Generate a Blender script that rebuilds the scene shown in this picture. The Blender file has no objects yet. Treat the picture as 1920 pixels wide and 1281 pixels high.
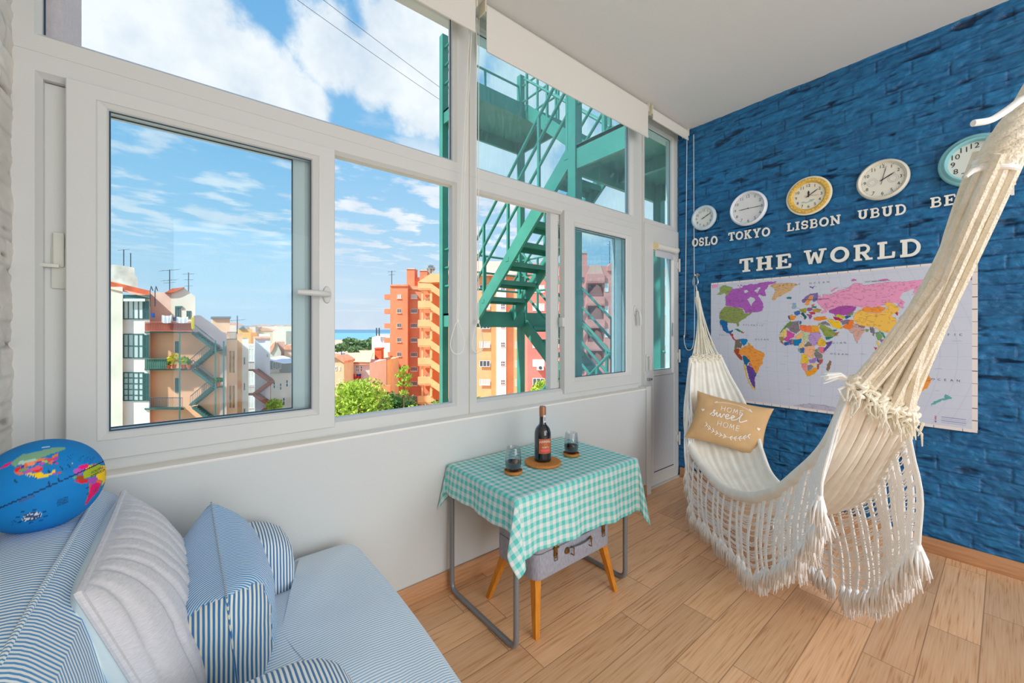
import bpy, bmesh, math, random
import numpy as np
from mathutils import Vector, Matrix
random.seed(7)
RNG = np.random.default_rng(7)
PI = math.pi
SC = bpy.context.scene
COL = SC.collection

# ------------------------------------------------------------------ camera
YAW = math.atan2(928.0, 743.0)                 # angle between the view axis and the window wall
CY, SY = math.cos(YAW), math.sin(YAW)
EYE = 1.25
cd = bpy.data.cameras.new('camera')
cam = bpy.data.objects.new('camera', cd)
COL.objects.link(cam)
cam.location = (0, 0, EYE)
cam.rotation_euler = (PI / 2, 0, -(PI / 2 - math.atan2(SY, CY)))
cd.sensor_width = 36.0
cd.lens = 743.0 / 1920.0 * 36.0
cd.shift_y = -21.5 / 1920.0
cd.clip_start = 0.02
cd.clip_end = 20000
SC.camera = cam

# ------------------------------------------------------------------ colour management
SC.view_settings.view_transform = 'Standard'
SC.view_settings.look = 'None'
SC.view_settings.gamma = 1.0
SC.view_settings.use_curve_mapping = False
SC.view_settings.exposure = 0.43
SC.cycles.max_bounces = 10
SC.cycles.diffuse_bounces = 6
SC.cycles.transparent_max_bounces = 24
SC.cycles.sample_clamp_indirect = 6.0
SC.cycles.use_denoising = True

def lin(c):
    return tuple(((x / 255.0) / 12.92 if x <= 10 else ((x / 255.0 + 0.055) / 1.055) ** 2.4) for x in c)

# ------------------------------------------------------------------ sky with clouds
def sky():
    w = bpy.data.worlds.new('sky')
    SC.world = w
    w.use_nodes = True
    nt = w.node_tree
    nt.nodes.clear()
    N, L = nt.nodes.new, nt.links.new
    out = N('ShaderNodeOutputWorld'); bg = N('ShaderNodeBackground')
    L(bg.outputs[0], out.inputs[0])
    tc = N('ShaderNodeTexCoord')
    sep = N('ShaderNodeSeparateXYZ'); L(tc.outputs['Generated'], sep.inputs[0])
    grad = N('ShaderNodeValToRGB'); L(sep.outputs['Z'], grad.inputs[0])
    cr = grad.color_ramp
    stops = [(0.0, (206, 221, 236)), (0.10, (194, 221, 240)), (0.22, (168, 211, 240)), (0.42, (132, 191, 234)), (0.7, (104, 168, 222)), (1.0, (84, 148, 210))]
    cr.elements[0].position = 0.0; cr.elements[0].color = (*lin(stops[0][1]), 1)
    cr.elements[1].position = 1.0; cr.elements[1].color = (*lin(stops[-1][1]), 1)
    for p, c in stops[1:-1]:
        e = cr.elements.new(p); e.color = (*lin(c), 1)
    # cloud layer coordinates: the direction projected on a flat sheet overhead
    mx = N('ShaderNodeMath'); mx.operation = 'MAXIMUM'; L(sep.outputs['Z'], mx.inputs[0]); mx.inputs[1].default_value = 0.04
    dv = N('ShaderNodeVectorMath'); dv.operation = 'DIVIDE'; L(tc.outputs['Generated'], dv.inputs[0])
    cmb = N('ShaderNodeCombineXYZ')
    for k in range(3): L(mx.outputs[0], cmb.inputs[k])
    L(cmb.outputs[0], dv.inputs[1])
    def noise(src, scale, det, rough, off):
        mp = N('ShaderNodeMapping'); L(src, mp.inputs[0]); mp.inputs['Location'].default_value = off
        n = N('ShaderNodeTexNoise'); L(mp.outputs[0], n.inputs['Vector'])
        n.inputs['Scale'].default_value = scale; n.inputs['Detail'].default_value = det; n.inputs['Roughness'].default_value = rough
        return n.outputs[0]
    def ramp(src, a, b):
        m = N('ShaderNodeMapRange'); m.interpolation_type = 'SMOOTHSTEP'; L(src, m.inputs[0])
        m.inputs[1].default_value = a; m.inputs[2].default_value = b
        return m.outputs[0]
    def math2(op, a, b):
        m = N('ShaderNodeMath'); m.operation = op; m.use_clamp = False
        for k, q in enumerate((a, b)):
            if isinstance(q, (int, float)): m.inputs[k].default_value = q
            else: L(q, m.inputs[k])
        return m.outputs[0]
    # big cumulus: lumps of cloud standing in fixed parts of the sky, their edges torn by noise
    blob = None
    for d, rad in CLOUDS:
        vd = N('ShaderNodeVectorMath'); vd.operation = 'DISTANCE'
        nz = N('ShaderNodeVectorMath'); nz.operation = 'NORMALIZE'; L(tc.outputs['Generated'], nz.inputs[0])
        L(nz.outputs[0], vd.inputs[0]); vd.inputs[1].default_value = Vector(d).normalized()
        r = N('ShaderNodeMapRange'); L(vd.outputs['Value'], r.inputs[0])
        r.inputs[1].default_value = rad; r.inputs[2].default_value = rad * 0.25; r.inputs[3].default_value = 0.0; r.inputs[4].default_value = 1.0
        blob = r.outputs[0] if blob is None else math2('MAXIMUM', blob, r.outputs[0])
    n1 = noise(tc.outputs['Generated'], 7.0, 9.0, 0.58, (3.1, 0.4, 1.7))
    s1 = math2('ADD', math2('MULTIPLY', blob, 0.50), n1)
    big = ramp(s1, 0.63, 0.86)
    # small broken altocumulus in a belt above the horizon
    n2 = noise(dv.outputs[0], 3.0, 6.0, 0.55, (1.3, 2.2, 0))
    n3 = noise(dv.outputs[0], 0.5, 2.0, 0.5, (0.2, 5.1, 0))
    small = ramp(math2('ADD', n2, math2('MULTIPLY', n3, 0.35)), 0.645, 0.80)
    belt = math2('MULTIPLY', ramp(sep.outputs['Z'], 0.10, 0.22), ramp(sep.outputs['Z'], 0.52, 0.36))
    small = math2('MULTIPLY', math2('MULTIPLY', small, belt), 0.8)
    # thin streaks near the horizon
    n4 = noise(dv.outputs[0], 0.35, 4.0, 0.5, (7.7, 1.2, 0))
    thin = math2('MULTIPLY', ramp(n4, 0.45, 0.8), 0.38)
    cov = math2('MAXIMUM', big, math2('MAXIMUM', small, thin))
    shade = N('ShaderNodeValToRGB'); L(n1, shade.inputs[0])
    shade.color_ramp.elements[0].position = 0.32; shade.color_ramp.elements[0].color = (*lin((213, 224, 238)), 1)
    shade.color_ramp.elements[1].position = 0.58; shade.color_ramp.elements[1].color = (*lin((250, 251, 253)), 1)
    mixc = N('ShaderNodeMixRGB'); L(cov, mixc.inputs[0]); L(grad.outputs[0], mixc.inputs[1]); L(shade.outputs[0], mixc.inputs[2])
    # below the horizon: hazy warm town
    low = ramp(sep.outputs['Z'], 0.0, -0.02)
    mixg = N('ShaderNodeMixRGB'); L(low, mixg.inputs[0]); L(mixc.outputs[0], mixg.inputs[1]); mixg.inputs[2].default_value = (*lin((190, 178, 160)), 1)
    L(mixg.outputs[0], bg.inputs[0])
    bg.inputs[1].default_value = SKY_STRENGTH
def aim(u, v):
    a = (u - 960) / 743.0; b = (619 - v) / 743.0
    return (CY + SY * a, SY - CY * a, b)
SKY_STRENGTH = 0.80
CLOUDS = [(aim(175, 5), 0.15), (aim(260, 50), 0.15), (aim(340, 85), 0.15), (aim(420, 125), 0.14), (aim(500, 170), 0.12), (aim(560, 200), 0.10), (aim(330, -30), 0.15), (aim(200, 110), 0.12),
          (aim(640, 95), 0.13), (aim(700, 120), 0.14), (aim(770, 130), 0.16), (aim(800, 190), 0.13), (aim(730, 50), 0.12), (aim(840, 90), 0.14),
          (aim(960, 300), 0.22), (aim(1160, 340), 0.22), (aim(1010, 170), 0.2), (aim(1240, 380), 0.16), ((0.2, -0.9, 0.5), 0.6), ((-0.6, -0.3, 0.8), 0.5)]
sky()

# ------------------------------------------------------------------ sun, and an added area lamp behind the viewer that brightens the room
sd = bpy.data.lights.new('sun', 'SUN'); sd.energy = 5.2; sd.angle = math.radians(2.0); sd.color = (1.0, 0.95, 0.86)
sun = bpy.data.objects.new('sun', sd); COL.objects.link(sun)
sun.rotation_euler = Vector((0.66, -0.09, -0.745)).to_track_quat('-Z', 'Y').to_euler()
ad = bpy.data.lights.new('rear_fill_lamp', 'AREA'); ad.shape = 'RECTANGLE'; ad.size = 3.2; ad.size_y = 2.3; ad.energy = 66; ad.color = (0.95, 0.98, 1.0)
al = bpy.data.objects.new('rear_fill_lamp', ad); COL.objects.link(al)
al.location = (1.4, -2.75, 1.45); al.rotation_euler = (PI / 2, 0, 0)

# ------------------------------------------------------------------ mesh builder
class MB:
    def __init__(s):
        s.v = []; s.f = []; s.m = []; s.uv = {}
    def add(s, vs, fs, m=0):
        o = len(s.v)
        s.v.extend(tuple(p) for p in vs)
        s.f.extend(tuple(i + o for i in f) for f in fs)
        s.m.extend([m] * len(fs))
        return s
    def box(s, a, b, m=0):
        (x0, y0, z0), (x1, y1, z1) = [tuple(map(min, a, b)), tuple(map(max, a, b))]
        v = [(x0, y0, z0), (x1, y0, z0), (x1, y1, z0), (x0, y1, z0), (x0, y0, z1), (x1, y0, z1), (x1, y1, z1), (x0, y1, z1)]
        return s.add(v, [(0, 3, 2, 1), (4, 5, 6, 7), (0, 1, 5, 4), (1, 2, 6, 5), (2, 3, 7, 6), (3, 0, 4, 7)], m)
    def rbox(s, a, b, r=0.01, seg=2, m=0):
        a = Vector(a); b = Vector(b)
        bm = bmesh.new(); bmesh.ops.create_cube(bm, size=1.0)
        d = Vector([abs(b[k] - a[k]) for k in range(3)]); c = (a + b) / 2
        for v in bm.verts: v.co = Vector([v.co[k] * d[k] + c[k] for k in range(3)])
        bmesh.ops.bevel(bm, geom=list(bm.edges), offset=min(r, min(d) * 0.49), segments=seg, profile=0.5, affect='EDGES')
        bm.verts.index_update()
        s.add([v.co[:] for v in bm.verts], [[v.index for v in f.verts] for f in bm.faces], m)
        bm.free(); return s
    def bar(s, p, q, w, h=None, m=0, up=(0, 0, 1)):
        """rectangular bar from p to q, w across, h along the up side"""
        h = w if h is None else h
        p = Vector(p); q = Vector(q); d = (q - p).normalized(); u = Vector(up)
        if abs(d.dot(u)) > 0.99: u = Vector((0, 1, 0))
        x = d.cross(u).normalized(); y = x.cross(d).normalized()
        c = [(-w / 2, -h / 2), (w / 2, -h / 2), (w / 2, h / 2), (-w / 2, h / 2)]
        v = [p + x * i + y * j for i, j in c] + [q + x * i + y * j for i, j in c]
        return s.add(v, [(3, 2, 1, 0), (4, 5, 6, 7), (0, 1, 5, 4), (1, 2, 6, 5), (2, 3, 7, 6), (3, 0, 4, 7)], m)
    def tube(s, pts, r, n=8, m=0, closed=False, cap=True):
        pts = [Vector(p) for p in pts]; k = len(pts)
        rr = r if isinstance(r, (list, tuple)) else [r] * k
        vs = []; prev = None
        for i, p in enumerate(pts):
            a = pts[(i - 1) % k] if (closed or i > 0) else p
            b = pts[(i + 1) % k] if (closed or i < k - 1) else p
            t = (b - a)
            t = t.normalized() if t.length > 1e-9 else Vector((0, 0, 1))
            if prev is None:
                x = t.orthogonal().normalized()
            else:
                x = prev - t * prev.dot(t)
                x = x.normalized() if x.length > 1e-6 else t.orthogonal().normalized()
            prev = x; y = t.cross(x)
            for j in range(n):
                c = 2 * PI * j / n
                vs.append(p + (x * math.cos(c) + y * math.sin(c)) * rr[i])
        fs = []
        for i in range(k if closed else k - 1):
            i2 = (i + 1) % k
            for j in range(n):
                fs.append((i * n + j, i * n + (j + 1) % n, i2 * n + (j + 1) % n, i2 * n + j))
        if cap and not closed:
            fs.append(tuple(range(n))[::-1]); fs.append(tuple((k - 1) * n + j for j in range(n)))
        return s.add(vs, fs, m)
    def lathe(s, prof, c=(0, 0, 0), n=32, m=0, axis='z', cap=True):
        """profile of (radius, height) pairs turned about an axis through c"""
        vs = []; fs = []; k = len(prof)
        for r, h in prof:
            for j in range(n):
                a = 2 * PI * j / n
                if axis == 'z': vs.append((c[0] + r * math.cos(a), c[1] + r * math.sin(a), c[2] + h))
                elif axis == 'x': vs.append((c[0] - h, c[1] - r * math.cos(a), c[2] + r * math.sin(a)))
                else: vs.append((c[0] + r * math.cos(a), c[1] - h, c[2] + r * math.sin(a)))
        for i in range(k - 1):
            for j in range(n):
                fs.append((i * n + j, i * n + (j + 1) % n, (i + 1) * n + (j + 1) % n, (i + 1) * n + j))
        if cap and prof[0][0] > 1e-6: fs.append(tuple(range(n))[::-1])
        if cap and prof[-1][0] > 1e-6: fs.append(tuple((k - 1) * n + j for j in range(n)))
        return s.add(vs, fs, m)
    def prism(s, poly, y0, y1, m=0):
        """polygon in (x, z) drawn out from y0 to y1"""
        k = len(poly)
        v = [(x, y0, z) for x, z in poly] + [(x, y1, z) for x, z in poly]
        f = [tuple(range(k)), tuple(range(2 * k - 1, k - 1, -1))] + [(i, i + k, (i + 1) % k + k, (i + 1) % k) for i in range(k)]
        return s.add(v, f, m)
    def grid(s, P, m=0, wrap=False):
        """P: array (a, b, 3)"""
        a, b = P.shape[:2]
        vs = P.reshape(-1, 3).tolist()
        fs = [(i * b + j, i * b + (j + 1) % b, (i + 1) * b + (j + 1) % b, (i + 1) * b + j) for i in range(a - 1) for j in range(b if wrap else b - 1)]
        return s.add(vs, fs, m)
    def ring(s, o, i, prof, m=0):
        """mitred window ring between the outer rectangle o and the inner i (x0, x1, z0, z1); prof is [(t, y)]"""
        vs = []; k = len(prof)
        for t, y in prof:
            x0 = o[0] + (i[0] - o[0]) * t; x1 = o[1] + (i[1] - o[1]) * t
            z0 = o[2] + (i[2] - o[2]) * t; z1 = o[3] + (i[3] - o[3]) * t
            vs += [(x0, y, z0), (x1, y, z0), (x1, y, z1), (x0, y, z1)]
        fs = []
        for p in range(k):
            q = (p + 1) % k
            for j in range(4):
                fs.append((p * 4 + j, p * 4 + (j + 1) % 4, q * 4 + (j + 1) % 4, q * 4 + j))
        return s.add(vs, fs, m)
    def xf(s, M):
        s.v = [tuple(M @ Vector(p)) for p in s.v]; return s
    def build(s, name, mats, parent=None, loc=None, smooth=40, fix=True):
        me = bpy.data.meshes.new(name)
        off = Vector(loc) if loc is not None else (Vector(parent['_w']) if parent is not None and '_w' in parent.keys() else Vector((0, 0, 0)))
        me.from_pydata([tuple(Vector(p) - off) for p in s.v], [], s.f)
        mats = mats if isinstance(mats, (list, tuple)) else [mats]
        for q in mats: me.materials.append(q)
        if len(mats) > 1: me.polygons.foreach_set('material_index', s.m)
        if fix:
            bm = bmesh.new(); bm.from_mesh(me); bmesh.ops.recalc_face_normals(bm, faces=bm.faces); bm.to_mesh(me); bm.free()
        if smooth:
            me.polygons.foreach_set('use_smooth', [True] * len(me.polygons))
            if smooth < 180: me.set_sharp_from_angle(angle=math.radians(smooth))
        me.update()
        o = bpy.data.objects.new(name, me); COL.objects.link(o)
        if parent is not None:
            o.parent = parent
            if parent.type == 'MESH':
                o['_w'] = tuple(off)
        else:
            o.location = off
        if loc is not None or parent is None: o['_w'] = tuple(off)
        else: o['_w'] = tuple(off)
        return o

def tag(o, label=None, cat=None, group=None, kind=None):
    if label: o['label'] = label
    if cat: o['category'] = cat
    if group: o['group'] = group
    if kind: o['kind'] = kind
    return o
def thing(name, loc, label, cat, group=None, kind=None):
    o = bpy.data.objects.new(name, None); COL.objects.link(o)
    o.location = loc; o['_w'] = tuple(loc); o.empty_display_size = 0.05
    return tag(o, label, cat, group, kind)
def copy_thing(root, loc, label=None, group=None, rz=None):
    c = root.copy(); COL.objects.link(c); c.location = loc
    if rz is not None: c.rotation_euler = (0, 0, rz)
    if label: c['label'] = label
    if group: c['group'] = group
    for ch in list(root.children):
        d = ch.copy(); d.parent = c; COL.objects.link(d)
        for g in list(ch.children):
            e = g.copy(); e.parent = d; COL.objects.link(e)
    return c

# ------------------------------------------------------------------ materials
def mat(name, rgb, rough=0.5, metal=0.0, var=0.0, vscale=4.0, bump=0.0, bscale=60.0, spec=0.5, sheen=0.0, rgb2=None, stretch=None, sss=0.0, bdist=0.01, coat=0.0):
    m = bpy.data.materials.new(name); m.use_nodes = True
    nt = m.node_tree; b = nt.nodes['Principled BSDF']; N, L = nt.nodes.new, nt.links.new
    c = lin(rgb)
    b.inputs['Base Color'].default_value = (*c, 1); b.inputs['Roughness'].default_value = rough
    b.inputs['Metallic'].default_value = metal; b.inputs['Specular IOR Level'].default_value = spec
    if sheen: b.inputs['Sheen Weight'].default_value = sheen
    if coat: b.inputs['Coat Weight'].default_value = coat; b.inputs['Coat Roughness'].default_value = 0.1
    if sss: b.inputs['Subsurface Weight'].default_value = sss; b.inputs['Subsurface Scale'].default_value = 0.02
    if var or rgb2 or bump:
        tc = N('ShaderNodeTexCoord'); mp = N('ShaderNodeMapping'); L(tc.outputs['Object'], mp.inputs[0])
        if stretch: mp.inputs['Scale'].default_value = stretch
    if var or rgb2:
        n = N('ShaderNodeTexNoise'); L(mp.outputs[0], n.inputs['Vector']); n.inputs['Scale'].default_value = vscale; n.inputs['Detail'].default_value = 6
        r = N('ShaderNodeValToRGB'); L(n.outputs[0], r.inputs[0])
        r.color_ramp.elements[0].position = 0.3; r.color_ramp.elements[1].position = 0.7
        a = lin(rgb2) if rgb2 else tuple(max(0, x * (1 - var)) for x in c)
        d = c if rgb2 else tuple(min(1, x * (1 + var)) for x in c)
        r.color_ramp.elements[0].color = (*a, 1); r.color_ramp.elements[1].color = (*d, 1)
        L(r.outputs[0], b.inputs['Base Color'])
    if bump:
        n2 = N('ShaderNodeTexNoise'); L(mp.outputs[0], n2.inputs['Vector']); n2.inputs['Scale'].default_value = bscale; n2.inputs['Detail'].default_value = 4
        bp = N('ShaderNodeBump'); L(n2.outputs[0], bp.inputs['Height']); bp.inputs['Strength'].default_value = bump; bp.inputs['Distance'].default_value = bdist
        L(bp.outputs[0], b.inputs['Normal'])
    return m

def glass_mat(name, tint, refl=0.06, dirt=0.0):
    """window glass: clear, slightly tinted, with a mirror share that grows at grazing angles"""
    m = bpy.data.materials.new(name); m.use_nodes = True
    nt = m.node_tree; nt.nodes.clear(); N, L = nt.nodes.new, nt.links.new
    out = N('ShaderNodeOutputMaterial'); tr = N('ShaderNodeBsdfTransparent'); tr.inputs[0].default_value = (*tint, 1)
    gl = N('ShaderNodeBsdfGlossy'); gl.inputs['Roughness'].default_value = 0.0; gl.inputs[0].default_value = (0.9, 0.95, 1, 1)
    lw = N('ShaderNodeLayerWeight'); lw.inputs[0].default_value = 0.25
    mr = N('ShaderNodeMapRange'); L(lw.outputs['Fresnel'], mr.inputs[0]); mr.inputs[1].default_value = 0; mr.inputs[2].default_value = 1; mr.inputs[3].default_value = refl * 0.3; mr.inputs[4].default_value = refl * 3
    mx = N('ShaderNodeMixShader'); L(mr.outputs[0], mx.inputs[0]); L(tr.outputs[0], mx.inputs[1]); L(gl.outputs[0], mx.inputs[2])
    last = mx
    if dirt:
        tc = N('ShaderNodeTexCoord'); n = N('ShaderNodeTexNoise'); mp = N('ShaderNodeMapping'); L(tc.outputs['Object'], mp.inputs[0]); mp.inputs['Scale'].default_value = (30, 1, 5)
        L(mp.outputs[0], n.inputs[0]); n.inputs['Scale'].default_value = 2.0; n.inputs['Detail'].default_value = 6
        r = N('ShaderNodeMapRange'); L(n.outputs[0], r.inputs[0]); r.inputs[1].default_value = 0.3; r.inputs[2].default_value = 0.75; r.inputs[3].default_value = dirt * 0.3; r.inputs[4].default_value = dirt
        df = N('ShaderNodeBsdfTranslucent'); df.inputs[0].default_value = (0.85, 0.93, 0.97, 1)
        m2 = N('ShaderNodeMixShader'); L(r.outputs[0], m2.inputs[0]); L(mx.outputs[0], m2.inputs[1]); L(df.outputs[0], m2.inputs[2]); last = m2
    L(last.outputs[0], out.inputs[0])
    return m

def stripe_mat(name, c1, c2, period, axis, duty=0.5, wob=0.0, rough=0.9, weave=0.25):
    """woven ticking stripes running across one object axis"""
    m = bpy.data.materials.new(name); m.use_nodes = True
    nt = m.node_tree; b = nt.nodes['Principled BSDF']; N, L = nt.nodes.new, nt.links.new
    tc = N('ShaderNodeTexCoord'); sp = N('ShaderNodeSeparateXYZ'); L(tc.outputs['Object'], sp.inputs[0])
    src = sp.outputs[axis]
    if wob:
        n = N('ShaderNodeTexNoise'); L(tc.outputs['Object'], n.inputs[0]); n.inputs['Scale'].default_value = 7; n.inputs['Detail'].default_value = 2
        k = N('ShaderNodeMath'); k.operation = 'MULTIPLY_ADD'; L(n.outputs[0], k.inputs[0]); k.inputs[1].default_value = wob; L(src, k.inputs[2]); src = k.outputs[0]
    d = N('ShaderNodeMath'); d.operation = 'DIVIDE'; L(src, d.inputs[0]); d.inputs[1].default_value = period
    fr = N('ShaderNodeMath'); fr.operation = 'FRACT'; L(d.outputs[0], fr.inputs[0])
    r = N('ShaderNodeValToRGB'); L(fr.outputs[0], r.inputs[0]); e = r.color_ramp.elements
    e[0].position = 0.0; e[0].color = (*lin(c1), 1); e[1].position = max(0.02, duty - 0.08); e[1].color = (*lin(c1), 1)
    for p, c in ((duty + 0.06, c2), (0.94, c2), (1.0, c1)):
        q = e.new(p); q.color = (*lin(c), 1)
    L(r.outputs[0], b.inputs['Base Color'])
    b.inputs['Roughness'].default_value = rough; b.inputs['Sheen Weight'].default_value = 0.15; b.inputs['Specular IOR Level'].default_value = 0.2
    n2 = N('ShaderNodeTexNoise'); L(tc.outputs['Object'], n2.inputs[0]); n2.inputs['Scale'].default_value = 400
    bp = N('ShaderNodeBump'); L(n2.outputs[0], bp.inputs['Height']); bp.inputs['Strength'].default_value = weave; bp.inputs['Distance'].default_value = 0.002
    L(bp.outputs[0], b.inputs['Normal'])
    return m

def attr_mat(name, rough=0.6, bump=0.0, attr='print', spec=0.3):
    """printed surface: the picture lives in the mesh's colour attribute"""
    m = bpy.data.materials.new(name); m.use_nodes = True
    nt = m.node_tree; b = nt.nodes['Principled BSDF']
    a = nt.nodes.new('ShaderNodeVertexColor'); a.layer_name = attr
    if bump:
        tc = nt.nodes.new('ShaderNodeTexCoord'); mp = nt.nodes.new('ShaderNodeMapping'); nt.links.new(tc.outputs['Object'], mp.inputs[0]); mp.inputs['Scale'].default_value = (1, 14, 34)
        n = nt.nodes.new('ShaderNodeTexNoise'); nt.links.new(mp.outputs[0], n.inputs[0]); n.inputs['Scale'].default_value = 1.0; n.inputs['Detail'].default_value = 7; n.inputs['Roughness'].default_value = 0.62; n.inputs['Distortion'].default_value = 0.6
        bp = nt.nodes.new('ShaderNodeBump'); nt.links.new(n.outputs[0], bp.inputs['Height']); bp.inputs['Strength'].default_value = bump; bp.inputs['Distance'].default_value = 0.02; nt.links.new(bp.outputs[0], b.inputs['Normal'])
    nt.links.new(a.outputs[0], b.inputs['Base Color']); b.inputs['Roughness'].default_value = rough; b.inputs['Specular IOR Level'].default_value = spec
    return m

def vnoise(x, y, seed=0):
    """smooth value noise on arrays"""
    r = np.random.default_rng(seed).random((256, 256))
    xi = np.floor(x).astype(int); yi = np.floor(y).astype(int); fx = x - xi; fy = y - yi
    fx = fx * fx * (3 - 2 * fx); fy = fy * fy * (3 - 2 * fy)
    g = lambda i, j: r[i % 256, j % 256]
    return (g(xi, yi) * (1 - fx) + g(xi + 1, yi) * fx) * (1 - fy) + (g(xi, yi + 1) * (1 - fx) + g(xi + 1, yi + 1) * fx) * fy
def fbm(x, y, o=4, seed=0):
    s = 0; a = 0.5
    for k in range(o):
        s = s + a * vnoise(x * 2 ** k, y * 2 ** k, seed + k); a *= 0.5
    return s

def grid_object(name, P, mats, parent=None, loc=(0, 0, 0), colors=None, smooth=True, flip=False):
    """large grid meshes, written with foreach_set; P (a, b, 3); colors (a, b, 3) linear"""
    a, b = P.shape[:2]
    i, j = np.meshgrid(np.arange(a - 1), np.arange(b - 1), indexing='ij')
    q = np.stack([i * b + j, i * b + j + 1, (i + 1) * b + j + 1, (i + 1) * b + j], -1).reshape(-1, 4)
    if flip: q = q[:, ::-1]
    me = bpy.data.meshes.new(name); nf = len(q)
    me.vertices.add(a * b); me.vertices.foreach_set('co', (P - np.array(loc)).astype(np.float32).ravel())
    me.loops.add(nf * 4); me.loops.foreach_set('vertex_index', q.astype(np.int32).ravel())
    me.polygons.add(nf); me.polygons.foreach_set('loop_start', np.arange(0, nf * 4, 4, dtype=np.int32))
    me.polygons.foreach_set('use_smooth', [smooth] * nf)
    me.update(calc_edges=True)
    for q in (mats if isinstance(mats, (list, tuple)) else [mats]): me.materials.append(q)
    if colors is not None:
        ca = me.color_attributes.new('print', 'FLOAT_COLOR', 'POINT')
        rgba = np.ones((a * b, 4), np.float32); rgba[:, :3] = colors.reshape(-1, 3); ca.data.foreach_set('color', rgba.ravel())
    me.update()
    o = bpy.data.objects.new(name, me); COL.objects.link(o)
    if parent is not None: o.parent = parent
    else: o.location = loc
    o['_w'] = tuple(loc)
    return o

def inpoly(px, py, poly):
    c = np.zeros(px.shape, bool); n = len(poly)
    for i in range(n):
        x0, y0 = poly[i]; x1, y1 = poly[(i + 1) % n]
        if y0 == y1: continue
        c ^= ((y0 > py) != (y1 > py)) & (px < (x1 - x0) * (py - y0) / (y1 - y0) + x0)
    return c

_TXT = {}
def text_polys(s):
    """outline of a short text as a flat mesh: (vertices 2-D, faces), cap height about 0.7"""
    if s not in _TXT:
        cu = bpy.data.curves.new('t', 'FONT'); cu.body = s; cu.resolution_u = 3
        ob = bpy.data.objects.new('t', cu); COL.objects.link(ob)
        dg = bpy.context.evaluated_depsgraph_get(); dg.update()
        me = bpy.data.meshes.new_from_object(ob.evaluated_get(dg))
        _TXT[s] = ([(v.co.x, v.co.y) for v in me.vertices], [tuple(p.vertices) for p in me.polygons])
        bpy.data.objects.remove(ob); bpy.data.curves.remove(cu); bpy.data.meshes.remove(me)
    return _TXT[s]
def text_into(mb, s, h, fn, align=0.5, spread=1.0, m=0):
    """put text of height h into mb; fn maps local (x, y) to a 3-D point"""
    v, f = text_polys(s)
    if not v: return mb
    x0 = min(p[0] for p in v); x1 = max(p[0] for p in v); y0 = min(p[1] for p in v); y1 = max(p[1] for p in v)
    k = h / max(0.3, y1 - y0)
    return mb.add([fn((p[0] - x0 - (x1 - x0) * align) * k * spread, (p[1] - y0) * k - h / 2) for p in v], f, m)
def spline(pts, n):
    """Catmull-Rom through pts, n samples"""
    P = [np.array(p, float) for p in pts]; P = [2 * P[0] - P[1]] + P + [2 * P[-1] - P[-2]]
    out = []
    k = len(P) - 3
    for q in range(n):
        t = q / (n - 1) * k; i = min(int(t), k - 1); f = t - i
        a, b, c, d = P[i:i + 4]
        out.append(0.5 * ((2 * b) + (-a + c) * f + (2 * a - 5 * b + 4 * c - d) * f * f + (-a + 3 * b - 3 * c + d) * f ** 3))
    return np.array(out)
# ================================================================== ROOM
H = 2.93
WY = 1.70            # inner face of the parapet under the windows
FY = 1.77            # inner face of the window frames
BX = 3.235           # blue wall
LX = -0.405          # white brick wall beside the armchair
BACK = -2.6
M_wall = mat('white_plaster', (214, 216, 214), 0.75, var=0.015, vscale=2.5, bump=0.05, bscale=120, bdist=0.003)
M_ceil = mat('ceiling_paint', (224, 224, 221), 0.85, bump=0.04, bscale=90, bdist=0.003)
M_pvc = mat('white_pvc', (212, 213, 210), 0.32, spec=0.5)
M_gask = mat('dark_gasket', (38, 62, 84), 0.5)
M_grey = mat('grey_panel', (205, 207, 208), 0.4)
M_chrome = mat('chrome', (190, 190, 188), 0.2, metal=1.0)
M_glass = glass_mat('window_glass', (0.91, 0.97, 0.988), 0.014)
M_glass_d = glass_mat('dusty_window_glass', (0.76, 0.92, 0.97), 0.025, dirt=0.11)
M_glass_c = glass_mat('clear_window_glass', (0.95, 0.98, 0.99), 0.02)

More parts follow.
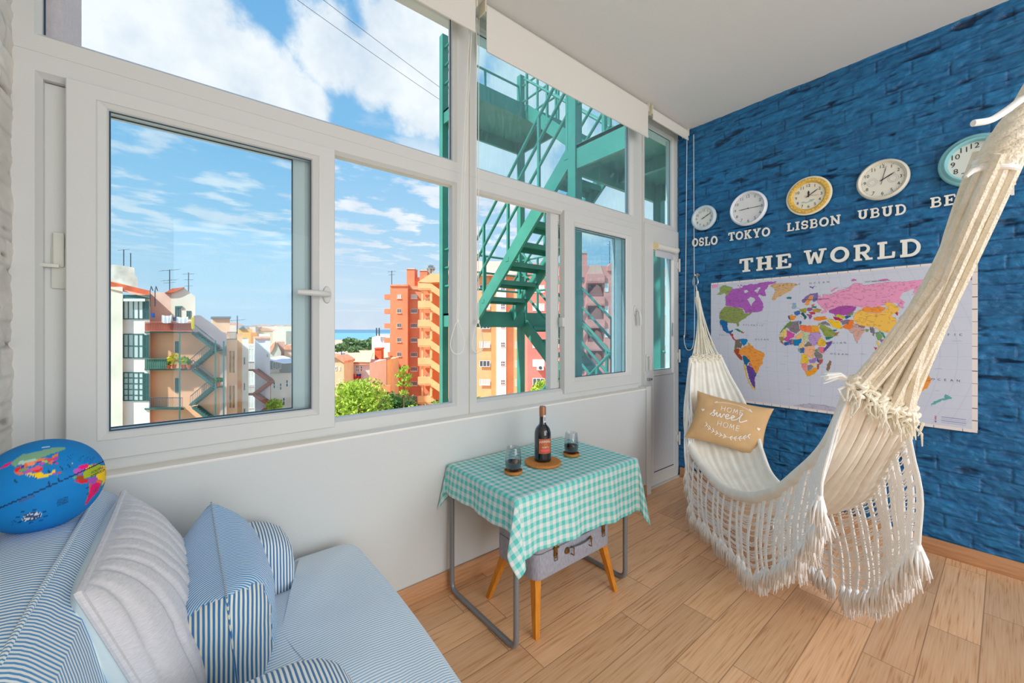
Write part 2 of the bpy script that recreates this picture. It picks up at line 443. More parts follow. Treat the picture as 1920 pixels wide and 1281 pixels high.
def wood_floor_mat(name, L_, W_, base=True):
    m = bpy.data.materials.new(name); m.use_nodes = True
    nt = m.node_tree; b = nt.nodes['Principled BSDF']; N, L = nt.nodes.new, nt.links.new
    tc = N('ShaderNodeTexCoord'); sp = N('ShaderNodeSeparateXYZ'); L(tc.outputs['Object'], sp.inputs[0])
    def mth(op, a, c=None, d=None):
        q = N('ShaderNodeMath'); q.operation = op
        for k, x in enumerate((a, c, d)):
            if x is None: continue
            if isinstance(x, (int, float)): q.inputs[k].default_value = x
            else: L(x, q.inputs[k])
        return q.outputs[0]
    yv = mth('DIVIDE', mth('SUBTRACT', sp.outputs[1], 0.065), W_); row = mth('FLOOR', yv)
    wn = N('ShaderNodeTexWhiteNoise'); wn.noise_dimensions = '1D'; L(row, wn.inputs['W'])
    xv = mth('ADD', mth('DIVIDE', sp.outputs[0], L_), mth('MULTIPLY', wn.outputs[0], 1.0)); col = mth('FLOOR', xv)
    fy = mth('FRACT', yv); fx = mth('FRACT', xv)
    cb = N('ShaderNodeCombineXYZ'); L(row, cb.inputs[0]); L(col, cb.inputs[1])
    w2 = N('ShaderNodeTexWhiteNoise'); w2.noise_dimensions = '3D'; L(cb.outputs[0], w2.inputs[0])
    # grain: stretched, warped noise, shifted for every plank
    of = N('ShaderNodeVectorMath'); of.operation = 'SCALE'; L(w2.outputs['Color'], of.inputs[0]); of.inputs['Scale'].default_value = 7.0
    ad = N('ShaderNodeVectorMath'); ad.operation = 'ADD'; L(tc.outputs['Object'], ad.inputs[0]); L(of.outputs[0], ad.inputs[1])
    mp = N('ShaderNodeMapping'); L(ad.outputs[0], mp.inputs[0]); mp.inputs['Scale'].default_value = (0.8, 9.0, 9.0)
    nz = N('ShaderNodeTexNoise'); L(mp.outputs[0], nz.inputs[0]); nz.inputs['Scale'].default_value = 1.6; nz.inputs['Detail'].default_value = 2; nz.inputs['Distortion'].default_value = 0.5
    rg = mth('FRACT', mth('MULTIPLY', nz.outputs[0], 7.0)); ring = mth('ABSOLUTE', mth('SUBTRACT', rg, 0.5))
    mp2 = N('ShaderNodeMapping'); L(ad.outputs[0], mp2.inputs[0]); mp2.inputs['Scale'].default_value = (3.0, 110.0, 110.0)
    fine = N('ShaderNodeTexNoise'); L(mp2.outputs[0], fine.inputs[0]); fine.inputs['Scale'].default_value = 1.6; fine.inputs['Detail'].default_value = 5
    g = mth('ADD', mth('MULTIPLY', ring, 0.32), mth('MULTIPLY', fine.outputs[0], 0.95))
    r = N('ShaderNodeValToRGB'); L(g, r.inputs[0]); e = r.color_ramp.elements
    e[0].position = 0.26; e[0].color = (*lin((184, 124, 80)), 1); e[1].position = 0.86; e[1].color = (*lin((244, 200, 158)), 1)
    q = e.new(0.48); q.color = (*lin((232, 180, 134)), 1)
    hv = N('ShaderNodeHueSaturation'); L(r.outputs[0], hv.inputs['Color']); hv.inputs['Saturation'].default_value = 1.0
    L(mth('MULTIPLY_ADD', w2.outputs['Value'], 0.26, 0.86), hv.inputs['Value'])
    # pale joints between the planks
    gy = mth('MINIMUM', fy, mth('SUBTRACT', 1.0, fy)); gx = mth('MINIMUM', fx, mth('SUBTRACT', 1.0, fx))
    gr = mth('MINIMUM', mth('MULTIPLY', gy, W_), mth('MULTIPLY', gx, L_))
    jr = N('ShaderNodeMapRange'); L(gr, jr.inputs[0]); jr.inputs[1].default_value = 0.0010; jr.inputs[2].default_value = 0.0024; jr.inputs[3].default_value = 1; jr.inputs[4].default_value = 0
    mx = N('ShaderNodeMixRGB'); L(mth('MULTIPLY', jr.outputs[0], 0.8), mx.inputs[0]); L(hv.outputs[0], mx.inputs[1]); mx.inputs[2].default_value = (*lin((160, 116, 82)), 1)
    L(mx.outputs[0], b.inputs['Base Color'])
    b.inputs['Roughness'].default_value = 0.36; b.inputs['Specular IOR Level'].default_value = 0.42
    bp = N('ShaderNodeBump'); bp.inputs['Strength'].default_value = 0.25; bp.inputs['Distance'].default_value = 0.001
    L(mth('SUBTRACT', mth('MULTIPLY', g, 0.4), jr.outputs[0]), bp.inputs['Height']); L(bp.outputs[0], b.inputs['Normal'])
    return m
M_floor = wood_floor_mat('wood_look_tiles', 0.71, 0.1435)

def struct(name, mb, m, label, cat, parent=None, **k):
    o = mb.build(name, m, parent, **k)
    if parent is None: tag(o, label, cat, kind='structure')
    return o

struct('floor', MB().box((LX - 0.2, BACK, -0.15), (BX + 0.2, 1.95, 0.0)), M_floor, 'floor of wood-look planks running along the window wall', 'floor')
struct('ceiling', MB().box((LX - 0.2, BACK, H), (BX + 0.2, 1.95, H + 0.2)), M_ceil, 'plain off-white ceiling above the blue wall and the blinds', 'ceiling')
struct('wall_front', MB().rbox((LX, WY, 0.0), (2.655, 1.92, 0.803), 0.006), M_wall, 'low white plastered wall under the row of windows', 'wall')
struct('sill_trim_1', MB().rbox((LX, WY - 0.002, 0.797), (2.657, FY + 0.02, 0.809), 0.004), mat('sill_paint', (244, 240, 232), 0.5), 'thin white sill ledge along the top of the low wall', 'sill').name = 'trim_1'

# white brick wall beside the armchair
def brick_relief(y, z, bh, bl, seed, amp=0.004, mort=0.006):
    yy = y + 0.010 * (fbm(y * 9, z * 9, 3, seed) - 0.5); zz = z + 0.014 * (fbm(y * 6 + 40, z * 11, 3, seed + 5) - 0.5)
    row = np.floor(zz / bh); fz = zz / bh - row
    off = np.random.default_rng(seed).random(200)[(row.astype(int) + 20) % 200]
    bx = yy / bl + off * 0.3 + 0.5 * (row % 2); cell = np.floor(bx); fy = bx - cell
    d = np.minimum(np.minimum(fz, 1 - fz) * bh, np.minimum(fy, 1 - fy) * bl)
    joint = np.clip(1 - d / mort, 0, 1) ** 1.5
    hb = np.random.default_rng(seed + 1).random((64, 64))[row.astype(int) % 64, cell.astype(int) % 64]
    streak = fbm(y * 19, z * 48, 5, seed + 9); rough = fbm(y * 40, z * 60, 4, seed + 11)
    wob = fbm(y * 5, z * 14, 3, seed + 3)
    depth = amp * (0.9 * (streak - 0.5) * 2 + 0.6 * (rough - 0.5) * 2 + 0.7 * (hb - 0.5) + 0.9 * (wob - .5)) - joint * amp * 1.5 * np.clip(0.2 + 1.7 * (fbm(y * 3 + 9, z * 3, 2, seed + 21) - 0.22), 0.1, 1)
    crack = np.clip((fbm(y * 7 + 3, z * 34 + 7, 4, seed + 31) - 0.63) * 9, 0, 1)
    return depth - crack * amp * 1.6, joint, streak, hb, crack
def brick_wall(name, x, y0, y1, step, sgn, m, label, **k):
    ny = int((y1 - y0) / step); nz = int(H / step)
    Y, Z = np.meshgrid(np.linspace(y0, y1, ny), np.linspace(0, H, nz), indexing='ij')
    dp, joint, streak, hb, crack = brick_relief(Y, Z, k['bh'], k['bl'], k['seed'], k['amp'])
    P = np.stack([np.full_like(Y, x) + sgn * dp, Y, Z], -1)
    c = np.array(lin(k['c1']))[None, None] * (1 - streak[..., None]) + np.array(lin(k['c2']))[None, None] * streak[..., None]
    c = c * (0.90 + 0.2 * hb[..., None])
    cr = np.clip(crack * k.get('dark', 0.5) + joint * k.get('mort', 0.25), 0, 1)[..., None]
    c = c * (1 - cr) + np.array(lin(k['c3']))[None, None] * cr
    o = grid_object(name, P, m, colors=c, flip=(sgn > 0))
    tag(o, label, 'wall', kind='structure')
    return o
M_brick_w = attr_mat('white_brick_paint', 0.55, bump=0.3)
M_brick_b = attr_mat('blue_brick_paint', 0.40, bump=0.55, spec=0.5)
brick_wall('wall_left', LX, BACK, 1.90, 0.009, 1, M_brick_w, 'white painted brick wall at the end behind the armchair', bh=0.075, bl=0.23, seed=3, amp=0.005, c1=(222, 216, 206), c2=(240, 236, 228), c3=(96, 84, 74), dark=0.95, mort=0.3)
brick_wall('wall_right', BX, BACK, 1.765, 0.0055, -1, M_brick_b, 'deep blue painted brick wall behind the hammock', bh=0.078, bl=0.26, seed=11, amp=0.0078, c1=(5, 74, 127), c2=(34, 130, 184), c3=(3, 38, 72), dark=0.9, mort=0.62)  # c2 lightens the raised streaks, ridge highlights put into the colour
struct('wall_right_backing', MB().box((BX + 0.04, BACK, 0), (BX + 0.2, 1.90, H)), M_wall, 'masonry behind the blue brick face', 'wall').name = 'wall_right_core'
struct('wall_left_core', MB().box((LX - 0.2, BACK, 0), (LX - 0.04, 1.90, H)), M_wall, 'masonry behind the white brick face', 'wall')

# baseboards of the same wood-look tile
M_base = mat('wood_tile_skirting', (212, 160, 116), 0.4, rgb2=(186, 132, 92), vscale=3.0, stretch=(2, 2, 30))
mb = MB()
for k in range(5):
    a = LX + 0.715 * k - 0.34; mb.rbox((max(LX, a), WY - 0.012, 0), (min(2.65, a + 0.713), WY, 0.085), 0.003)
struct('baseboard_front', mb, M_base, 'wood-look skirting along the low white wall', 'baseboard')
mb = MB()
for k in range(7):
    a = 1.74 - 0.715 * k; mb.rbox((BX - 0.016, max(BACK, a - 0.713), 0), (BX, a, 0.085), 0.003)
struct('baseboard_right', mb, M_base, 'wood-look skirting along the foot of the blue wall', 'baseboard')

# ------------------------------------------------------------------ windows
FRAME = [(0, FY), (0.80, FY), (0.84, FY + 0.004), (1.0, FY + 0.016), (1.0, FY + 0.055), (0, FY + 0.055)]
def sash_prof(y, d=0.045): return [(0, y + 0.003), (0.03, y), (0.70, y), (0.715, y + 0.002), (0.74, y), (0.95, y + 0.008), (1.0, y + 0.014), (1.0, y + d), (0, y + d)]
def pane(parent, i, y, m, name='pane'):
    mb = MB().box((i[0] - 0.004, y, i[2] - 0.004), (i[1] + 0.004, y + 0.005, i[3] + 0.004))
    p = mb.build(name, m, parent, smooth=0)
    g = MB().ring((i[0] - 0.001, i[1] + 0.001, i[2] - 0.001, i[3] + 0.001), (i[0] + 0.004, i[1] - 0.004, i[2] + 0.004, i[3] - 0.004), [(0, y - 0.002), (1, y - 0.002), (1, y - 0.0005), (0, y - 0.0005)])
    g.build('gasket', M_gask, p, smooth=0)
    return p
def sash(parent, o, i, y, m, gy=0.02):
    s = MB().ring(o, i, sash_prof(y)).build('sash', M_pvc, parent, smooth=30)
    pane(s, i, y + gy, m); return s
def lever(parent, x, y, z, d, L_=0.115):
    """window handle: oval rose and a bent lever pointing along d (dx, dz)"""
    mb = MB(); n = 20
    mb.lathe([(0.0, 0.012), (0.6, 0.012), (0.9, 0.009), (1.0, 0.0)], (0, 0, 0), n, axis='y')
    mb.v = [(x + p[0] * 0.018, y + p[1], z + p[2] * 0.036) for p in mb.v]
    h = mb.build('handle', M_pvc, parent)
    px, pz = -d[1], d[0]
    MB().tube([(x, y - 0.004, z), (x, y - 0.03, z), (x + d[0] * 0.018, y - 0.041, z + d[1] * 0.018), (x + d[0] * 0.06, y - 0.045 , z + d[1] * 0.06), (x + d[0] * L_, y - 0.040, z + d[1] * L_)], [0.010, 0.011, 0.0125, 0.012, 0.0105], 12).build('lever', M_pvc, h)

def window_root(n, x, label): return thing('window_%d' % n, (x, FY, 0.803), label, 'window', kind='structure')
# window 1: the wide unit at the left
w1 = window_root(1, 0.36, 'wide white window with fixed top light beside the white brick wall')
MB().ring((LX - 0.01, 1.128, 2.063, H), (-0.353, 1.036, 2.126, 2.865), FRAME).ring((LX - 0.01, 1.128, 0.803, 2.0625), (-0.351, 1.036, 0.874, 1.995), FRAME).build('frame', M_pvc, w1, smooth=30)
pane(w1, (-0.353, 1.036, 2.126, 2.865), FY + 0.035, M_glass_c)
s_in = sash(w1, (-0.301, 0.457, 0.845, 2.004), (-0.211, 0.370, 0.930, 1.941), FY - 0.018, M_glass)
lever(s_in, 0.425, FY - 0.018, 1.395, (-1, 0.02))
s_out = sash(w1, (-0.3565, 0.47, 0.876, 1.993), (-0.240, 0.312, 0.930, 1.946), FY + 0.034, M_glass_c)
hb = MB().rbox((-0.338, FY + 0.026, 1.375), (-0.302, FY + 0.036, 1.50), 0.004).rbox((-0.333, FY + 0.018, 1.44), (-0.309, FY + 0.028, 1.545), 0.004).rbox((-0.36, FY + 0.010, 1.437), (-0.318, FY + 0.020, 1.449), 0.003).build('lock', mat('lock_plastic', (214, 214, 204), 0.4), s_out)
# window 2: the middle unit
w2 = window_root(2, 1.92, 'white window in the middle, fire stairs outside, right sash closed')
MB().ring((1.130, 2.712, 2.063, H), (1.187, 2.566, 2.126, 2.865), FRAME).ring((1.130, 2.712, 0.803, 2.0625), (1.187, 2.60, 0.876, 1.99), FRAME).build('frame', M_pvc, w2, smooth=30)
pane(w2, (1.187, 2.566, 2.126, 2.865), FY + 0.035, M_glass_d)
s2 = sash(w2, (1.832, 2.655, 0.845, 2.012), (1.941, 2.493, 0.940, 1.925), FY - 0.018, M_glass_d)
lever(s2, 2.585, FY - 0.018, 1.40, (0.12, -1))
s2o = sash(w2, (1.757, 2.60, 0.876, 1.992), (1.84, 2.436, 0.932, 1.93), FY + 0.034, M_glass_c)
MB().rbox((1.815, FY - 0.016, 1.27), (1.835, FY + 0.02, 1.33), 0.004).build('latch', M_pvc, s2o)
# window 3: the light above the door
w3 = window_root(3, 2.98, 'narrow white fixed window above the glazed door')
MB().ring((2.713, BX, 2.092, H), (2.752, 3.17, 2.135, 2.87), FRAME).build('frame', M_pvc, w3, smooth=30)
pane(w3, (2.752, 3.17, 2.135, 2.87), FY + 0.035, M_glass_d)
MB().box((1.1265, FY - 0.004, 0.803), (1.1315, FY + 0.01, H)).build('trim_2', mat('joint_line', (206, 200, 186), 0.6)); tag(bpy.data.objects['trim_2'], 'thin joint line between the two wide window frames', 'trim', kind='structure')
MB().rbox((2.703, FY - 0.012, 0.803), (2.716, FY + 0.01, H), 0.003).build('trim_3', M_pvc); tag(bpy.data.objects['trim_3'], 'white cover strip between the middle window and the door', 'trim', kind='structure')

# glazed door in the corner
d1 = thing('door_1', (2.98, FY, 0.0), 'narrow white balcony door with glass top in the corner by the blue wall', 'door', kind='structure')
leaf = MB().ring((2.722, 3.232, 0.012, 2.088), (2.868, 3.140, 0.925, 1.90), [(0, FY - 0.010), (0.02, FY - 0.014), (0.80, FY - 0.014), (0.94, FY - 0.006), (1, FY), (1, FY + 0.05), (0, FY + 0.05)])
leaf = leaf.build('leaf', M_pvc, d1, smooth=30)
pane(leaf, (2.868, 3.140, 0.925, 1.90), FY + 0.012, M_glass_d)
MB().ring((2.835, 3.165, 0.083, 0.895), (2.85, 3.15, 0.10, 0.88), [(0, FY - 0.0145), (0.5, FY - 0.018), (1, FY - 0.012), (1, FY), (0, FY)]).build('moulding', M_pvc, leaf, smooth=30)
MB().box((2.85, FY - 0.0152, 0.10), (3.15, FY - 0.0145, 0.88)).build('lower_panel', M_grey, leaf, smooth=0)
MB().box((2.852, FY - 0.0165, 0.115), (3.148, FY - 0.0153, 0.122)).build('seam', M_gask, leaf, smooth=0)
hz = []
for z in (0.33, 1.03, 1.80):
    hg = MB().tube([(3.223, FY - 0.026, z - 0.055), (3.223, FY - 0.026, z + 0.055)], 0.009, 10).rbox((3.185, FY - 0.022, z - 0.03), (3.222, FY - 0.012, z + 0.03), 0.003)
    hg.build('hinge', M_pvc, d1)
MB().rbox((2.735, FY - 0.024, 0.925), (2.765, FY - 0.014, 1.06), 0.006).tube([(2.75, FY - 0.02, 1.04), (2.75, FY - 0.045, 1.04), (2.752, FY - 0.05, 1.02), (2.754, FY - 0.046, 0.94)], 0.007, 8).build('handle', M_pvc, d1)
MB().lathe([(0.0, 0.02), (0.012, 0.02), (0.013, 0.0)], (2.765, FY - 0.014, 0.865), 14, axis='y').rbox((2.77, FY - 0.035, 0.857), (2.80, FY - 0.031, 0.873), 0.002).build('lock', M_chrome, d1)
MB().rbox((3.135, FY - 0.024, 1.20), (3.15, FY - 0.012, 1.31), 0.004).build('catch', M_pvc, leaf)
struct('trim_4', MB().box((2.66, 1.70, 0.0), (2.722, 1.92, 0.82)), M_wall, 'white wall end beside the door', 'trim')
struct('trim_5', MB().rbox((2.71, FY - 0.03, 0.0), (3.235, 1.92, 0.012), 0.002), mat('threshold', (205, 200, 190), 0.5), 'pale threshold under the balcony door', 'trim')

# ------------------------------------------------------------------ roller blinds
M_blind = mat('blind_fabric', (226, 222, 214), 0.8, bump=0.08, bscale=500, bdist=0.001)
M_cord = mat('white_cord', (238, 236, 228), 0.6)
M_cap = mat('blind_bracket', (222, 214, 190), 0.5)
def roller_blind(x0, x1, zb, label, y=1.655, r=0.024):
    t = thing('roller_blind', ((x0 + x1) / 2, y, H), label, 'blind', 'roller blinds along the ceiling')
    MB().tube([(x0 + 0.012, y + r, H - r - 0.008), (x1 - 0.012, y + r, H - r - 0.008)], r, 20).build('roller', M_blind, t)
    P = np.zeros((24, 8, 3))
    for i, q in enumerate(np.linspace(0, 1, 24)):
        z = (H - r - 0.008) + (zb - (H - r - 0.008)) * q
        P[i, :, 0] = np.linspace(x0 + 0.012, x1 - 0.012, 8); P[i, :, 1] = y - 0.001 + 0.002 * math.sin(q * 3); P[i, :, 2] = z
    mb = MB().grid(P).grid(P + np.array([0, 0.0015, 0])); mb.build('fabric', M_blind, t, fix=False)
    MB().rbox((x0 + 0.012, y - 0.004, zb - 0.004), (x1 - 0.012, y + 0.006, zb + 0.012), 0.003).build('hem_bar', M_blind, t)
    for x in (x0, x1 - 0.01):
        MB().rbox((x, y - 0.004, H - 0.062), (x + 0.010, y + 2 * r + 0.01, H), 0.003).build('bracket', M_cap, t)
    return t
b1 = roller_blind(LX + 0.02, 1.105, 2.735, 'roller blind over the wide window at the left, ending by the pull cords')
b2 = roller_blind(1.148, 2.625, 2.672, 'longest lowered off-white roller blind, over the middle window')
b3 = roller_blind(2.665, 3.215, 2.83, 'short roller blind over the door corner against the blue wall')
def loop_cord(parent, top, knot, drop, w):
    (x, y, z), (kx, ky, kz) = top, knot
    c = MB().tube([(x - 0.006, y, z), ((x + kx) / 2 - 0.012, (y + ky) / 2, (z + kz) / 2), (kx - 0.004, ky, kz)], 0.0022, 6).tube([(x + 0.008, y + .003, z), ((x + kx) / 2 + 0.006, (y + ky) / 2 + .004, (z + kz) / 2), (kx + 0.004, ky, kz)], 0.0022, 6)
    lp = [(kx + w * math.sin(a) * (0.25 + 0.75 * (1 - math.cos(a)) / 2), ky, kz - drop * (1 - math.cos(a)) / 2) for a in np.linspace(0, 2 * PI, 26)[:-1]]
    c.tube(lp, 0.0025, 6, closed=True)
    o = c.build('pull_cord', M_cord, parent)
    k = MB().lathe([(0, 0.012), (0.007, 0.009), (0.009, 0), (0.007, -0.009), (0, -0.012)], (kx, ky, kz), 12).build('cord_bead', M_cord, o)
loop_cord(b1, (1.098, 1.70, 2.87), (1.015, 1.70, 1.295), 0.165, 0.055)
loop_cord(b2, (1.150, 1.72, 2.87), (1.160, 1.735, 1.295), 0.165, 0.05)  # second loop stands in for the first cord's reflection in the glossy frame
pts = [(3.205, 1.668, 2.86), (3.203, 1.682, 1.35), (3.20, 1.692, 1.2), (3.198, 1.675, 1.105), (3.198, 1.645, 1.085), (3.2, 1.615, 1.12), (3.203, 1.603, 1.3), (3.207, 1.609, 2.0), (3.207, 1.612, 2.86)]
MB().tube([tuple(p) for p in spline(pts, 60)], 0.0024, 6).build('pull_cord', M_cord, b3)
# little blind on the door glass
b4 = thing('roller_blind', (3.0, FY - 0.03, 1.93), 'small cassette blind rolled up on the glass of the door', 'blind')
MB().tube([(2.855, FY - 0.032, 1.915), (3.15, FY - 0.032, 1.915)], 0.024, 18).build('roller', mat('cassette', (232, 228, 220), 0.4), b4)
MB().lathe([(0.0, -0.004), (0.03, -0.004), (0.03, 0.012), (0, 0.012)], (2.855, FY - 0.032, 1.915), 18, axis='x').build('end_cap', mat('end_cap_cream', (238, 222, 180), 0.45), b4)
MB().lathe([(0.0, -0.012), (0.03, -0.012), (0.03, 0.004), (0, 0.004)], (3.15, FY - 0.032, 1.915), 18, axis='x').build('end_cap', M_pvc, b4)
MB().rbox((2.865, FY - 0.02, 1.838), (3.142, FY - 0.0155, 1.90), 0.002).build('fabric', mat('grey_blind', (196, 200, 206), 0.7), b4)
# ================================================================== TABLE WITH CLOTH, BOTTLE AND GLASSES
M_steel = mat('grey_tube_steel', (132, 134, 137), 0.38, metal=0.25, spec=0.5)
M_top = mat('table_board', (222, 216, 204), 0.5)
TX0, TX1, TY0, TY1, TZ = 0.965, 1.735, 1.180, 1.672, 0.600
tb = thing('side_table', ((TX0 + TX1) / 2, (TY0 + TY1) / 2, 0), 'small table on bent grey steel tubes, under the turquoise gingham cloth', 'table')
MB().rbox((TX0, TY0, TZ - 0.02), (TX1, TY1, TZ), 0.006).build('tabletop', M_top, tb)
def bend(pts, r=0.045, n=6):
    out = [Vector(pts[0])]
    for a, b, c in zip(pts, pts[1:], pts[2:]):
        a, b, c = Vector(a), Vector(b), Vector(c); d1 = (a - b).normalized(); d2 = (c - b).normalized()
        p, q = b + d1 * r, b + d2 * r
        for k in range(n + 1):
            t = k / n; out.append((1 - t) ** 2 * p + 2 * t * (1 - t) * b + t * t * q)
    return out + [Vector(pts[-1])]
for x in (0.972, 1.672):
    MB().tube(bend([(x, 1.188, TZ - 0.02), (x, 1.188, 0.012), (x - 0.014, 1.655, 0.012), (x - 0.014, 1.655, TZ - 0.02)]), 0.0115, 12).build('leg_frame', M_steel, tb)
MB().tube([(0.965, 1.60, TZ - 0.032), (1.665, 1.60, TZ - 0.032)], 0.010, 10).tube([(0.972, 1.25, TZ - 0.032), (1.67, 1.25, TZ - 0.032)], 0.010, 10).build('crossbar', M_steel, tb)

# tablecloth: flat on the top, hanging sides, gathered tails at the corners
def gingham(name, per):
    m = bpy.data.materials.new(name); m.use_nodes = True
    nt = m.node_tree; b = nt.nodes['Principled BSDF']; N, L = nt.nodes.new, nt.links.new
    uv = N('ShaderNodeUVMap'); sp = N('ShaderNodeSeparateXYZ'); L(uv.outputs[0], sp.inputs[0])
    s = []
    for k in (0, 1):
        d = N('ShaderNodeMath'); d.operation = 'DIVIDE'; L(sp.outputs[k], d.inputs[0]); d.inputs[1].default_value = per
        f = N('ShaderNodeMath'); f.operation = 'FRACT'; L(d.outputs[0], f.inputs[0])
        g = N('ShaderNodeMath'); g.operation = 'GREATER_THAN'; L(f.outputs[0], g.inputs[0]); g.inputs[1].default_value = 0.5; s.append(g)
    ad = N('ShaderNodeMath'); ad.operation = 'ADD'; L(s[0].outputs[0], ad.inputs[0]); L(s[1].outputs[0], ad.inputs[1])
    hf = N('ShaderNodeMath'); hf.operation = 'MULTIPLY'; L(ad.outputs[0], hf.inputs[0]); hf.inputs[1].default_value = 0.5
    r = N('ShaderNodeValToRGB'); L(hf.outputs[0], r.inputs[0]); r.color_ramp.interpolation = 'CONSTANT'; e = r.color_ramp.elements
    e[0].position = 0; e[0].color = (*lin((246, 248, 246)), 1); e[1].position = 0.75; e[1].color = (*lin((112, 222, 214)), 1); q = e.new(0.3); q.color = (*lin((188, 238, 234)), 1)
    L(r.outputs[0], b.inputs['Base Color']); b.inputs['Roughness'].default_value = 0.8; b.inputs['Specular IOR Level'].default_value = 0.2
    tr = N('ShaderNodeBsdfTranslucent'); L(r.outputs[0], tr.inputs[0]); mx = N('ShaderNodeMixShader'); mx.inputs[0].default_value = 0.25
    L(b.outputs[0], mx.inputs[1]); L(tr.outputs[0], mx.inputs[2]); L(mx.outputs[0], nt.nodes['Material Output'].inputs[0])
    return m
def drape():
    L0, L1, F0, F1 = 0.135, 0.165, 0.228, 0.145     # overhang left, right, front, back
    n, m = 190, 150
    a = np.linspace(TX0 - L0, TX1 + L1, n); b = np.linspace(TY0 - F0, TY1 + F1, m)
    P = np.zeros((n, m, 3)); UV = np.zeros((n, m, 2))
    R = 0.012
    for i, x in enumerate(a):
        for j, y in enumerate(b):
            UV[i, j] = (x, y)
            dx = max(TX0 - x, x - TX1, 0); dy = max(TY0 - y, y - TY1, 0)
            sx = -1 if x < TX0 else 1; sy = -1 if y < TY0 else 1
            cx = min(max(x, TX0), TX1); cy = min(max(y, TY0), TY1); z = TZ + 0.003
            if dx == 0 and dy == 0:
                P[i, j] = (x, y, z + 0.0008 * math.sin(x * 37) * math.sin(y * 29)); continue
            r = math.hypot(dx, dy); ph = math.atan2(dy, dx); k = min(1, r / 0.05)
            hang = max(0, r - R * 0.4) * (1 + (0.16 * (x - TX0) / (TX1 - TX0) if sy < 0 and dy > 0 else 0))
            corner = math.sin(2 * ph) if (dx > 0 and dy > 0) else 0.0
            out = R * min(1, r / R) + 0.003
            # broad waves along the hanging sides, growing towards the hem
            g = (r / 0.2)
            if dx == 0: w = 0.006 * math.sin(x * 21 + 0.6) + 0.004 * math.sin(x * 47 + sy)
            elif dy == 0: w = 0.010 * math.sin(y * 24 + 1.0) + 0.004 * math.sin(y * 55)
            else: w = 0.0
            out += w * g * k + 0.02 * g * (1 if dy == 0 else 0.7)
            if corner:
                fold = math.cos(ph * 4.0) * 0.5 + 0.5
                out += corner * r * 0.17
                ux, uy = math.cos(ph), math.sin(ph)
                # the corner cloth folds into a soft cone beside the corner
                sw = 0.055 * corner * g * math.sin(ph * 6.0)
                P[i, j] = (cx + sx * (out * ux + 0.002) - sx * sw * uy * 0.5, cy + sy * (out * uy + 0.002) + sy * sw * ux * 0.5, z - hang * (1 + 0.06 * corner)); continue
            P[i, j] = (cx + sx * (out if dx else 0), cy + sy * (out if dy else 0), z - hang)
    P[..., 1] = np.minimum(P[..., 1], WY - 0.0135)
    return P, UV, n, m
P, UV, n_, m_ = drape()
cl = grid_object('tablecloth', P, gingham('turquoise_gingham', 0.0345), loc=(1.35, 1.43, TZ))
me = cl.data; uvl = me.uv_layers.new(name='UVMap'); li = np.zeros(len(me.loops), np.int32); me.loops.foreach_get('vertex_index', li)
uvl.data.foreach_set('uv', UV.reshape(-1, 2)[li].astype(np.float32).ravel())
tag(cl, 'turquoise and white gingham cloth draped over the small table', 'tablecloth')
sol = cl.modifiers.new('thickness', 'SOLIDIFY'); sol.thickness = 0.0012; sol.offset = 1
# hem line stitched round the edge
TT = TZ + 0.0053

M_cork = mat('cork', (216, 146, 72), 0.85, rgb2=(186, 112, 46), vscale=220, bump=0.5, bscale=300, bdist=0.001)
tv = tag(MB().lathe([(0, 0), (0.085, 0), (0.088, 0.003), (0.088, 0.009), (0.085, 0.012), (0, 0.012)], (1.316, 1.405, TT), 48).build('cork_trivet', M_cork, loc=(1.316, 1.405, TT)), 'large round cork mat under the wine bottle', 'trivet')
M_port = mat('dark_bottle_glass', (10, 14, 22), 0.06, spec=0.7, coat=0.5)
bz = TT + 0.0125
bt = thing('wine_bottle', (1.318, 1.408, bz), 'dark bottle of red wine with orange label on the cork mat', 'bottle')
k = 0.262 / 0.30
prof = [(0, 0.004), (0.036, 0.0), (0.0455, 0.004), (0.047, 0.012), (0.0455, 0.020), (0.0455, 0.140), (0.0445, 0.158), (0.0405, 0.175), (0.033, 0.188), (0.0245, 0.196), (0.0195, 0.203), (0.0182, 0.214), (0.0178, 0.236), (0.0172, 0.262), (0.0172, 0.296), (0, 0.296)]
MB().lathe([(r * k, h * k) for r, h in prof], (1.318, 1.408, bz), 48).build('glass', M_port, bt)
MB().lathe([(0.0178 * k, 0.246 * k), (0.0186 * k, 0.246 * k), (0.0186 * k, 0.295 * k), (0.0168 * k, 0.300 * k), (0, 0.300 * k)], (1.318, 1.408, bz), 32).build('capsule', mat('copper_capsule', (168, 112, 78), 0.45, metal=0.3), bt)
def wrap(cx, cy, r, ang0, ang1, z0, z1, n=20):
    P = np.zeros((n, 2, 3))
    for i, a in enumerate(np.linspace(ang0, ang1, n)):
        P[i, :, 0] = cx + r * math.cos(a); P[i, :, 1] = cy + r * math.sin(a); P[i, 0, 2] = z0; P[i, 1, 2] = z1
    return P
fa = math.atan2(-1.408, -1.318) + 0.38       # the label is turned a little to the right of the viewer
rl = 0.0458 * k
lb = MB().grid(wrap(1.318, 1.408, rl, fa - 0.85, fa + 0.85, bz + 0.043, bz + 0.113)).build('label', mat('orange_label', (190, 96, 58), 0.55), bt)
def on_label(x, y): a = fa + x / rl; return (1.318 + (rl + .0004) * math.cos(a), 1.408 + (rl + .0004) * math.sin(a), bz + 0.043 + y)
t1 = MB(); text_into(t1, 'FERREIRA', 0.0105, lambda x, y: on_label(x, y + 0.058 - 5 * x * x), spread=0.98)
text_into(t1, 'PORTO', 0.0075, lambda x, y: on_label(x, y + 0.030))
t1.build('lettering', mat('label_cream', (246, 232, 214), 0.6), lb, smooth=0, fix=False)
e1 = MB(); N_ = 24
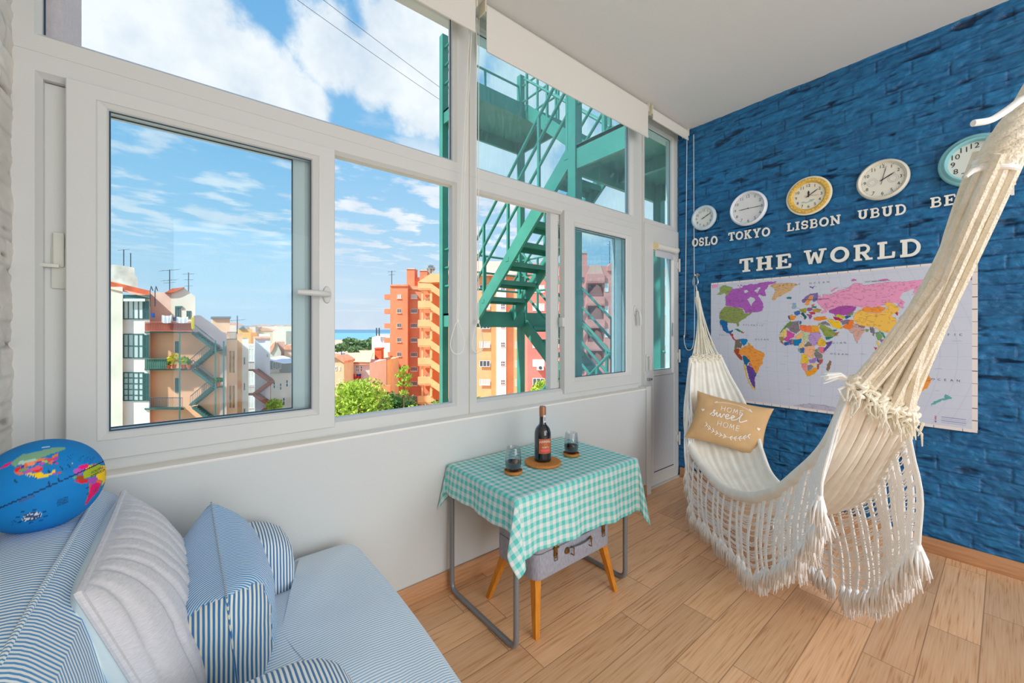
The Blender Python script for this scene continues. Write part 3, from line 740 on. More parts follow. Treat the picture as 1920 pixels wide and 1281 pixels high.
ov = [(0.0085 * math.cos(a), 0.0065 * math.sin(a)) for a in np.linspace(0, 2 * PI, N_ + 1)[:-1]]
e1.add([on_label(x, y + 0.041) for x, y in ov] + [on_label(x * .8, y * .78 + 0.041) for x, y in ov], [(i, (i + 1) % N_, N_ + (i + 1) % N_, N_ + i) for i in range(N_)])
e1.build('emblem', mat('label_gold', (236, 160, 70), 0.5), lb, smooth=0, fix=False)
MB().grid(wrap(1.318, 1.408, rl + .0004, fa - 0.6, fa + 0.6, bz + 0.053, bz + 0.064)).build('stripe', mat('label_pink', (240, 92, 96), 0.55), lb, fix=False)
sl = MB().grid(wrap(1.318, 1.408, 0.0192 * k, fa - .2, fa + 0.75, bz + 0.186, bz + 0.222)).build('seal', mat('neck_seal', (226, 228, 232), 0.6), bt, fix=False)
sb = MB(); zz = bz + 0.204
for a in (0.05, 0.25, 0.45): sb.grid(wrap(1.318, 1.408, 0.0195 * k, fa + a, fa + a + 0.12, zz - 0.010, zz + 0.008, 4))
sb.build('print', mat('seal_grey', (120, 128, 140), 0.6), sl, fix=False)

M_gl = bpy.data.materials.new('drinking_glass'); M_gl.use_nodes = True
nt = M_gl.node_tree; nt.nodes.clear()
o_ = nt.nodes.new('ShaderNodeOutputMaterial'); tr_ = nt.nodes.new('ShaderNodeBsdfTransparent'); gl_ = nt.nodes.new('ShaderNodeBsdfGlossy'); lw_ = nt.nodes.new('ShaderNodeLayerWeight'); mr_ = nt.nodes.new('ShaderNodeMapRange'); mx_ = nt.nodes.new('ShaderNodeMixShader')
tr_.inputs[0].default_value = (0.93, 0.95, 0.97, 1); gl_.inputs['Roughness'].default_value = 0.03; lw_.inputs[0].default_value = 0.35
nt.links.new(lw_.outputs['Facing'], mr_.inputs[0]); mr_.inputs[3].default_value = 0.05; mr_.inputs[4].default_value = 0.5
nt.links.new(mr_.outputs[0], mx_.inputs[0]); nt.links.new(tr_.outputs[0], mx_.inputs[1]); nt.links.new(gl_.outputs[0], mx_.inputs[2]); nt.links.new(mx_.outputs[0], o_.inputs[0])
M_wine = mat('red_wine', (52, 10, 34), 0.05, spec=0.7, coat=0.6)
M_wtop = mat('wine_surface', (150, 26, 62), 0.06, spec=0.6)
def tumbler(x, y, lab_g, lab_c):
    c = MB().lathe([(0, 0.0), (0.036, 0.0), (0.040, 0.003), (0.042, 0.014), (0.039, 0.015), (0.036, 0.006), (0, 0.0055)], (x, y, TT), 40).build('cork_coaster', M_cork, loc=(x, y, TT))
    tag(c, lab_c, 'coaster', 'cork coasters under the wine glasses')
    z = TT + 0.0058
    g = thing('wine_glass', (x, y, z), lab_g, 'glass', 'stemless glasses of red wine')
    pr = [(0.0, 0.0005), (0.018, 0.0005), (0.025, 0.006), (0.0305, 0.018), (0.0325, 0.034), (0.032, 0.05), (0.0295, 0.075), (0.0265, 0.098), (0.0262, 0.0985), (0.0258, 0.098), (0.0288, 0.075), (0.0312, 0.05), (0.0317, 0.034), (0.0297, 0.019), (0.0242, 0.0075), (0.0175, 0.003), (0.0, 0.003)]
    e = 1.13; pr = [(r * e, h * e) for r, h in pr]
    MB().lathe(pr, (x, y, z), 40).build('bowl', M_gl, g, smooth=60)
    w = MB().lathe([(r * e, h * e) for r, h in [(0.0, 0.0034), (0.0172, 0.0034), (0.0238, 0.008), (0.0292, 0.0195), (0.0312, 0.034), (0.0309, 0.041)]], (x, y, z), 40).build('wine', M_wine, g)
    MB().lathe([(0.0309 * e, 0.041 * e), (0.0303 * e, 0.0402 * e), (0, 0.0400 * e)], (x, y, z), 40).build('wine_surface', M_wtop, w)
    return g
tumbler(1.122, 1.392, 'wine glass on the coaster nearer the sofa, before the bottle', 'small cork coaster nearer the sofa, under the closer wine glass')
tumbler(1.513, 1.402, 'wine glass standing behind the bottle, towards the door', 'small cork coaster behind the bottle, towards the door')

# ------------------------------------------------------------------ suitcase stool under the table
M_case = mat('grey_linen', (170, 170, 180), 0.85, rgb2=(146, 146, 158), vscale=160, stretch=(1, 1, 0.3), bump=0.2, bscale=500, bdist=0.001)
M_brass = mat('antique_brass', (150, 118, 70), 0.35, metal=0.9)
M_leg = mat('varnished_pine', (226, 148, 44), 0.4, rgb2=(198, 118, 26), vscale=5, stretch=(20, 20, 1))
SX0, SX1, SY0, SY1, SZ0, SZ1 = 1.085, 1.578, 1.20, 1.475, 0.214, 0.415
st = thing('suitcase_stool', ((SX0 + SX1) / 2, (SY0 + SY1) / 2, 0), 'grey linen suitcase on four splayed pine legs under the table', 'stool')
bm_ = bmesh.new()
def rounded_case(z0, z1, r=0.04, e=0.006, inset=0.0):
    mb = MB(); pts = []
    for cx, cy, a0 in ((SX1 - r, SY1 - r, 0), (SX0 + r, SY1 - r, 90), (SX0 + r, SY0 + r, 180), (SX1 - r, SY0 + r, 270)):
        for q in np.linspace(0, 90, 7):
            a = math.radians(a0 + q); pts.append((cx, cy, math.cos(a), math.sin(a)))
    k = len(pts); vs = []
    for zz, ii in ((z0, e), (z0 + e * .3, e * .3), (z0 + e, 0), (z1 - e, 0), (z1 - e * .3, e * .3), (z1, e)):
        vs += [(cx + c * (r - ii - inset), cy + s * (r - ii - inset), zz) for cx, cy, c, s in pts]
    fs = [(l * k + i, l * k + (i + 1) % k, (l + 1) * k + (i + 1) % k, (l + 1) * k + i) for l in range(5) for i in range(k)]
    fs += [tuple(range(k))[::-1], tuple(5 * k + i for i in range(k))]
    return mb.add(vs, fs)
bm_.free()
rounded_case(SZ0, 0.322).build('case', M_case, st)
rounded_case(0.3235, SZ1).build('lid', M_case, st)
rounded_case(0.3215, 0.324, inset=0.003, e=0.0005).build('seam', mat('seam_dark', (96, 96, 104), 0.7), st)
def case_leg(tx, ty, bx, by):
    t = Vector((tx, ty, SZ0 + 0.001)); b = Vector((bx, by, 0.0)); mb = MB()
    vs = []
    for p, w in ((b, 0.0095), (b + (t - b) * 0.02, 0.0105), (t, 0.0165)):
        vs += [(p.x - w, p.y - w, p.z), (p.x + w, p.y - w, p.z), (p.x + w, p.y + w, p.z), (p.x - w, p.y + w, p.z)]
    fs = [(0, 1, 2, 3)[::-1], (8, 9, 10, 11)] + [(l * 4 + i, l * 4 + (i + 1) % 4, l * 4 + 4 + (i + 1) % 4, l * 4 + 4 + i) for l in (0, 1) for i in range(4)]
    mb.add(vs, fs); return mb.build('leg', M_leg, st, smooth=20)
case_leg(1.115, 1.235, 1.080, 1.193); case_leg(1.118, 1.445, 1.072, 1.515); case_leg(1.548, 1.235, 1.572, 1.176); case_leg(1.545, 1.445, 1.588, 1.51)
def latch(x):
    y = SY0
    l = MB().rbox((x - 0.011, y - 0.004, 0.292), (x + 0.011, y, 0.345), 0.002).rbox((x - 0.008, y - 0.009, 0.305), (x + 0.008, y - 0.003, 0.338), 0.003).tube([(x - 0.013, y - 0.009, 0.328), (x + 0.013, y - 0.009, 0.328)], 0.004, 10).build('latch', M_brass, st)
    MB().tube([(x - 0.007, y - 0.006, 0.308), (x - 0.0085, y - 0.006, 0.273), (x + 0.0085, y - 0.006, 0.273), (x + 0.007, y - 0.006, 0.308)], 0.0018, 6).rbox((x - 0.005, y - 0.006, 0.282), (x + 0.005, y - 0.002, 0.293), 0.0015).build('hasp', M_brass, l)
latch(1.196); latch(1.513)
hx = 1.343
hd = MB(); PP = []
for i, q in enumerate(np.linspace(-1, 1, 15)):
    PP.append([(hx + q * 0.068, SY0 - 0.010 - 0.012 * (1 - q * q), 0.288 + dz) for dz in (-0.011, 0.011)])
A = np.array(PP); hd.grid(A).grid(A + np.array([0, 0.004, 0]))
hd.build('carry_handle', M_case, st)
for s in (-1, 1):
    MB().lathe([(0, 0.006), (0.012, 0.005), (0.0155, 0.0), (0.0155, -0.001)], (hx + s * 0.076, SY0, 0.288), 20, axis='y').tube([(hx + s * 0.058, SY0 - 0.008, 0.272), (hx + s * 0.058, SY0 - 0.026, 0.272), (hx + s * 0.058, SY0 - 0.026, 0.304), (hx + s * 0.058, SY0 - 0.008, 0.304)], 0.0028, 6).build('handle_mount', M_brass, st)
# ================================================================== ARMCHAIR, CUSHIONS, GLOBE
BLU, CRM = (86, 152, 204), (242, 243, 238)
S_y = stripe_mat('ticking_across', BLU, CRM, 0.0092, 1, 0.45, wob=0.012)
S_x = stripe_mat('ticking_end', (72, 126, 174), CRM, 0.0088, 0, 0.45, wob=0.006)
S_seat = stripe_mat('ticking_seat', (156, 196, 226), (246, 248, 248), 0.0080, 1, 0.42, wob=0.010)
def soft_box(a, b, r, puff, seg=6, cuts=10, wr=0.0, seed=0, freq=9.0):
    """upholstered block: rounded box with swollen faces and faint wrinkles"""
    a = Vector(a); b = Vector(b); d = b - a; c = (a + b) / 2
    bm = bmesh.new(); bmesh.ops.create_cube(bm, size=2.0)
    bmesh.ops.subdivide_edges(bm, edges=list(bm.edges), cuts=cuts, use_grid_fill=True)
    for v in bm.verts:
        q = v.co.copy(); h = d / 2
        # rounding: pull the cube onto a rounded box
        p = Vector([q[k] * h[k] for k in range(3)])
        core = Vector([max(-(h[k] - r), min(h[k] - r, p[k])) for k in range(3)])
        n = p - core
        if n.length > 1e-9: p = core + n.normalized() * min(r, n.length if n.length < r else r)
        for k in range(3):
            o1, o2 = [(1, 2), (0, 2), (0, 1)][k]
            p[k] += q[k] * puff[k] * (1 - q[o1] ** 2) * (1 - q[o2] ** 2)
        if wr:
            w = math.sin(p.x * freq * 2 + p.y * freq * 1.3 + seed) * math.sin(p.y * freq * 1.7 - p.z * freq * 2 + seed * 2)
            p += (n.normalized() if n.length > 1e-9 else Vector((0, 0, 1))) * wr * w
        v.co = p + c
    bm.verts.index_update()
    mb = MB(); mb.add([v.co[:] for v in bm.verts], [[v.index for v in f.verts] for f in bm.faces]); bm.free()
    return mb
def by_normal(o, axis_mat):
    """second material on faces that look along an axis"""
    for p in o.data.polygons:
        p.material_index = axis_mat(p.normal, p.center)
ac = thing('armchair', (0.02, 1.215, 0), 'armchair in blue and white ticking stripes in the corner under the window', 'armchair')
soft_box((-0.36, 0.76, 0.10), (0.40, 1.61, 0.29), 0.03, (0.0, 0.005, 0), cuts=6).build('base', [S_y], ac, smooth=180)
# T-shaped seat cushion in front of the arms
SC0 = MB(); nx, ny = 46, 60; top = np.zeros((nx, ny, 3))
def seat_shape():
    bm = bmesh.new()
    P = []
    us = np.linspace(0, 1, 48); vs = np.linspace(-1, 1, 64)
    rings = []
    for layer in range(9):
        f = layer / 8.0; ang = (f - 0.5) * PI; zz = 0.358 + 0.062 * math.sin(ang); ins = 0.045 * (1 - math.cos(ang))
        rings.append((zz, ins))
    return rings
def seat_outline(ins):
    x0, x1 = -0.12, 0.512; ya, yb, yc, yd = 0.700, 0.910, 1.432, 1.648; xs = 0.272
    pts = []
    def arc(cx, cy, r, a0, a1, n=8):
        for a in np.linspace(a0, a1, n): pts.append((cx + r * math.cos(math.radians(a)), cy + r * math.sin(math.radians(a))))
    r = 0.055
    pts.append((x0, yb)); pts.append((0.10, yb)); pts.append((0.235, yb)); pts.append((0.247, yb - 0.012))
    arc(xs + 0.03, ya + r, r - ins, 180, 270); arc(x1 - r * 1.5, ya + r * 1.5, r * 1.5 - ins, 270, 360, 10)
    for q in np.linspace(0, 1, 14)[1:-1]: pts.append((x1 - ins + 0.012 * math.sin(q * PI), ya + 0.09 + (yd - ya - 0.18) * q))
    arc(x1 - r * 1.5, yd - r * 1.5, r * 1.5 - ins, 0, 90, 10); arc(xs + 0.03, yd - r, r - ins, 90, 180)
    pts.append((0.247, yc + 0.012)); pts.append((0.235, yc)); pts.append((0.10, yc)); pts.append((x0, yc))
    return pts
mb = MB(); ks = None; vs = []
for zz, ins in seat_shape():
    o = seat_outline(ins); ks = len(o); vs += [(x, y, zz) for x, y in o]
fs = [(l * ks + i, l * ks + (i + 1) % ks, (l + 1) * ks + (i + 1) % ks, (l + 1) * ks + i) for l in range(8) for i in range(ks)]
fs.append(tuple(range(ks))[::-1])
# crowned top: shrink rings inward
base = 8 * ks; cx, cy = 0.18, 1.21
for q in range(1, 7):
    t = q / 7.0
    for i in range(ks):
        x, y, z = vs[base + i]
        xx = x + (cx - x) * t; yy = y + (cy - y) * t
        vs.append((xx, yy, z + 0.022 * (1 - (1 - t) ** 2) + 0.003 * math.sin(yy * 31 + xx * 9) * t + 0.004 * math.sin(yy * 13 - xx * 17)))
    pb = base + (q - 1) * ks; nb = base + q * ks
    fs += [(pb + i, pb + (i + 1) % ks, nb + (i + 1) % ks, nb + i) for i in range(ks)]
vs.append((cx, cy, vs[-1][2])); c_ = len(vs) - 1; pb = base + 6 * ks
fs += [(pb + i, pb + (i + 1) % ks, c_) for i in range(ks)]
mb.add(vs, fs); seat = mb.build('seat_cushion', [S_seat], ac, smooth=180)
def arm(y0, y1):
    # rounded slab: the silhouette seen from the seat is a loaf with a soft front corner
    o = []
    for a in np.linspace(0, 1, 40):
        pass
    prof = [(-0.30, 0.10), (0.255, 0.10), (0.262, 0.18), (0.262, 0.30), (0.262, 0.42), (0.262, 0.49), (0.254, 0.53), (0.235, 0.563), (0.205, 0.585), (0.165, 0.598), (0.11, 0.602), (0.03, 0.603), (-0.08, 0.603), (-0.20, 0.60), (-0.30, 0.59)]
    mb = MB(); k = len(prof); L_ = 9; vs = []
    for l in range(L_):
        f = l / (L_ - 1); ang = (f - 0.5) * PI; yy = (y0 + y1) / 2 + (y1 - y0) / 2 * math.copysign(abs(math.sin(ang)) ** 0.7, math.sin(ang)); ins = 0.035 * (1 - math.cos(ang) ** 0.6)
        for x, z in prof:
            sxx = 1 if x > 0.1 else 0
            vs.append((x - ins * sxx, yy, z - (ins * 1.0 if z > 0.3 else 0)))
    fs = [(l * k + i, l * k + (i + 1) % k, (l + 1) * k + (i + 1) % k, (l + 1) * k + i) for l in range(L_ - 1) for i in range(k)]
    fs += [tuple(range(k)), tuple((L_ - 1) * k + i for i in range(k))[::-1]]
    mb.add(vs, fs); o = mb.build('arm', [S_y, S_x], ac, smooth=60)
    by_normal(o, lambda n, c: 1)
    # piping round the inner edge of the arm
    y = y0 if y0 > 1.2 else y1
    return o
arm(1.440, 1.640); arm(0.715, 0.900)
bk = soft_box((-0.372, 0.725, 0.12), (-0.16, 1.645, 0.80), 0.06, (0.03, 0.0, 0.02), cuts=14)
bk.v = [(max(x, -0.385) + 0.10 * (0.8 - z) * (1 if x > -0.27 else 0), y, z) for x, y, z in bk.v]
bo = bk.build('back', [S_y], ac, smooth=180)
MB().tube([tuple(p) for p in spline([(-0.178, 0.765, 0.60), (-0.198, 0.795, 0.765), (-0.205, 0.85, 0.801), (-0.200, 1.2, 0.815), (-0.205, 1.54, 0.803), (-0.198, 1.60, 0.765), (-0.178, 1.615, 0.60)], 60)], 0.0045, 8).build('piping', stripe_mat('piping_ticking', (86, 150, 196), CRM, 0.008, 1, 0.4), bo)
for x, y in ((-0.31, 0.80), (-0.31, 1.58), (0.36, 0.80), (0.36, 1.58)):
    MB().lathe([(0, 0), (0.018, 0.0), (0.026, 0.10), (0, 0.10)], (x, y, 0.0), 16).build('leg', mat('chair_foot', (120, 80, 50), 0.5), ac)

def pillow(w, h, t, n=40, pw=2.3, ear=0.06, quilt=0, seed=0, wr=0.004):
    """pillow standing in its own x-z plane, front towards -y: arrays front and back (n, n, 3)"""
    u = np.linspace(-1, 1, n); U, V = np.meshgrid(u, u, indexing='ij')
    env = ((1 - np.abs(U) ** pw) * (1 - np.abs(V) ** pw)) ** 0.52
    pinch = 1 - ear * ((1 - V ** 2) * np.abs(U) ** 3); pinch2 = 1 - ear * ((1 - U ** 2) * np.abs(V) ** 3)
    X = U * w / 2 * pinch; Z = V * h / 2 * pinch2
    wrk = wr * (fbm(U * 3 + 7 + seed, V * 3 + 3, 3, seed) - 0.5) * 2 * env
    q = 0
    if quilt: q = -0.011 * np.exp(-((np.mod((U + 1) / 2 * quilt + 0.16 * np.sin(V * 3 + U * 5), 1.0) - 0.5) / 0.11) ** 2) * env ** 0.4
    F = np.stack([X, -(t / 2 * env + wrk + q), Z], -1)
    B = np.stack([X, (t / 2 * env - wrk), Z], -1)
    return F, B
def place(M, A):
    s = A.shape; q = A.reshape(-1, 3) @ np.array(M.to_3x3()).T + np.array(M.translation)
    return q.reshape(s)
def frame(c, xdir, zdir):
    x = Vector(xdir).normalized(); z = Vector(zdir); z = (z - x * z.dot(x)).normalized(); y = z.cross(x)
    M = Matrix((x, y, z)).transposed().to_4x4(); M.translation = Vector(c); return M

# grey quilted cushion leaning on the chair back (front looks along +x)
M_linen = mat('grey_quilt_linen', (224, 221, 223), 0.9, rgb2=(204, 202, 206), vscale=90, stretch=(1, 1, 6), bump=0.35, bscale=420, bdist=0.0015, sheen=0.2)
M_whitec = mat('white_cotton', (224, 236, 236), 0.9, bump=0.1, bscale=60)
gp = thing('cushion', (-0.06, 1.245, 0.44), 'grey quilted linen cushion leaning against the striped chair back', 'cushion', 'cushions on the armchair')
Mg = frame((-0.083, 1.255, 0.605), (0.0, 1.0, 0.0), (-0.36, 0.02, 1.0))
F, B = pillow(0.54, 0.42, 0.185, 110, quilt=11, ear=0.02, pw=2.6, wr=0.006, seed=4)
MB().grid(place(Mg, F)).build('front_cover', M_linen, gp, smooth=180, fix=False)
MB().grid(place(Mg, B)[:, ::-1]).build('back_cover', M_whitec, gp, smooth=180, fix=False)
edge = np.concatenate([F[:, 0], F[-1, 1:], F[::-1, -1][1:], F[0, ::-1][1:-1]])
pe = place(Mg, edge[None])[0]
MB().tube([tuple(p) for p in pe], 0.0065, 8, closed=True).build('seam', M_linen, gp)

# plump striped cushion in front of it
bp_ = thing('cushion', (0.05, 1.27, 0.44), 'plump blue striped cushion upright on the seat before the grey one', 'cushion', 'cushions on the armchair')
Mb = frame((0.06, 1.275, 0.562), (-0.03, 1.0, 0.10), (-0.10, 0.0, 1.0))
F, B = pillow(0.47, 0.30, 0.205, 48, pw=3.2, ear=0.10, wr=0.010, seed=9)
S_py = stripe_mat('ticking_cushion', (84, 154, 210), (222, 236, 246), 0.0072, 1, 0.52, wob=0.016)
S_px = stripe_mat('ticking_cushion_end', (62, 124, 178), (240, 236, 216), 0.0088, 0, 0.5, wob=0.005)
fo = MB().grid(place(Mb, F)).build('front_cover', [S_py, S_px], bp_, smooth=180, fix=False)
bo_ = MB().grid(place(Mb, B)[:, ::-1]).build('back_cover', [S_py, S_px], bp_, smooth=180, fix=False)
for o in (fo, bo_): by_normal(o, lambda n, c: 1 if abs(n.y) > 0.40 and c.y < -0.1 else 0)
edge = np.concatenate([F[:, 0], F[-1, 1:], F[::-1, -1][1:], F[0, ::-1][1:-1]])
MB().tube([tuple(p) for p in place(Mb, edge[None])[0]], 0.0022, 6, closed=True).build('seam', stripe_mat('seam_ticking', (62, 124, 178), (226, 226, 210), 0.008, 1), bp_)

# ------------------------------------------------------------------ soft globe on top of the chair back
def globe():
    c0 = np.array((-0.264, 1.345, 0.905)); R0 = 0.0985
    to = np.array((0.0, 0.0, EYE)) - c0; dist = float(np.linalg.norm(to)); ey = to / dist       # turned towards the room
    ex = np.cross((0, 0, 1), ey); ex /= np.linalg.norm(ex); ez = np.cross(ey, ex)
    def loc(x, y):
        """where a mark read off the photograph sits on the ball, in the ball's own front disc"""
        d = np.array(aim(x / 7.118, 820 + y / 7.118)); d /= np.linalg.norm(d); b = float(d @ (-to)); q = dist ** 2 - R0 ** 2
        disc = b * b - q; t = b - math.sqrt(disc) if disc > 0 else b
        n = -to * 0 + (d * t + to) / R0; n = n / np.linalg.norm(n)
        return float(n @ ex), float(n @ ez)
    A = [  # land shapes read off the toy, in reading order (colour, outline)
        ((126, 172, 140), [(140, 340), (300, 230), (520, 190), (640, 150), (880, 130), (860, 165), (760, 200), (640, 240), (540, 280), (400, 310), (300, 350), (190, 400)]),
        ((178, 214, 196), [(260, 320), (470, 290), (560, 280), (420, 330), (330, 360), (230, 380)]),
        ((240, 20, 120), [(0, 420), (60, 370), (170, 325), (120, 375), (0, 430)]),
        ((226, 40, 52), [(185, 460), (200, 420), (270, 385), (280, 430), (240, 455)]),
        ((250, 110, 50), [(270, 385), (350, 345), (380, 370), (340, 410), (290, 420)]),
        ((250, 150, 110), [(350, 345), (450, 325), (480, 350), (430, 385), (370, 380)]),
        ((60, 60, 160), [(275, 380), (320, 375), (320, 410), (285, 420)]),
        ((120, 170, 90), [(240, 455), (300, 420), (380, 400), (390, 430), (310, 460)]),
        ((190, 90, 180), [(320, 470), (350, 430), (400, 430), (410, 470), (340, 490)]),
        ((250, 110, 50), [(185, 460), (250, 462), (320, 480), (330, 500), (250, 500), (210, 490)]),
        ((240, 90, 120), [(400, 430), (500, 380), (560, 390), (520, 440), (430, 460)]),
        ((250, 130, 60), [(450, 320), (530, 290), (610, 280), (570, 330), (480, 350)]),
        ((70, 70, 170), [(480, 330), (550, 310), (560, 335), (490, 350)]),
        ((170, 200, 90), [(550, 310), (640, 300), (630, 340), (570, 350)]),
        ((240, 70, 60), [(610, 280), (710, 280), (690, 320), (640, 330)]),
        ((200, 80, 190), [(520, 340), (600, 330), (580, 370), (520, 360)]),
        ((250, 120, 40), [(690, 260), (770, 215), (775, 250), (700, 280)]),
        ((230, 40, 50), [(430, 460), (520, 430), (580, 390), (560, 450), (480, 470)]),
        ((70, 140, 80), [(600, 370), (650, 340), (690, 350), (640, 380)]),
        ((250, 120, 70), [(640, 340), (700, 310), (730, 320), (690, 360)]),
        ((200, 60, 150), [(700, 290), (770, 260), (775, 290), (720, 320)]),
        ((226, 30, 60), [(720, 345), (770, 345), (800, 360), (750, 365)]),
        ((60, 60, 150), [(690, 330), (740, 320), (760, 345), (700, 350)]),
        ((248, 206, 20), [(330, 480), (440, 480), (540, 465), (570, 490), (620, 500), (690, 480), (700, 440), (740, 435), (740, 460), (690, 505), (580, 540), (480, 565), (455, 520), (380, 500)]),
        ((248, 206, 20), [(340, 490), (400, 525), (440, 540), (400, 530), (350, 510)]),
        ((226, 40, 60), [(760, 480), (820, 455), (810, 475), (760, 500)]),
        ((90, 140, 60), [(820, 465), (870, 490), (860, 495), (830, 485)]),
        ((190, 60, 180), [(700, 480), (745, 480), (730, 505), (705, 500)]),
        ((70, 120, 60), [(900, 490), (940, 470), (935, 485)]), ((226, 190, 60), [(950, 350), (1000, 335), (960, 360)]),
        ((240, 20, 130), [(1030, 400), (1090, 370), (1170, 355), (1190, 380), (1150, 430), (1070, 430)]),
        ((190, 90, 190), [(970, 440), (1030, 410), (1110, 440), (1090, 490), (1000, 500)]),
        ((166, 184, 40), [(1180, 375), (1240, 360), (1300, 350), (1350, 380), (1330, 430), (1290, 500), (1200, 540), (1110, 550), (1110, 470), (1160, 430)]),
        ((190, 90, 190), [(1230, 355), (1270, 355), (1260, 380), (1235, 378)]),
        ((248, 206, 20), [(1350, 380), (1430, 370), (1438, 410), (1425, 500), (1400, 600), (1350, 650), (1370, 580), (1290, 560), (1280, 510), (1330, 440)]),
        ((248, 206, 20), [(1130, 430), (1190, 385), (1240, 385), (1200, 420), (1150, 445)]),
        ((176, 70, 40), [(1010, 560), (1030, 510), (1110, 510), (1120, 550), (1170, 560), (1160, 580), (1060, 585)]),
        ((110, 180, 110), [(970, 540), (1010, 515), (1025, 530), (990, 560)]),
        ((226, 34, 44), [(975, 575), (1060, 580), (1170, 575), (1170, 610), (1080, 620), (1010, 595)]),
        ((170, 80, 180), [(1170, 560), (1280, 530), (1310, 550), (1270, 600), (1210, 630), (1185, 600)]),
        ((250, 110, 40), [(1280, 575), (1330, 570), (1360, 590), (1350, 620), (1290, 605)]),
        ((240, 10, 110), [(1220, 630), (1290, 600), (1345, 620), (1310, 720), (1230, 800), (1150, 900), (1125, 915), (1190, 760)]),
        ((230, 90, 40), [(1185, 600), (1215, 630), (1190, 780), (1130, 910), (1165, 810), (1190, 700)]),
        ((60, 130, 80), [(1340, 650), (1385, 650), (1340, 685)]),
        ((240, 150, 150), [(1190, 85), (1270, 130), (1420, 230), (1380, 220), (1290, 155)]),
        ((220, 220, 235), [(500, 155), (600, 125), (700, 115), (620, 140)]),
    ]
    n, m = 300, 200
    th = np.linspace(0.0005, PI - 0.0005, n); ph = np.linspace(0, 2 * PI, m)
    TH, PH = np.meshgrid(th, ph, indexing='ij')
    p = -np.cos(TH); q = np.sin(TH) * np.sin(PH); f = np.sin(TH) * np.cos(PH)      # f > 0 faces the room
    bl = np.array(lin((14, 128, 200))); C = np.empty(TH.shape + (3,)); C[:] = bl
    C *= (0.92 + 0.16 * fbm(p * 5 + 9, q * 6 + 9, 3, 5))[..., None]
    jx = p + 0.008 * (fbm(p * 40 + 50, q * 40 + 50, 2, 8) - 0.5); jy = q + 0.01 * (fbm(p * 40 + 90, q * 40, 2, 9) - 0.5)
    front = f > -0.12
    for c, pl in A:
        k = inpoly(jx, jy, [loc(*a) for a in pl]) & front; C[k] = lin(c)
    # equator, rose of the winds, short lines of small print
    def line(a, b, w, c):
        (x0, y0), (x1, y1) = loc(*a), loc(*b); d = math.hypot(x1 - x0, y1 - y0)
        t = np.clip(((p - x0) * (x1 - x0) + (q - y0) * (y1 - y0)) / d ** 2, 0, 1)
        C[(np.hypot(p - x0 - t * (x1 - x0), q - y0 - t * (y1 - y0)) < w) & (f > 0)] = lin(c)
    line((0, 945), (960, 520), 0.014, (16, 40, 80)); line((960, 520), (1440, 300), 0.014, (16, 40, 80))
    rs = np.random.default_rng(3)
    for bx, by in ((420, 530), (760, 560), (640, 600), (190, 570), (800, 400), (880, 380), (1050, 280), (1130, 290), (1190, 300), (1150, 660), (1150, 760), (900, 260), (640, 440), (1240, 720), (1260, 680), (150, 1130), (1330, 430), (1400, 460)):
        for k in range(3):
            l = rs.uniform(35, 75); line((bx, by + k * 22), (bx + l, by + k * 22 - l * 0.42), 0.004, (14, 60, 110))
    cx, cy = loc(425, 1060); dd = np.hypot((p - cx) / (loc(555, 1060)[0] - cx), (q - cy) / (loc(425, 1005)[1] - cy)) * 0.24
    C[(dd < 0.24) & (f > 0)] = lin((214, 226, 240)); C[(dd < 0.225) & (dd > 0.195) & (f > 0)] = lin((40, 60, 100))
    for k in range(4):
        a = k * PI / 4 + 0.3; line((425 - 108 * math.cos(a), 1060 - 45 * math.sin(a)), (425 + 108 * math.cos(a), 1060 + 45 * math.sin(a)), 0.011, (60, 80, 116))
    for a in ((235, 1068), (305, 990), (460, 968), (595, 990), (610, 1058), (550, 1110), (415, 1138), (265, 1133)):
        line((a[0] - 18, a[1] + 6), (a[0] + 18, a[1] - 6), 0.014, (20, 60, 110))
    P = c0 + R0 * (p[..., None] * ex + q[..., None] * ez + f[..., None] * ey)
    o = grid_object('globe_cushion', P, attr_mat('globe_print', 0.75), loc=tuple(c0 - np.array((0, 0, R0))), colors=C, smooth=True)
    tag(o, 'blue stuffed globe with coloured countries lying on top of the armchair back', 'globe cushion')
    # bold words printed on the toy
    def surf(x, y):
        a, b = loc(x, y); g = math.sqrt(max(0, 1 - a * a - b * b)); return tuple(c0 + R0 * 1.006 * (a * ex + b * ez + g * ey))
    def word(s, x, y, h, slope, c):
        mb = MB(); text_into(mb, s, h, lambda u, v: surf(x + u + slope[0] * v, y - v - slope[1] * u), spread=1.1); return mb.build('lettering', c, o, smooth=0, fix=False)
    ink = mat('globe_ink', (16, 30, 60), 0.8); red = mat('globe_red_ink', (120, 20, 60), 0.8)
    word('EQUATOR', 365, 822, 34, (0, 0.38), red)
    for k, s in enumerate(('SOUTH', 'PACIFIC', 'OCEAN')): word(s, 835, 822 + k * 31, 27, (0, 0.36), ink)
    for k, s in enumerate(('SOUTH', 'AMERICA')): word(s, 1290 + 12 * k, 440 + k * 38, 30, (0, 0.5), ink)
globe()
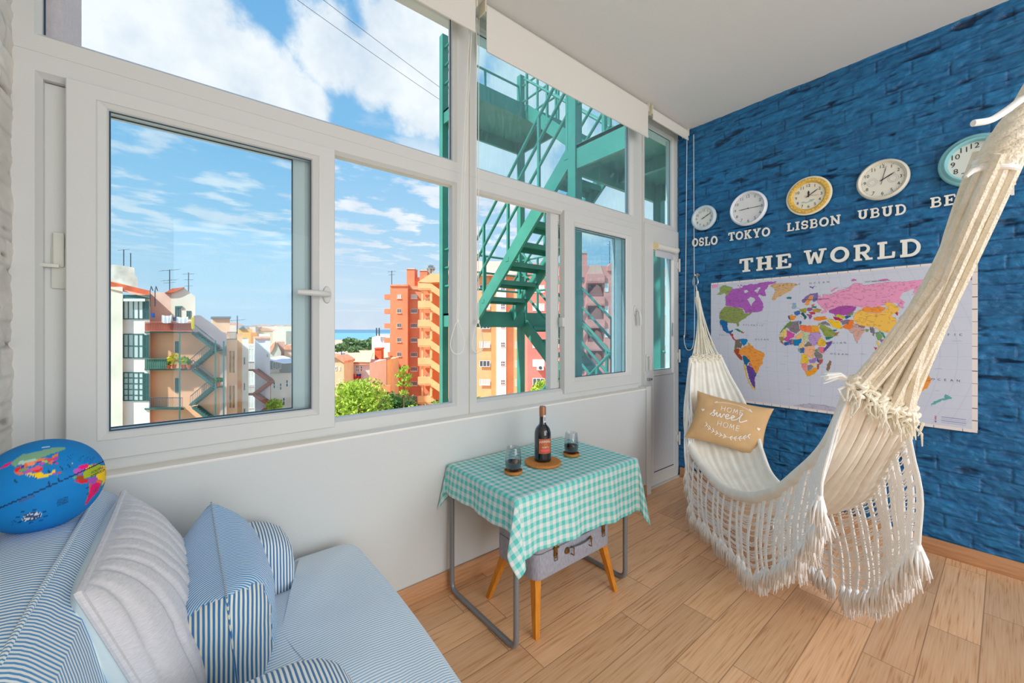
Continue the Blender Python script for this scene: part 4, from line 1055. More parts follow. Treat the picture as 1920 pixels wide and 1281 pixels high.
# ================================================================== BLUE WALL: LETTERS, CLOCKS, MAP
M_letter = mat('cream_wood_letters', (246, 244, 236), 0.5, var=0.03, vscale=30)
def arc(cx, cy, rx, ry, a0, a1, n=14):
    return [(cx + rx * math.cos(math.radians(a)), cy + ry * math.sin(math.radians(a))) for a in np.linspace(a0, a1, n)]
ST = 0.20          # stem thickness against a cap height of 1
GLYPH = {   # strokes: (width, points, closed?) on a cell 1 high
    'I': (0.50, [(ST, [(.25, .05), (.25, .95)], 0), (.13, [(.03, .065), (.47, .065)], 0), (.13, [(.03, .935), (.47, .935)], 0)]),
    'T': (0.84, [(ST, [(.42, .05), (.42, .95)], 0), (.13, [(.20, .065), (.64, .065)], 0), (.14, [(.02, .93), (.82, .93)], 0), (.11, [(.075, .93), (.055, .68)], 0), (.11, [(.765, .93), (.785, .68)], 0)]),
    'H': (0.98, [(ST, [(.22, .05), (.22, .95)], 0), (ST, [(.76, .05), (.76, .95)], 0), (.14, [(.22, .5), (.76, .5)], 0)] + [(.12, [(x - .19, y), (x + .19, y)], 0) for x in (.22, .76) for y in (.06, .94)]),
    'E': (0.84, [(ST, [(.22, .05), (.22, .95)], 0), (.13, [(.02, .065), (.78, .065)], 0), (.13, [(.02, .935), (.76, .935)], 0), (.12, [(.22, .51), (.55, .51)], 0), (.10, [(.765, .06), (.785, .30)], 0), (.10, [(.745, .94), (.765, .71)], 0), (.09, [(.545, .36), (.545, .66)], 0)]),
    'L': (0.80, [(ST, [(.22, .05), (.22, .95)], 0), (.13, [(.02, .065), (.76, .065)], 0), (.13, [(.02, .935), (.44, .935)], 0), (.11, [(.725, .06), (.745, .36)], 0)]),
    'O': (0.98, [(ST * .92, arc(.49, .5, .385, .41, 0, 345, 26), 1)]),
    'S': (0.80, [(ST * .85, arc(.40, .70, .27, .215, 15, 270, 16)[1:] + arc(.40, .295, .29, .21, 90, -165, 16)[1:], 0), (.10, [(.665, .62), (.69, .92)], 0), (.10, [(.10, .08), (.125, .40)], 0)]),
    'K': (0.98, [(ST, [(.22, .05), (.22, .95)], 0), (.12, [(.03, .06), (.42, .06)], 0), (.12, [(.03, .94), (.42, .94)], 0), (.13, [(.26, .40), (.74, .92)], 0), (ST * .95, [(.42, .55), (.76, .07)], 0), (.12, [(.56, .94), (.92, .94)], 0), (.12, [(.58, .06), (.96, .06)], 0)]),
    'Y': (0.96, [(ST, [(.48, .05), (.48, .45)], 0), (ST * .95, [(.48, .44), (.20, .92)], 0), (.14, [(.48, .44), (.76, .92)], 0), (.12, [(.27, .06), (.69, .06)], 0), (.12, [(.02, .94), (.38, .94)], 0), (.12, [(.60, .94), (.94, .94)], 0)]),
    'B': (0.86, [(ST, [(.22, .05), (.22, .95)], 0), (.13, [(.03, .065), (.48, .065)] + arc(.52, .285, .24, .22, -80, 80, 9) + [(.30, .51)], 0), (.13, [(.03, .935), (.48, .935)] + arc(.50, .725, .21, .21, 80, -80, 9) + [(.30, .515)], 0)]),
    'N': (1.02, [(.15, [(.20, .05), (.20, .95)], 0), (.15, [(.82, .05), (.82, .95)], 0), (ST * 1.05, [(.20, .90), (.82, .10)], 0), (.12, [(.02, .06), (.40, .06)], 0), (.12, [(.02, .94), (.30, .94)], 0), (.12, [(.64, .94), (1.0, .94)], 0)]),
    'U': (0.98, [(ST, [(.24, .95), (.24, .40)] + arc(.49, .36, .25, .27, 180, 360, 12) + [(.74, .40), (.74, .95)], 0), (.12, [(.04, .94), (.45, .94)], 0), (.12, [(.55, .94), (.94, .94)], 0)]),
    'D': (0.92, [(ST, [(.22, .05), (.22, .95)], 0), (.15, [(.03, .07), (.42, .07)] + arc(.42, .5, .38, .43, -80, 80, 14) + [(.03, .93)], 0)]),
    'R': (0.94, [(ST, [(.22, .05), (.22, .95)], 0), (.12, [(.03, .06), (.42, .06)], 0), (.13, [(.03, .935), (.48, .935)] + arc(.50, .70, .23, .235, 80, -80, 9) + [(.30, .465)], 0), (ST * .9, [(.47, .47), (.70, .10)], 0), (.12, [(.60, .06), (.92, .06)], 0)]),
    'W': (1.26, [(ST * .9, [(.20, .92), (.38, .06)], 0), (.13, [(.38, .06), (.62, .80)], 0), (ST * .9, [(.62, .80), (.86, .06)], 0), (.13, [(.86, .06), (1.06, .92)], 0), (.12, [(.02, .94), (.40, .94)], 0), (.12, [(.86, .94), (1.24, .94)], 0)]),
}
def stroke(mb, pts, w, closed, fn, d):
    k = len(pts); L_, R_ = [], []
    for i, p in enumerate(pts):
        a = pts[i - 1] if (i or closed) else p; b = pts[(i + 1) % k] if (i < k - 1 or closed) else p
        dx, dy = b[0] - a[0], b[1] - a[1]; l = math.hypot(dx, dy) or 1
        nx, ny = -dy / l * w / 2, dx / l * w / 2
        L_.append((p[0] + nx, p[1] + ny)); R_.append((p[0] - nx, p[1] - ny))
    vs = [fn(*q, d) for q in L_] + [fn(*q, d) for q in R_] + [fn(*q, 0) for q in L_] + [fn(*q, 0) for q in R_]
    fs = []
    for i in range(k if closed else k - 1):
        j = (i + 1) % k
        fs += [(i, j, k + j, k + i), (2 * k + i, 3 * k + i, 3 * k + j, 2 * k + j), (i, 2 * k + i, 2 * k + j, j), (k + i, k + j, 3 * k + j, 3 * k + i)]
    if not closed: fs += [(0, k, 3 * k, 2 * k), (k - 1, 3 * k - 1, 4 * k - 1, 2 * k - 1)]
    mb.add(vs, fs)
WX = BX - 0.008
ORD = ['first', 'second', 'third', 'fourth', 'fifth', 'sixth']
def word_on_wall(word, y0, y1, z0, z1, h0, h1, depth, where, big=False):
    """separate slab-serif letters from y0 (left) to y1 (right); z and height run from 0 to 1 along the word"""
    ws = [GLYPH[c][0] for c in word]; gap = 0.14 if not big else 0.20
    tot = sum(ws) + gap * (len(word) - 1); u = 0.0; sc = (y0 - y1) / tot
    for n, c in enumerate(word):
        t = (u + ws[n] / 2) / tot; h = h0 + (h1 - h0) * t; z = z0 + (z1 - z0) * t
        mb = MB(); yl = y0 - u * sc
        for si, (w, p, cl) in enumerate(GLYPH[c][1]):
            stroke(mb, p, w, cl, lambda x, y, d: (WX - 0.001 - d * (depth + 0.0004 * si), yl - x * sc, z + y * h), 1)
        tags = word.count(c) > 1
        nth = ORD[word[:n].count(c)] + ' ' if tags else ''
        o = mb.build('wall_letter', M_letter, loc=(WX, yl - ws[n] * sc / 2, z), smooth=0)
        tag(o, ('large' if big else 'small') + ' cream letter %s, %sin the word %s %s' % (c, ('the ' + nth) if nth else '', word, where), 'letter', 'letters of the word ' + word)
        u += ws[n] + gap
word_on_wall('OSLO', 1.632, 1.428, 1.940, 1.925, 0.068, 0.070, 0.010, 'under the smallest clock')
word_on_wall('TOKYO', 1.345, 1.062, 1.938, 1.924, 0.063, 0.066, 0.010, 'under the slim white clock')
word_on_wall('LISBON', 0.958, 0.664, 1.936, 1.926, 0.056, 0.062, 0.010, 'under the yellow clock')
word_on_wall('UBUD', 0.582, 0.364, 1.938, 1.922, 0.055, 0.062, 0.010, 'under the cream clock')
word_on_wall('BERLIN', 0.270, -0.030, 1.934, 1.926, 0.056, 0.061, 0.010, 'under the turquoise clock')
word_on_wall('THE', 1.262, 0.932, 1.686, 1.680, 0.098, 0.099, 0.018, 'above the map', True)
word_on_wall('WORLD', 0.858, 0.302, 1.688, 1.672, 0.098, 0.101, 0.018, 'above the map', True)

# ------------------------------------------------------------------ clocks
M_ink = mat('clock_ink', (40, 46, 54), 0.6); M_inkg = mat('clock_grey_ink', (96, 106, 118), 0.6)
M_face = mat('clock_face', (236, 236, 228), 0.5)
M_cglass = glass_mat('clock_glass', (0.97, 0.98, 0.99), 0.05)
def clock(y, z, R, rim, rimm, facem, label, hands, rface, numh, numm, hw=1.0, deco=None, second=None, minor=True, numr=0.80, depth=0.03):
    t = thing('wall_clock', (WX, y, z), label, 'clock', 'clocks of five cities on the blue wall')
    c = (WX, y, z)
    if not deco: MB().lathe(rim, c, 72, axis='x', cap=False).build('rim', rimm, t, smooth=50)
    else: deco(t, c)
    fh = 0.012
    f = MB().lathe([(rface * 1.04, fh - 0.003), (rface * 1.04, fh), (0, fh)], c, 72, axis='x', cap=False).build('face', facem, t, smooth=30)
    P = lambda u, v, d=0.0012: (WX - fh - d, y - u, z + v)
    mb = MB()
    for k in range(1, 13):
        a = PI / 2 - k * PI / 6; text_into(mb, str(k), numh, lambda u, v: P(math.cos(a) * rface * numr + u, math.sin(a) * rface * numr + v))
    if minor:
        for k in range(60):
            a = k * PI / 30; r1 = rface * 0.965; r0 = rface * (0.93 if k % 5 else 0.91); w = 0.0007 if k % 5 else 0.0013
            ca, sa = math.cos(a), math.sin(a); mb.add([P(ca * r0 - sa * w, sa * r0 + ca * w), P(ca * r0 + sa * w, sa * r0 - ca * w), P(ca * r1 + sa * w, sa * r1 - ca * w), P(ca * r1 - sa * w, sa * r1 + ca * w)], [(0, 1, 2, 3)])
    mb.build('dial_lettering', numm, f, smooth=0, fix=False)
    for n, (deg, ln, w, tail, m) in enumerate(hands):
        a = math.radians(90 - deg); ca, sa = math.cos(a), math.sin(a); d = 0.003 + 0.0012 * n
        h = MB(); q = [(-tail, w * .7), (-tail, -w * .7), (ln * .7, -w), (ln, -w * .3), (ln, w * .3), (ln * .7, w)]
        top = [P(ca * x - sa * s, sa * x + ca * s, d) for x, s in q]; bot = [P(ca * x - sa * s, sa * x + ca * s, d - 0.0008) for x, s in q]
        h.add(top + bot, [tuple(range(6)), tuple(range(11, 5, -1))] + [(i, i + 6, (i + 1) % 6 + 6, (i + 1) % 6) for i in range(6)])
        h.build('hand', m, t, smooth=0)
    MB().lathe([(0, 0.008), (0.003, 0.008), (0.0035, 0.0)], (WX - fh, y, z), 14, axis='x').build('hub', M_ink, t)
    return t, f, P
plain = lambda R, r, d, b=0.008: [(R * 0.97, 0), (R, d * .25), (R, d * .55), (R - b, d * .95), (R - b * 1.6, d), (r + .004, d * .85), (r, 0.012)]
M_r1 = mat('clock_rim_pale_blue', (206, 222, 230), 0.4)
clock(1.533, 2.158, 0.100, plain(0.100, 0.072, 0.032, 0.010), M_r1, M_face, 'smallest wall clock, pale grey-blue rim, above the word OSLO', [(60, 0.045, 0.0026, 0.016, M_ink), (64, 0.062, 0.0018, 0.02, M_ink)], 0.074, 0.017, M_inkg, minor=False)
M_r2 = mat('clock_rim_white', (232, 236, 246), 0.3)
t2, f2, P2 = clock(1.203, 2.155, 0.128, plain(0.128, 0.109, 0.036, 0.008), M_r2, mat('clock_face_bright', (232, 232, 232), 0.45), 'white wall clock with slim glossy rim above the word TOKYO', [(268, 0.066, 0.0022, 0.0, M_ink), (91, 0.096, 0.0018, 0.0, M_ink)], 0.110, 0.020, M_inkg, numr=0.82)
def flowered(t, c):
    MB().lathe([(0.118, 0), (0.127, 0.006), (0.128, 0.014), (0.120, 0.019), (0.117, 0.019)], c, 72, axis='x', cap=False).build('rim', mat('cream_rim', (240, 228, 200), 0.45), t)
    MB().lathe([(0.117, 0.0185), (0.113, 0.024), (0.098, 0.025), (0.091, 0.019), (0.087, 0.0125)], c, 72, axis='x', cap=False).build('gilt_band', mat('yellow_gilt', (236, 196, 92), 0.45, rgb2=(214, 164, 50), vscale=60), t)
    mb = MB(); rs = np.random.default_rng(5)
    for k in range(34):
        a = k * 2 * PI / 34; r = 0.105 + 0.005 * math.sin(k * 2.3)
        for q in range(3):
            b = a + q * 2.1; mb.lathe([(0.0024, 0.0), (0.0016, 0.0018), (0, 0.0022)], (c[0] - 0.0245, c[1] - r * math.cos(a) - 0.0035 * math.cos(b), c[2] + r * math.sin(a) + 0.0035 * math.sin(b)), 8, axis='x')
    mb.build('flower_relief', mat('relief_cream', (250, 226, 160), 0.5), t)
t3, f3, P3 = clock(0.832, 2.150, 0.128, None, None, mat('clock_face_ivory', (240, 234, 214), 0.5), 'wall clock with yellow flowered rim above the word LISBON', [(2, 0.034, 0.0052, 0.008, M_ink), (58, 0.064, 0.0028, 0.016, M_ink), (97, 0.06, 0.0008, 0.024, mat('red_hand', (210, 60, 50), 0.5))], 0.088, 0.0185, M_ink, deco=flowered, minor=False)
mb = MB()
for u, v, s in ((-0.030, -0.036, .011), (-0.014, -0.042, .008), (0.0, -0.040, .007), (0.014, -0.036, .012), (0.026, -0.030, .008), (0.012, -0.028, .006)):
    mb.add([P3(u + s * math.cos(a), v + s * 0.5 * math.sin(a), 0.0009) for a in np.linspace(0, 2 * PI, 13)[:-1]], [tuple(range(12))])
mb.build('painted_flowers', mat('face_green', (176, 208, 196), 0.6), f3, smooth=0, fix=False)
M_r4 = mat('clock_rim_cream', (226, 221, 206), 0.5)
t4, f4, P4 = clock(0.466, 2.150, 0.119, plain(0.119, 0.099, 0.030, 0.007), M_r4, mat('clock_face_cream', (234, 232, 220), 0.5), 'cream wall clock with small sub-dials above the word UBUD', [(61, 0.062, 0.0030, 0.012, M_ink), (13, 0.080, 0.0016, 0.028, M_ink)], 0.100, 0.018, M_ink)
for u, v in ((-0.046, -0.004), (0.046, -0.004)):
    mb = MB()
    for r in (0.024, 0.016): mb.add([P4(u + rr * math.cos(a), v + rr * math.sin(a), 0.0009) for rr in (r, r - 0.0008) for a in np.linspace(0, 2 * PI, 25)[:-1]], [(i, (i + 1) % 24, 24 + (i + 1) % 24, 24 + i) for i in range(24)])
    mb.build('sub_dial', M_inkg, f4, smooth=0, fix=False)
M_r5 = mat('clock_rim_turquoise', (136, 200, 208), 0.45, var=0.08, vscale=10)
clock(0.105, 2.146, 0.135, [(0.128, 0), (0.135, 0.01), (0.134, 0.022), (0.126, 0.030), (0.120, 0.031), (0.115, 0.040), (0.108, 0.046), (0.101, 0.043), (0.098, 0.030), (0.097, 0.012)], M_r5, mat('clock_face_grey', (226, 228, 220), 0.5), 'turquoise wall clock partly behind the hammock cords above the word BERLIN', [(64, 0.050, 0.0040, 0.010, M_ink), (58, 0.075, 0.0026, 0.014, M_ink)], 0.098, 0.027, M_ink, minor=False, numr=0.80)

# ------------------------------------------------------------------ world map
def world_map():
    y0, y1, z0, z1 = 1.470, 0.096, 0.709, 1.622
    W_, Hh = y0 - y1, z1 - z0
    nu, nv = 610, 410
    U, V = np.meshgrid(np.linspace(0, 1, nu), np.linspace(0, 1, nv), indexing='ij')
    # outlines were read off the photograph in two zoomed crops; they are put straight here
    def uv(x, y, crop):
        if crop == 6: u, v = 1330 + x / 4.574, 480 + y / 4.574
        elif crop == 2: u, v = 1300 + x / 3.125, 430 + y / 3.125
        else: u, v = 1580 + x / 3.767, 480 + y / 3.767
        d = aim(u, v); t = 3.225 / d[0]
        return ((y0 - d[1] * t) / W_, (z1 - (EYE + d[2] * t)) / Hh)
    LAND = [
        (6, (178, 96, 190), [(205, 285), (290, 275), (300, 255), (340, 250), (370, 240), (400, 245), (460, 230), (500, 222), (590, 222), (560, 240), (520, 250), (500, 285), (485, 300), (495, 345), (470, 350), (440, 330), (430, 350), (450, 370), (470, 400), (475, 440), (460, 470), (430, 480), (380, 485), (320, 490), (300, 450), (230, 440), (150, 430), (148, 350), (165, 320)]),
        (6, (208, 212, 226), [(332, 375), (365, 352), (395, 362), (402, 380), (380, 405), (370, 430), (352, 400)]),
        (6, (208, 212, 226), [(300, 300), (330, 290), (345, 310), (320, 322)]), (6, (208, 212, 226), [(395, 300), (430, 270), (450, 275), (420, 320)]),
        (6, (150, 168, 96), [(70, 332), (100, 310), (95, 280), (120, 258), (150, 255), (215, 275), (185, 310), (160, 345), (140, 320), (105, 335)]),
        (6, (142, 156, 88), [(143, 435), (230, 440), (300, 455), (308, 490), (345, 495), (388, 475), (370, 495), (335, 520), (320, 535), (290, 548), (262, 572), (265, 600), (252, 605), (243, 580), (210, 575), (172, 574), (150, 562), (120, 552), (97, 540), (98, 490), (120, 455)]),
        (6, (16, 106, 168), [(100, 548), (125, 552), (150, 562), (166, 568), (165, 620), (180, 645), (196, 640), (215, 632), (210, 650), (192, 668), (165, 662), (130, 640), (116, 600), (104, 580), (112, 612), (100, 590)]),
        (6, (196, 64, 58), [(180, 664), (212, 668), (215, 690), (230, 715), (250, 722), (232, 728), (208, 708), (196, 682)]),
        (6, (44, 130, 96), [(225, 628), (250, 625), (292, 648), (275, 652), (245, 638)]), (6, (206, 84, 66), [(283, 650), (308, 652), (300, 663), (285, 660)]),
        (6, (126, 110, 96), [(232, 730), (250, 715), (275, 712), (275, 740), (290, 755), (285, 790), (262, 790), (228, 778)]),
        (6, (10, 128, 190), [(270, 718), (285, 708), (330, 710), (340, 728), (328, 750), (305, 770), (286, 752)]),
        (6, (224, 176, 40), [(338, 742), (362, 750), (366, 772), (342, 768)]),
        (6, (110, 150, 70), [(226, 775), (252, 782), (240, 802), (222, 796)]),
        (6, (176, 76, 40), [(222, 800), (262, 790), (274, 812), (262, 838), (290, 858), (294, 896), (270, 885), (240, 850), (222, 820)]),
        (6, (244, 158, 66), [(262, 812), (286, 790), (310, 775), (345, 765), (385, 770), (392, 790), (420, 805), (480, 830), (484, 855), (466, 885), (465, 925), (438, 950), (430, 985), (418, 1005), (398, 985), (380, 975), (362, 925), (345, 882), (300, 850), (272, 850)]),
        (6, (16, 104, 152), [(294, 855), (318, 858), (345, 882), (360, 905), (344, 915), (328, 940), (308, 922)]),
        (6, (210, 110, 110), [(342, 915), (362, 920), (376, 945), (352, 942)]),
        (6, (104, 68, 158), [(325, 935), (352, 940), (385, 960), (398, 985), (412, 1025), (400, 1055), (402, 1090), (400, 1138), (380, 1110), (352, 1055), (335, 985)]),
        (6, (22, 130, 128), [(394, 990), (418, 1005), (412, 1022), (396, 1012)]),
        (6, (240, 196, 50), [(300, 915), (316, 935), (326, 985), (345, 1060), (372, 1108), (412, 1152), (375, 1132), (345, 1085), (318, 1000)]),
        (6, (218, 178, 128), [(530, 258), (560, 240), (610, 236), (700, 230), (772, 248), (735, 265), (715, 295), (660, 325), (625, 342), (585, 362), (565, 388), (542, 372), (560, 335), (575, 300), (560, 275)]),
        (6, (30, 126, 132), [(668, 358), (690, 350), (718, 356), (708, 370), (680, 373)]),
        (6, (120, 70, 160), [(865, 262), (890, 268), (922, 254), (902, 272), (896, 288), (880, 275)]),
        (6, (134, 110, 170), [(803, 400), (800, 380), (840, 345), (880, 325), (935, 318), (940, 330), (905, 340), (870, 345), (838, 385), (822, 406)]),
        (6, (240, 160, 80), [(828, 420), (838, 385), (870, 345), (898, 345), (892, 372), (868, 395), (862, 418), (846, 426)]),
        (6, (120, 116, 176), [(892, 390), (898, 345), (936, 322), (938, 350), (930, 382), (905, 394)]),
        (6, (150, 176, 204), [(715, 440), (728, 405), (750, 405), (756, 440), (742, 452), (722, 455)]),
        (6, (66, 116, 176), [(735, 480), (760, 470), (786, 468), (790, 500), (760, 512), (742, 505)]),
        (6, (242, 150, 40), [(698, 510), (752, 512), (752, 530), (735, 548), (705, 555), (698, 540)]), (6, (20, 110, 120), [(682, 516), (698, 512), (700, 550), (688, 545)]),
        (6, (166, 166, 60), [(780, 455), (840, 448), (848, 470), (830, 488), (790, 480)]), (6, (32, 96, 96), [(790, 490), (815, 484), (838, 515), (846, 535), (825, 550), (810, 515)]),
        (6, (150, 90, 160), [(845, 448), (888, 442), (892, 468), (865, 478), (848, 470)]), (6, (206, 60, 70), [(862, 482), (918, 478), (912, 500), (880, 505)]),
        (6, (160, 90, 150), [(840, 500), (880, 505), (890, 520), (872, 545), (855, 520)]), (6, (196, 150, 60), [(886, 458), (930, 452), (972, 462), (958, 486), (905, 484)]),
        (6, (226, 110, 60), [(886, 415), (910, 415), (908, 435), (884, 432)]), (6, (60, 130, 150), [(884, 435), (925, 428), (924, 448), (890, 446)]),
        (6, (245, 140, 32), [(900, 530), (950, 520), (1000, 520), (1020, 540), (985, 552), (940, 556), (905, 552)]),
        (6, (100, 148, 66), [(610, 660), (640, 620), (672, 580), (700, 562), (722, 568), (700, 595), (668, 620), (630, 650)]),
        (6, (136, 124, 132), [(672, 605), (700, 592), (722, 562), (776, 555), (778, 600), (788, 642), (752, 668), (700, 640)]),
        (6, (10, 110, 190), [(778, 558), (796, 555), (798, 575), (785, 592)]),
        (6, (250, 126, 74), [(786, 590), (830, 592), (850, 600), (882, 595), (884, 658), (810, 645), (785, 635)]),
        (6, (242, 170, 48), [(884, 598), (920, 600), (942, 592), (946, 620), (956, 652), (884, 656)]),
        (6, (238, 208, 120), [(612, 690), (614, 660), (640, 648), (642, 628), (672, 625), (672, 690), (640, 692)]),
        (6, (214, 84, 170), [(672, 632), (740, 668), (735, 695), (705, 705), (685, 735), (655, 725), (636, 708), (672, 692)]),
        (6, (240, 190, 130), [(740, 692), (780, 660), (805, 645), (824, 662), (808, 705), (780, 712), (745, 712)]),
        (6, (196, 212, 170), [(812, 648), (866, 660), (862, 705), (848, 738), (826, 745), (812, 712)]),
        (6, (192, 154, 212), [(868, 658), (956, 652), (968, 690), (950, 720), (935, 765), (900, 770), (872, 740), (858, 712)]),
        (6, (240, 192, 60), [(940, 722), (962, 700), (985, 715), (1022, 748), (1000, 768), (965, 778), (935, 765)]),
        (6, (112, 82, 166), [(1000, 742), (1066, 728), (1052, 760), (1015, 800), (990, 826), (986, 792), (1018, 764)]),
        (6, (230, 120, 140), [(938, 782), (990, 782), (988, 830), (968, 836), (940, 812)]),
        (6, (110, 160, 110), [(914, 800), (938, 795), (940, 820), (914, 822)]),
        (6, (160, 150, 80), [(608, 692), (642, 694), (650, 722), (628, 738), (610, 722)]), (6, (180, 90, 70), [(618, 730), (642, 735), (650, 760), (630, 748)]),
        (6, (30, 104, 168), [(650, 738), (690, 732), (690, 765), (655, 768)]), (6, (96, 96, 180), [(690, 722), (716, 708), (716, 758), (694, 764)]), (6, (200, 120, 60), [(716, 715), (728, 712), (728, 756), (718, 758)]),
        (6, (2, 128, 186), [(728, 716), (802, 710), (798, 740), (770, 768), (742, 770), (726, 752)]),
        (6, (240, 196, 128), [(770, 785), (802, 740), (824, 712), (826, 750), (815, 785), (785, 792)]),
        (6, (132, 124, 124), [(818, 764), (860, 732), (892, 765), (860, 778), (830, 780)]),
        (6, (80, 110, 170), [(768, 796), (812, 782), (824, 792), (818, 832), (785, 830)]), (6, (120, 170, 150), [(768, 796), (785, 794), (790, 825), (772, 818)]),
        (6, (246, 184, 140), [(828, 790), (858, 770), (910, 770), (915, 800), (904, 840), (902, 880), (870, 872), (848, 852), (816, 842)]),
        (6, (242, 200, 54), [(794, 840), (848, 850), (852, 878), (866, 885), (856, 918), (790, 915), (798, 870)]),
        (6, (164, 130, 196), [(860, 890), (898, 880), (925, 862), (932, 895), (905, 915), (870, 920)]), (6, (40, 60, 170), [(930, 868), (942, 870), (948, 915), (936, 910)]),
        (6, (134, 128, 124), [(908, 825), (940, 820), (976, 845), (978, 880), (940, 880), (912, 858)]),
        (6, (184, 92, 78), [(946, 886), (984, 880), (982, 910), (950, 935), (946, 972), (930, 972), (932, 930), (952, 915)]),
        (6, (244, 148, 140), [(790, 918), (852, 920), (846, 985), (826, 990), (805, 955)]), (6, (132, 140, 156), [(850, 938), (885, 930), (900, 950), (876, 978), (850, 980)]), (6, (240, 210, 140), [(882, 925), (915, 912), (932, 925), (915, 945), (900, 945)]),
        (6, (244, 164, 40), [(826, 992), (846, 985), (876, 980), (904, 955), (932, 958), (930, 985), (905, 1012), (870, 1030), (845, 1032)]),
        (6, (142, 112, 80), [(1010, 975), (1014, 935), (1040, 895), (1054, 905), (1040, 965), (1024, 988)]),
        (6, (150, 164, 80), [(950, 600), (970, 590), (1000, 598), (1050, 622), (1068, 640), (1090, 650), (1082, 685), (1020, 695), (1000, 690), (975, 650)]),
        (6, (36, 130, 120), [(1000, 694), (1040, 692), (1078, 688), (1040, 712), (1010, 722)]), (6, (170, 120, 80), [(1084, 660), (1124, 648), (1105, 680), (1078, 692)]),
        (6, (10, 120, 190), [(1066, 630), (1100, 632), (1098, 645), (1070, 642)]),
        (6, (245, 200, 48), [(1018, 545), (1050, 540), (1090, 560), (1125, 555), (1146, 622), (1110, 628), (1075, 612), (1040, 580)]),
        (6, (140, 130, 140), [(958, 572), (1002, 560), (1030, 575), (1045, 600), (1005, 592), (970, 588)]), (6, (180, 176, 90), [(940, 580), (960, 572), (965, 592), (946, 598)]),
        (6, (136, 120, 140), [(1130, 560), (1175, 545), (1220, 545), (1195, 580), (1150, 592)]),
        (6, (248, 128, 40), [(1144, 612), (1162, 592), (1195, 580), (1215, 552), (1250, 545), (1240, 600), (1205, 636), (1180, 625)]),
        (2, (238, 158, 196), [(735, 385), (765, 405), (760, 380), (800, 385), (850, 362), (905, 345), (930, 330), (945, 315), (985, 318), (1000, 330), (1060, 320), (1110, 312), (1160, 308), (1250, 308), (1340, 298), (1400, 290), (1390, 325), (1330, 345), (1308, 390), (1292, 375), (1296, 350), (1230, 372), (1212, 400), (1240, 430), (1230, 470), (1210, 455), (1192, 430), (1165, 432), (1140, 425), (1120, 445), (1080, 460), (1048, 455), (1000, 462), (975, 455), (960, 452), (918, 446), (880, 448), (845, 460), (800, 470), (780, 492), (752, 492), (772, 470), (740, 445), (728, 425)]),
        (2, (232, 140, 190), [(808, 362), (835, 345), (856, 338), (840, 352), (815, 368)]), (2, (220, 110, 190), [(925, 300), (950, 290), (965, 302), (935, 308)]), (2, (220, 120, 190), [(1085, 300), (1130, 290), (1160, 300), (1110, 305)]),
        (2, (176, 80, 170), [(798, 474), (842, 460), (880, 448), (918, 446), (962, 455), (945, 480), (905, 505), (862, 505), (838, 512), (825, 495), (806, 490)]),
        (2, (210, 200, 60), [(832, 498), (860, 500), (900, 512), (890, 525), (850, 515)]), (2, (190, 40, 80), [(825, 512), (852, 515), (884, 528), (868, 538), (835, 532)]), (2, (30, 90, 170), [(890, 510), (925, 500), (930, 512), (900, 525)]), (2, (120, 150, 90), [(905, 500), (945, 482), (942, 500), (915, 512)]),
        (2, (246, 152, 60), [(988, 468), (1020, 455), (1050, 460), (1090, 452), (1132, 458), (1128, 476), (1085, 492), (1030, 488), (1000, 480)]),
        (2, (248, 196, 88), [(940, 510), (960, 485), (985, 468), (1002, 482), (1035, 490), (1085, 494), (1130, 478), (1140, 462), (1122, 440), (1140, 426), (1165, 432), (1190, 445), (1212, 460), (1200, 490), (1178, 495), (1165, 510), (1190, 520), (1200, 560), (1180, 595), (1150, 608), (1110, 600), (1090, 590), (1065, 572), (1040, 570), (1000, 572), (965, 555), (945, 535)]),
        (2, (150, 120, 130), [(965, 560), (1010, 570), (1010, 582), (972, 572)]),
        (2, (216, 170, 160), [(912, 590), (935, 572), (935, 552), (962, 556), (975, 575), (1012, 588), (1000, 612), (985, 625), (966, 668), (952, 650), (940, 615)]),
        (2, (140, 150, 90), [(1012, 585), (1030, 585), (1028, 600), (1014, 600)]), (2, (130, 120, 130), [(1036, 575), (1062, 572), (1068, 600), (1062, 628), (1046, 605)]),
        (2, (120, 160, 100), [(1068, 605), (1092, 602), (1112, 625), (1104, 648), (1085, 650), (1080, 640)]), (2, (240, 200, 60), [(1076, 650), (1086, 652), (1096, 690), (1086, 692), (1076, 668)]),
        (2, (70, 150, 120), [(1090, 592), (1115, 605), (1140, 645), (1128, 650), (1108, 618)]), (2, (170, 90, 180), [(1100, 645), (1125, 640), (1122, 660), (1102, 660)]),
        (2, (206, 66, 70), [(1060, 688), (1080, 692), (1100, 720), (1088, 722), (1066, 700)]), (2, (226, 110, 100), [(1120, 690), (1160, 672), (1172, 700), (1150, 722), (1126, 712)]), (2, (226, 110, 100), [(1180, 705), (1205, 700), (1196, 730), (1182, 728)]), (2, (226, 110, 100), [(1290, 745), (1345, 742), (1345, 785), (1310, 768)]), (2, (206, 66, 70), [(1095, 732), (1150, 740), (1150, 748), (1100, 742)]),
        (2, (210, 60, 70), [(1186, 488), (1204, 482), (1198, 505), (1190, 500)]), (2, (150, 110, 60), [(1206, 520), (1228, 500), (1240, 478), (1250, 485), (1238, 515), (1214, 532)]), (2, (90, 140, 90), [(1195, 595), (1215, 605), (1222, 640), (1206, 625)]),
        (2, (30, 130, 106), [(1345, 742), (1375, 748), (1412, 780), (1398, 790), (1370, 775), (1345, 786)]),
        (2, (244, 158, 66), [(1185, 880), (1205, 858), (1245, 835), (1262, 812), (1300, 805), (1315, 815), (1322, 832), (1338, 838), (1352, 798), (1364, 815), (1380, 845), (1394, 875), (1388, 905), (1368, 930), (1335, 950), (1300, 960), (1270, 940), (1230, 930), (1196, 945), (1190, 915)]),
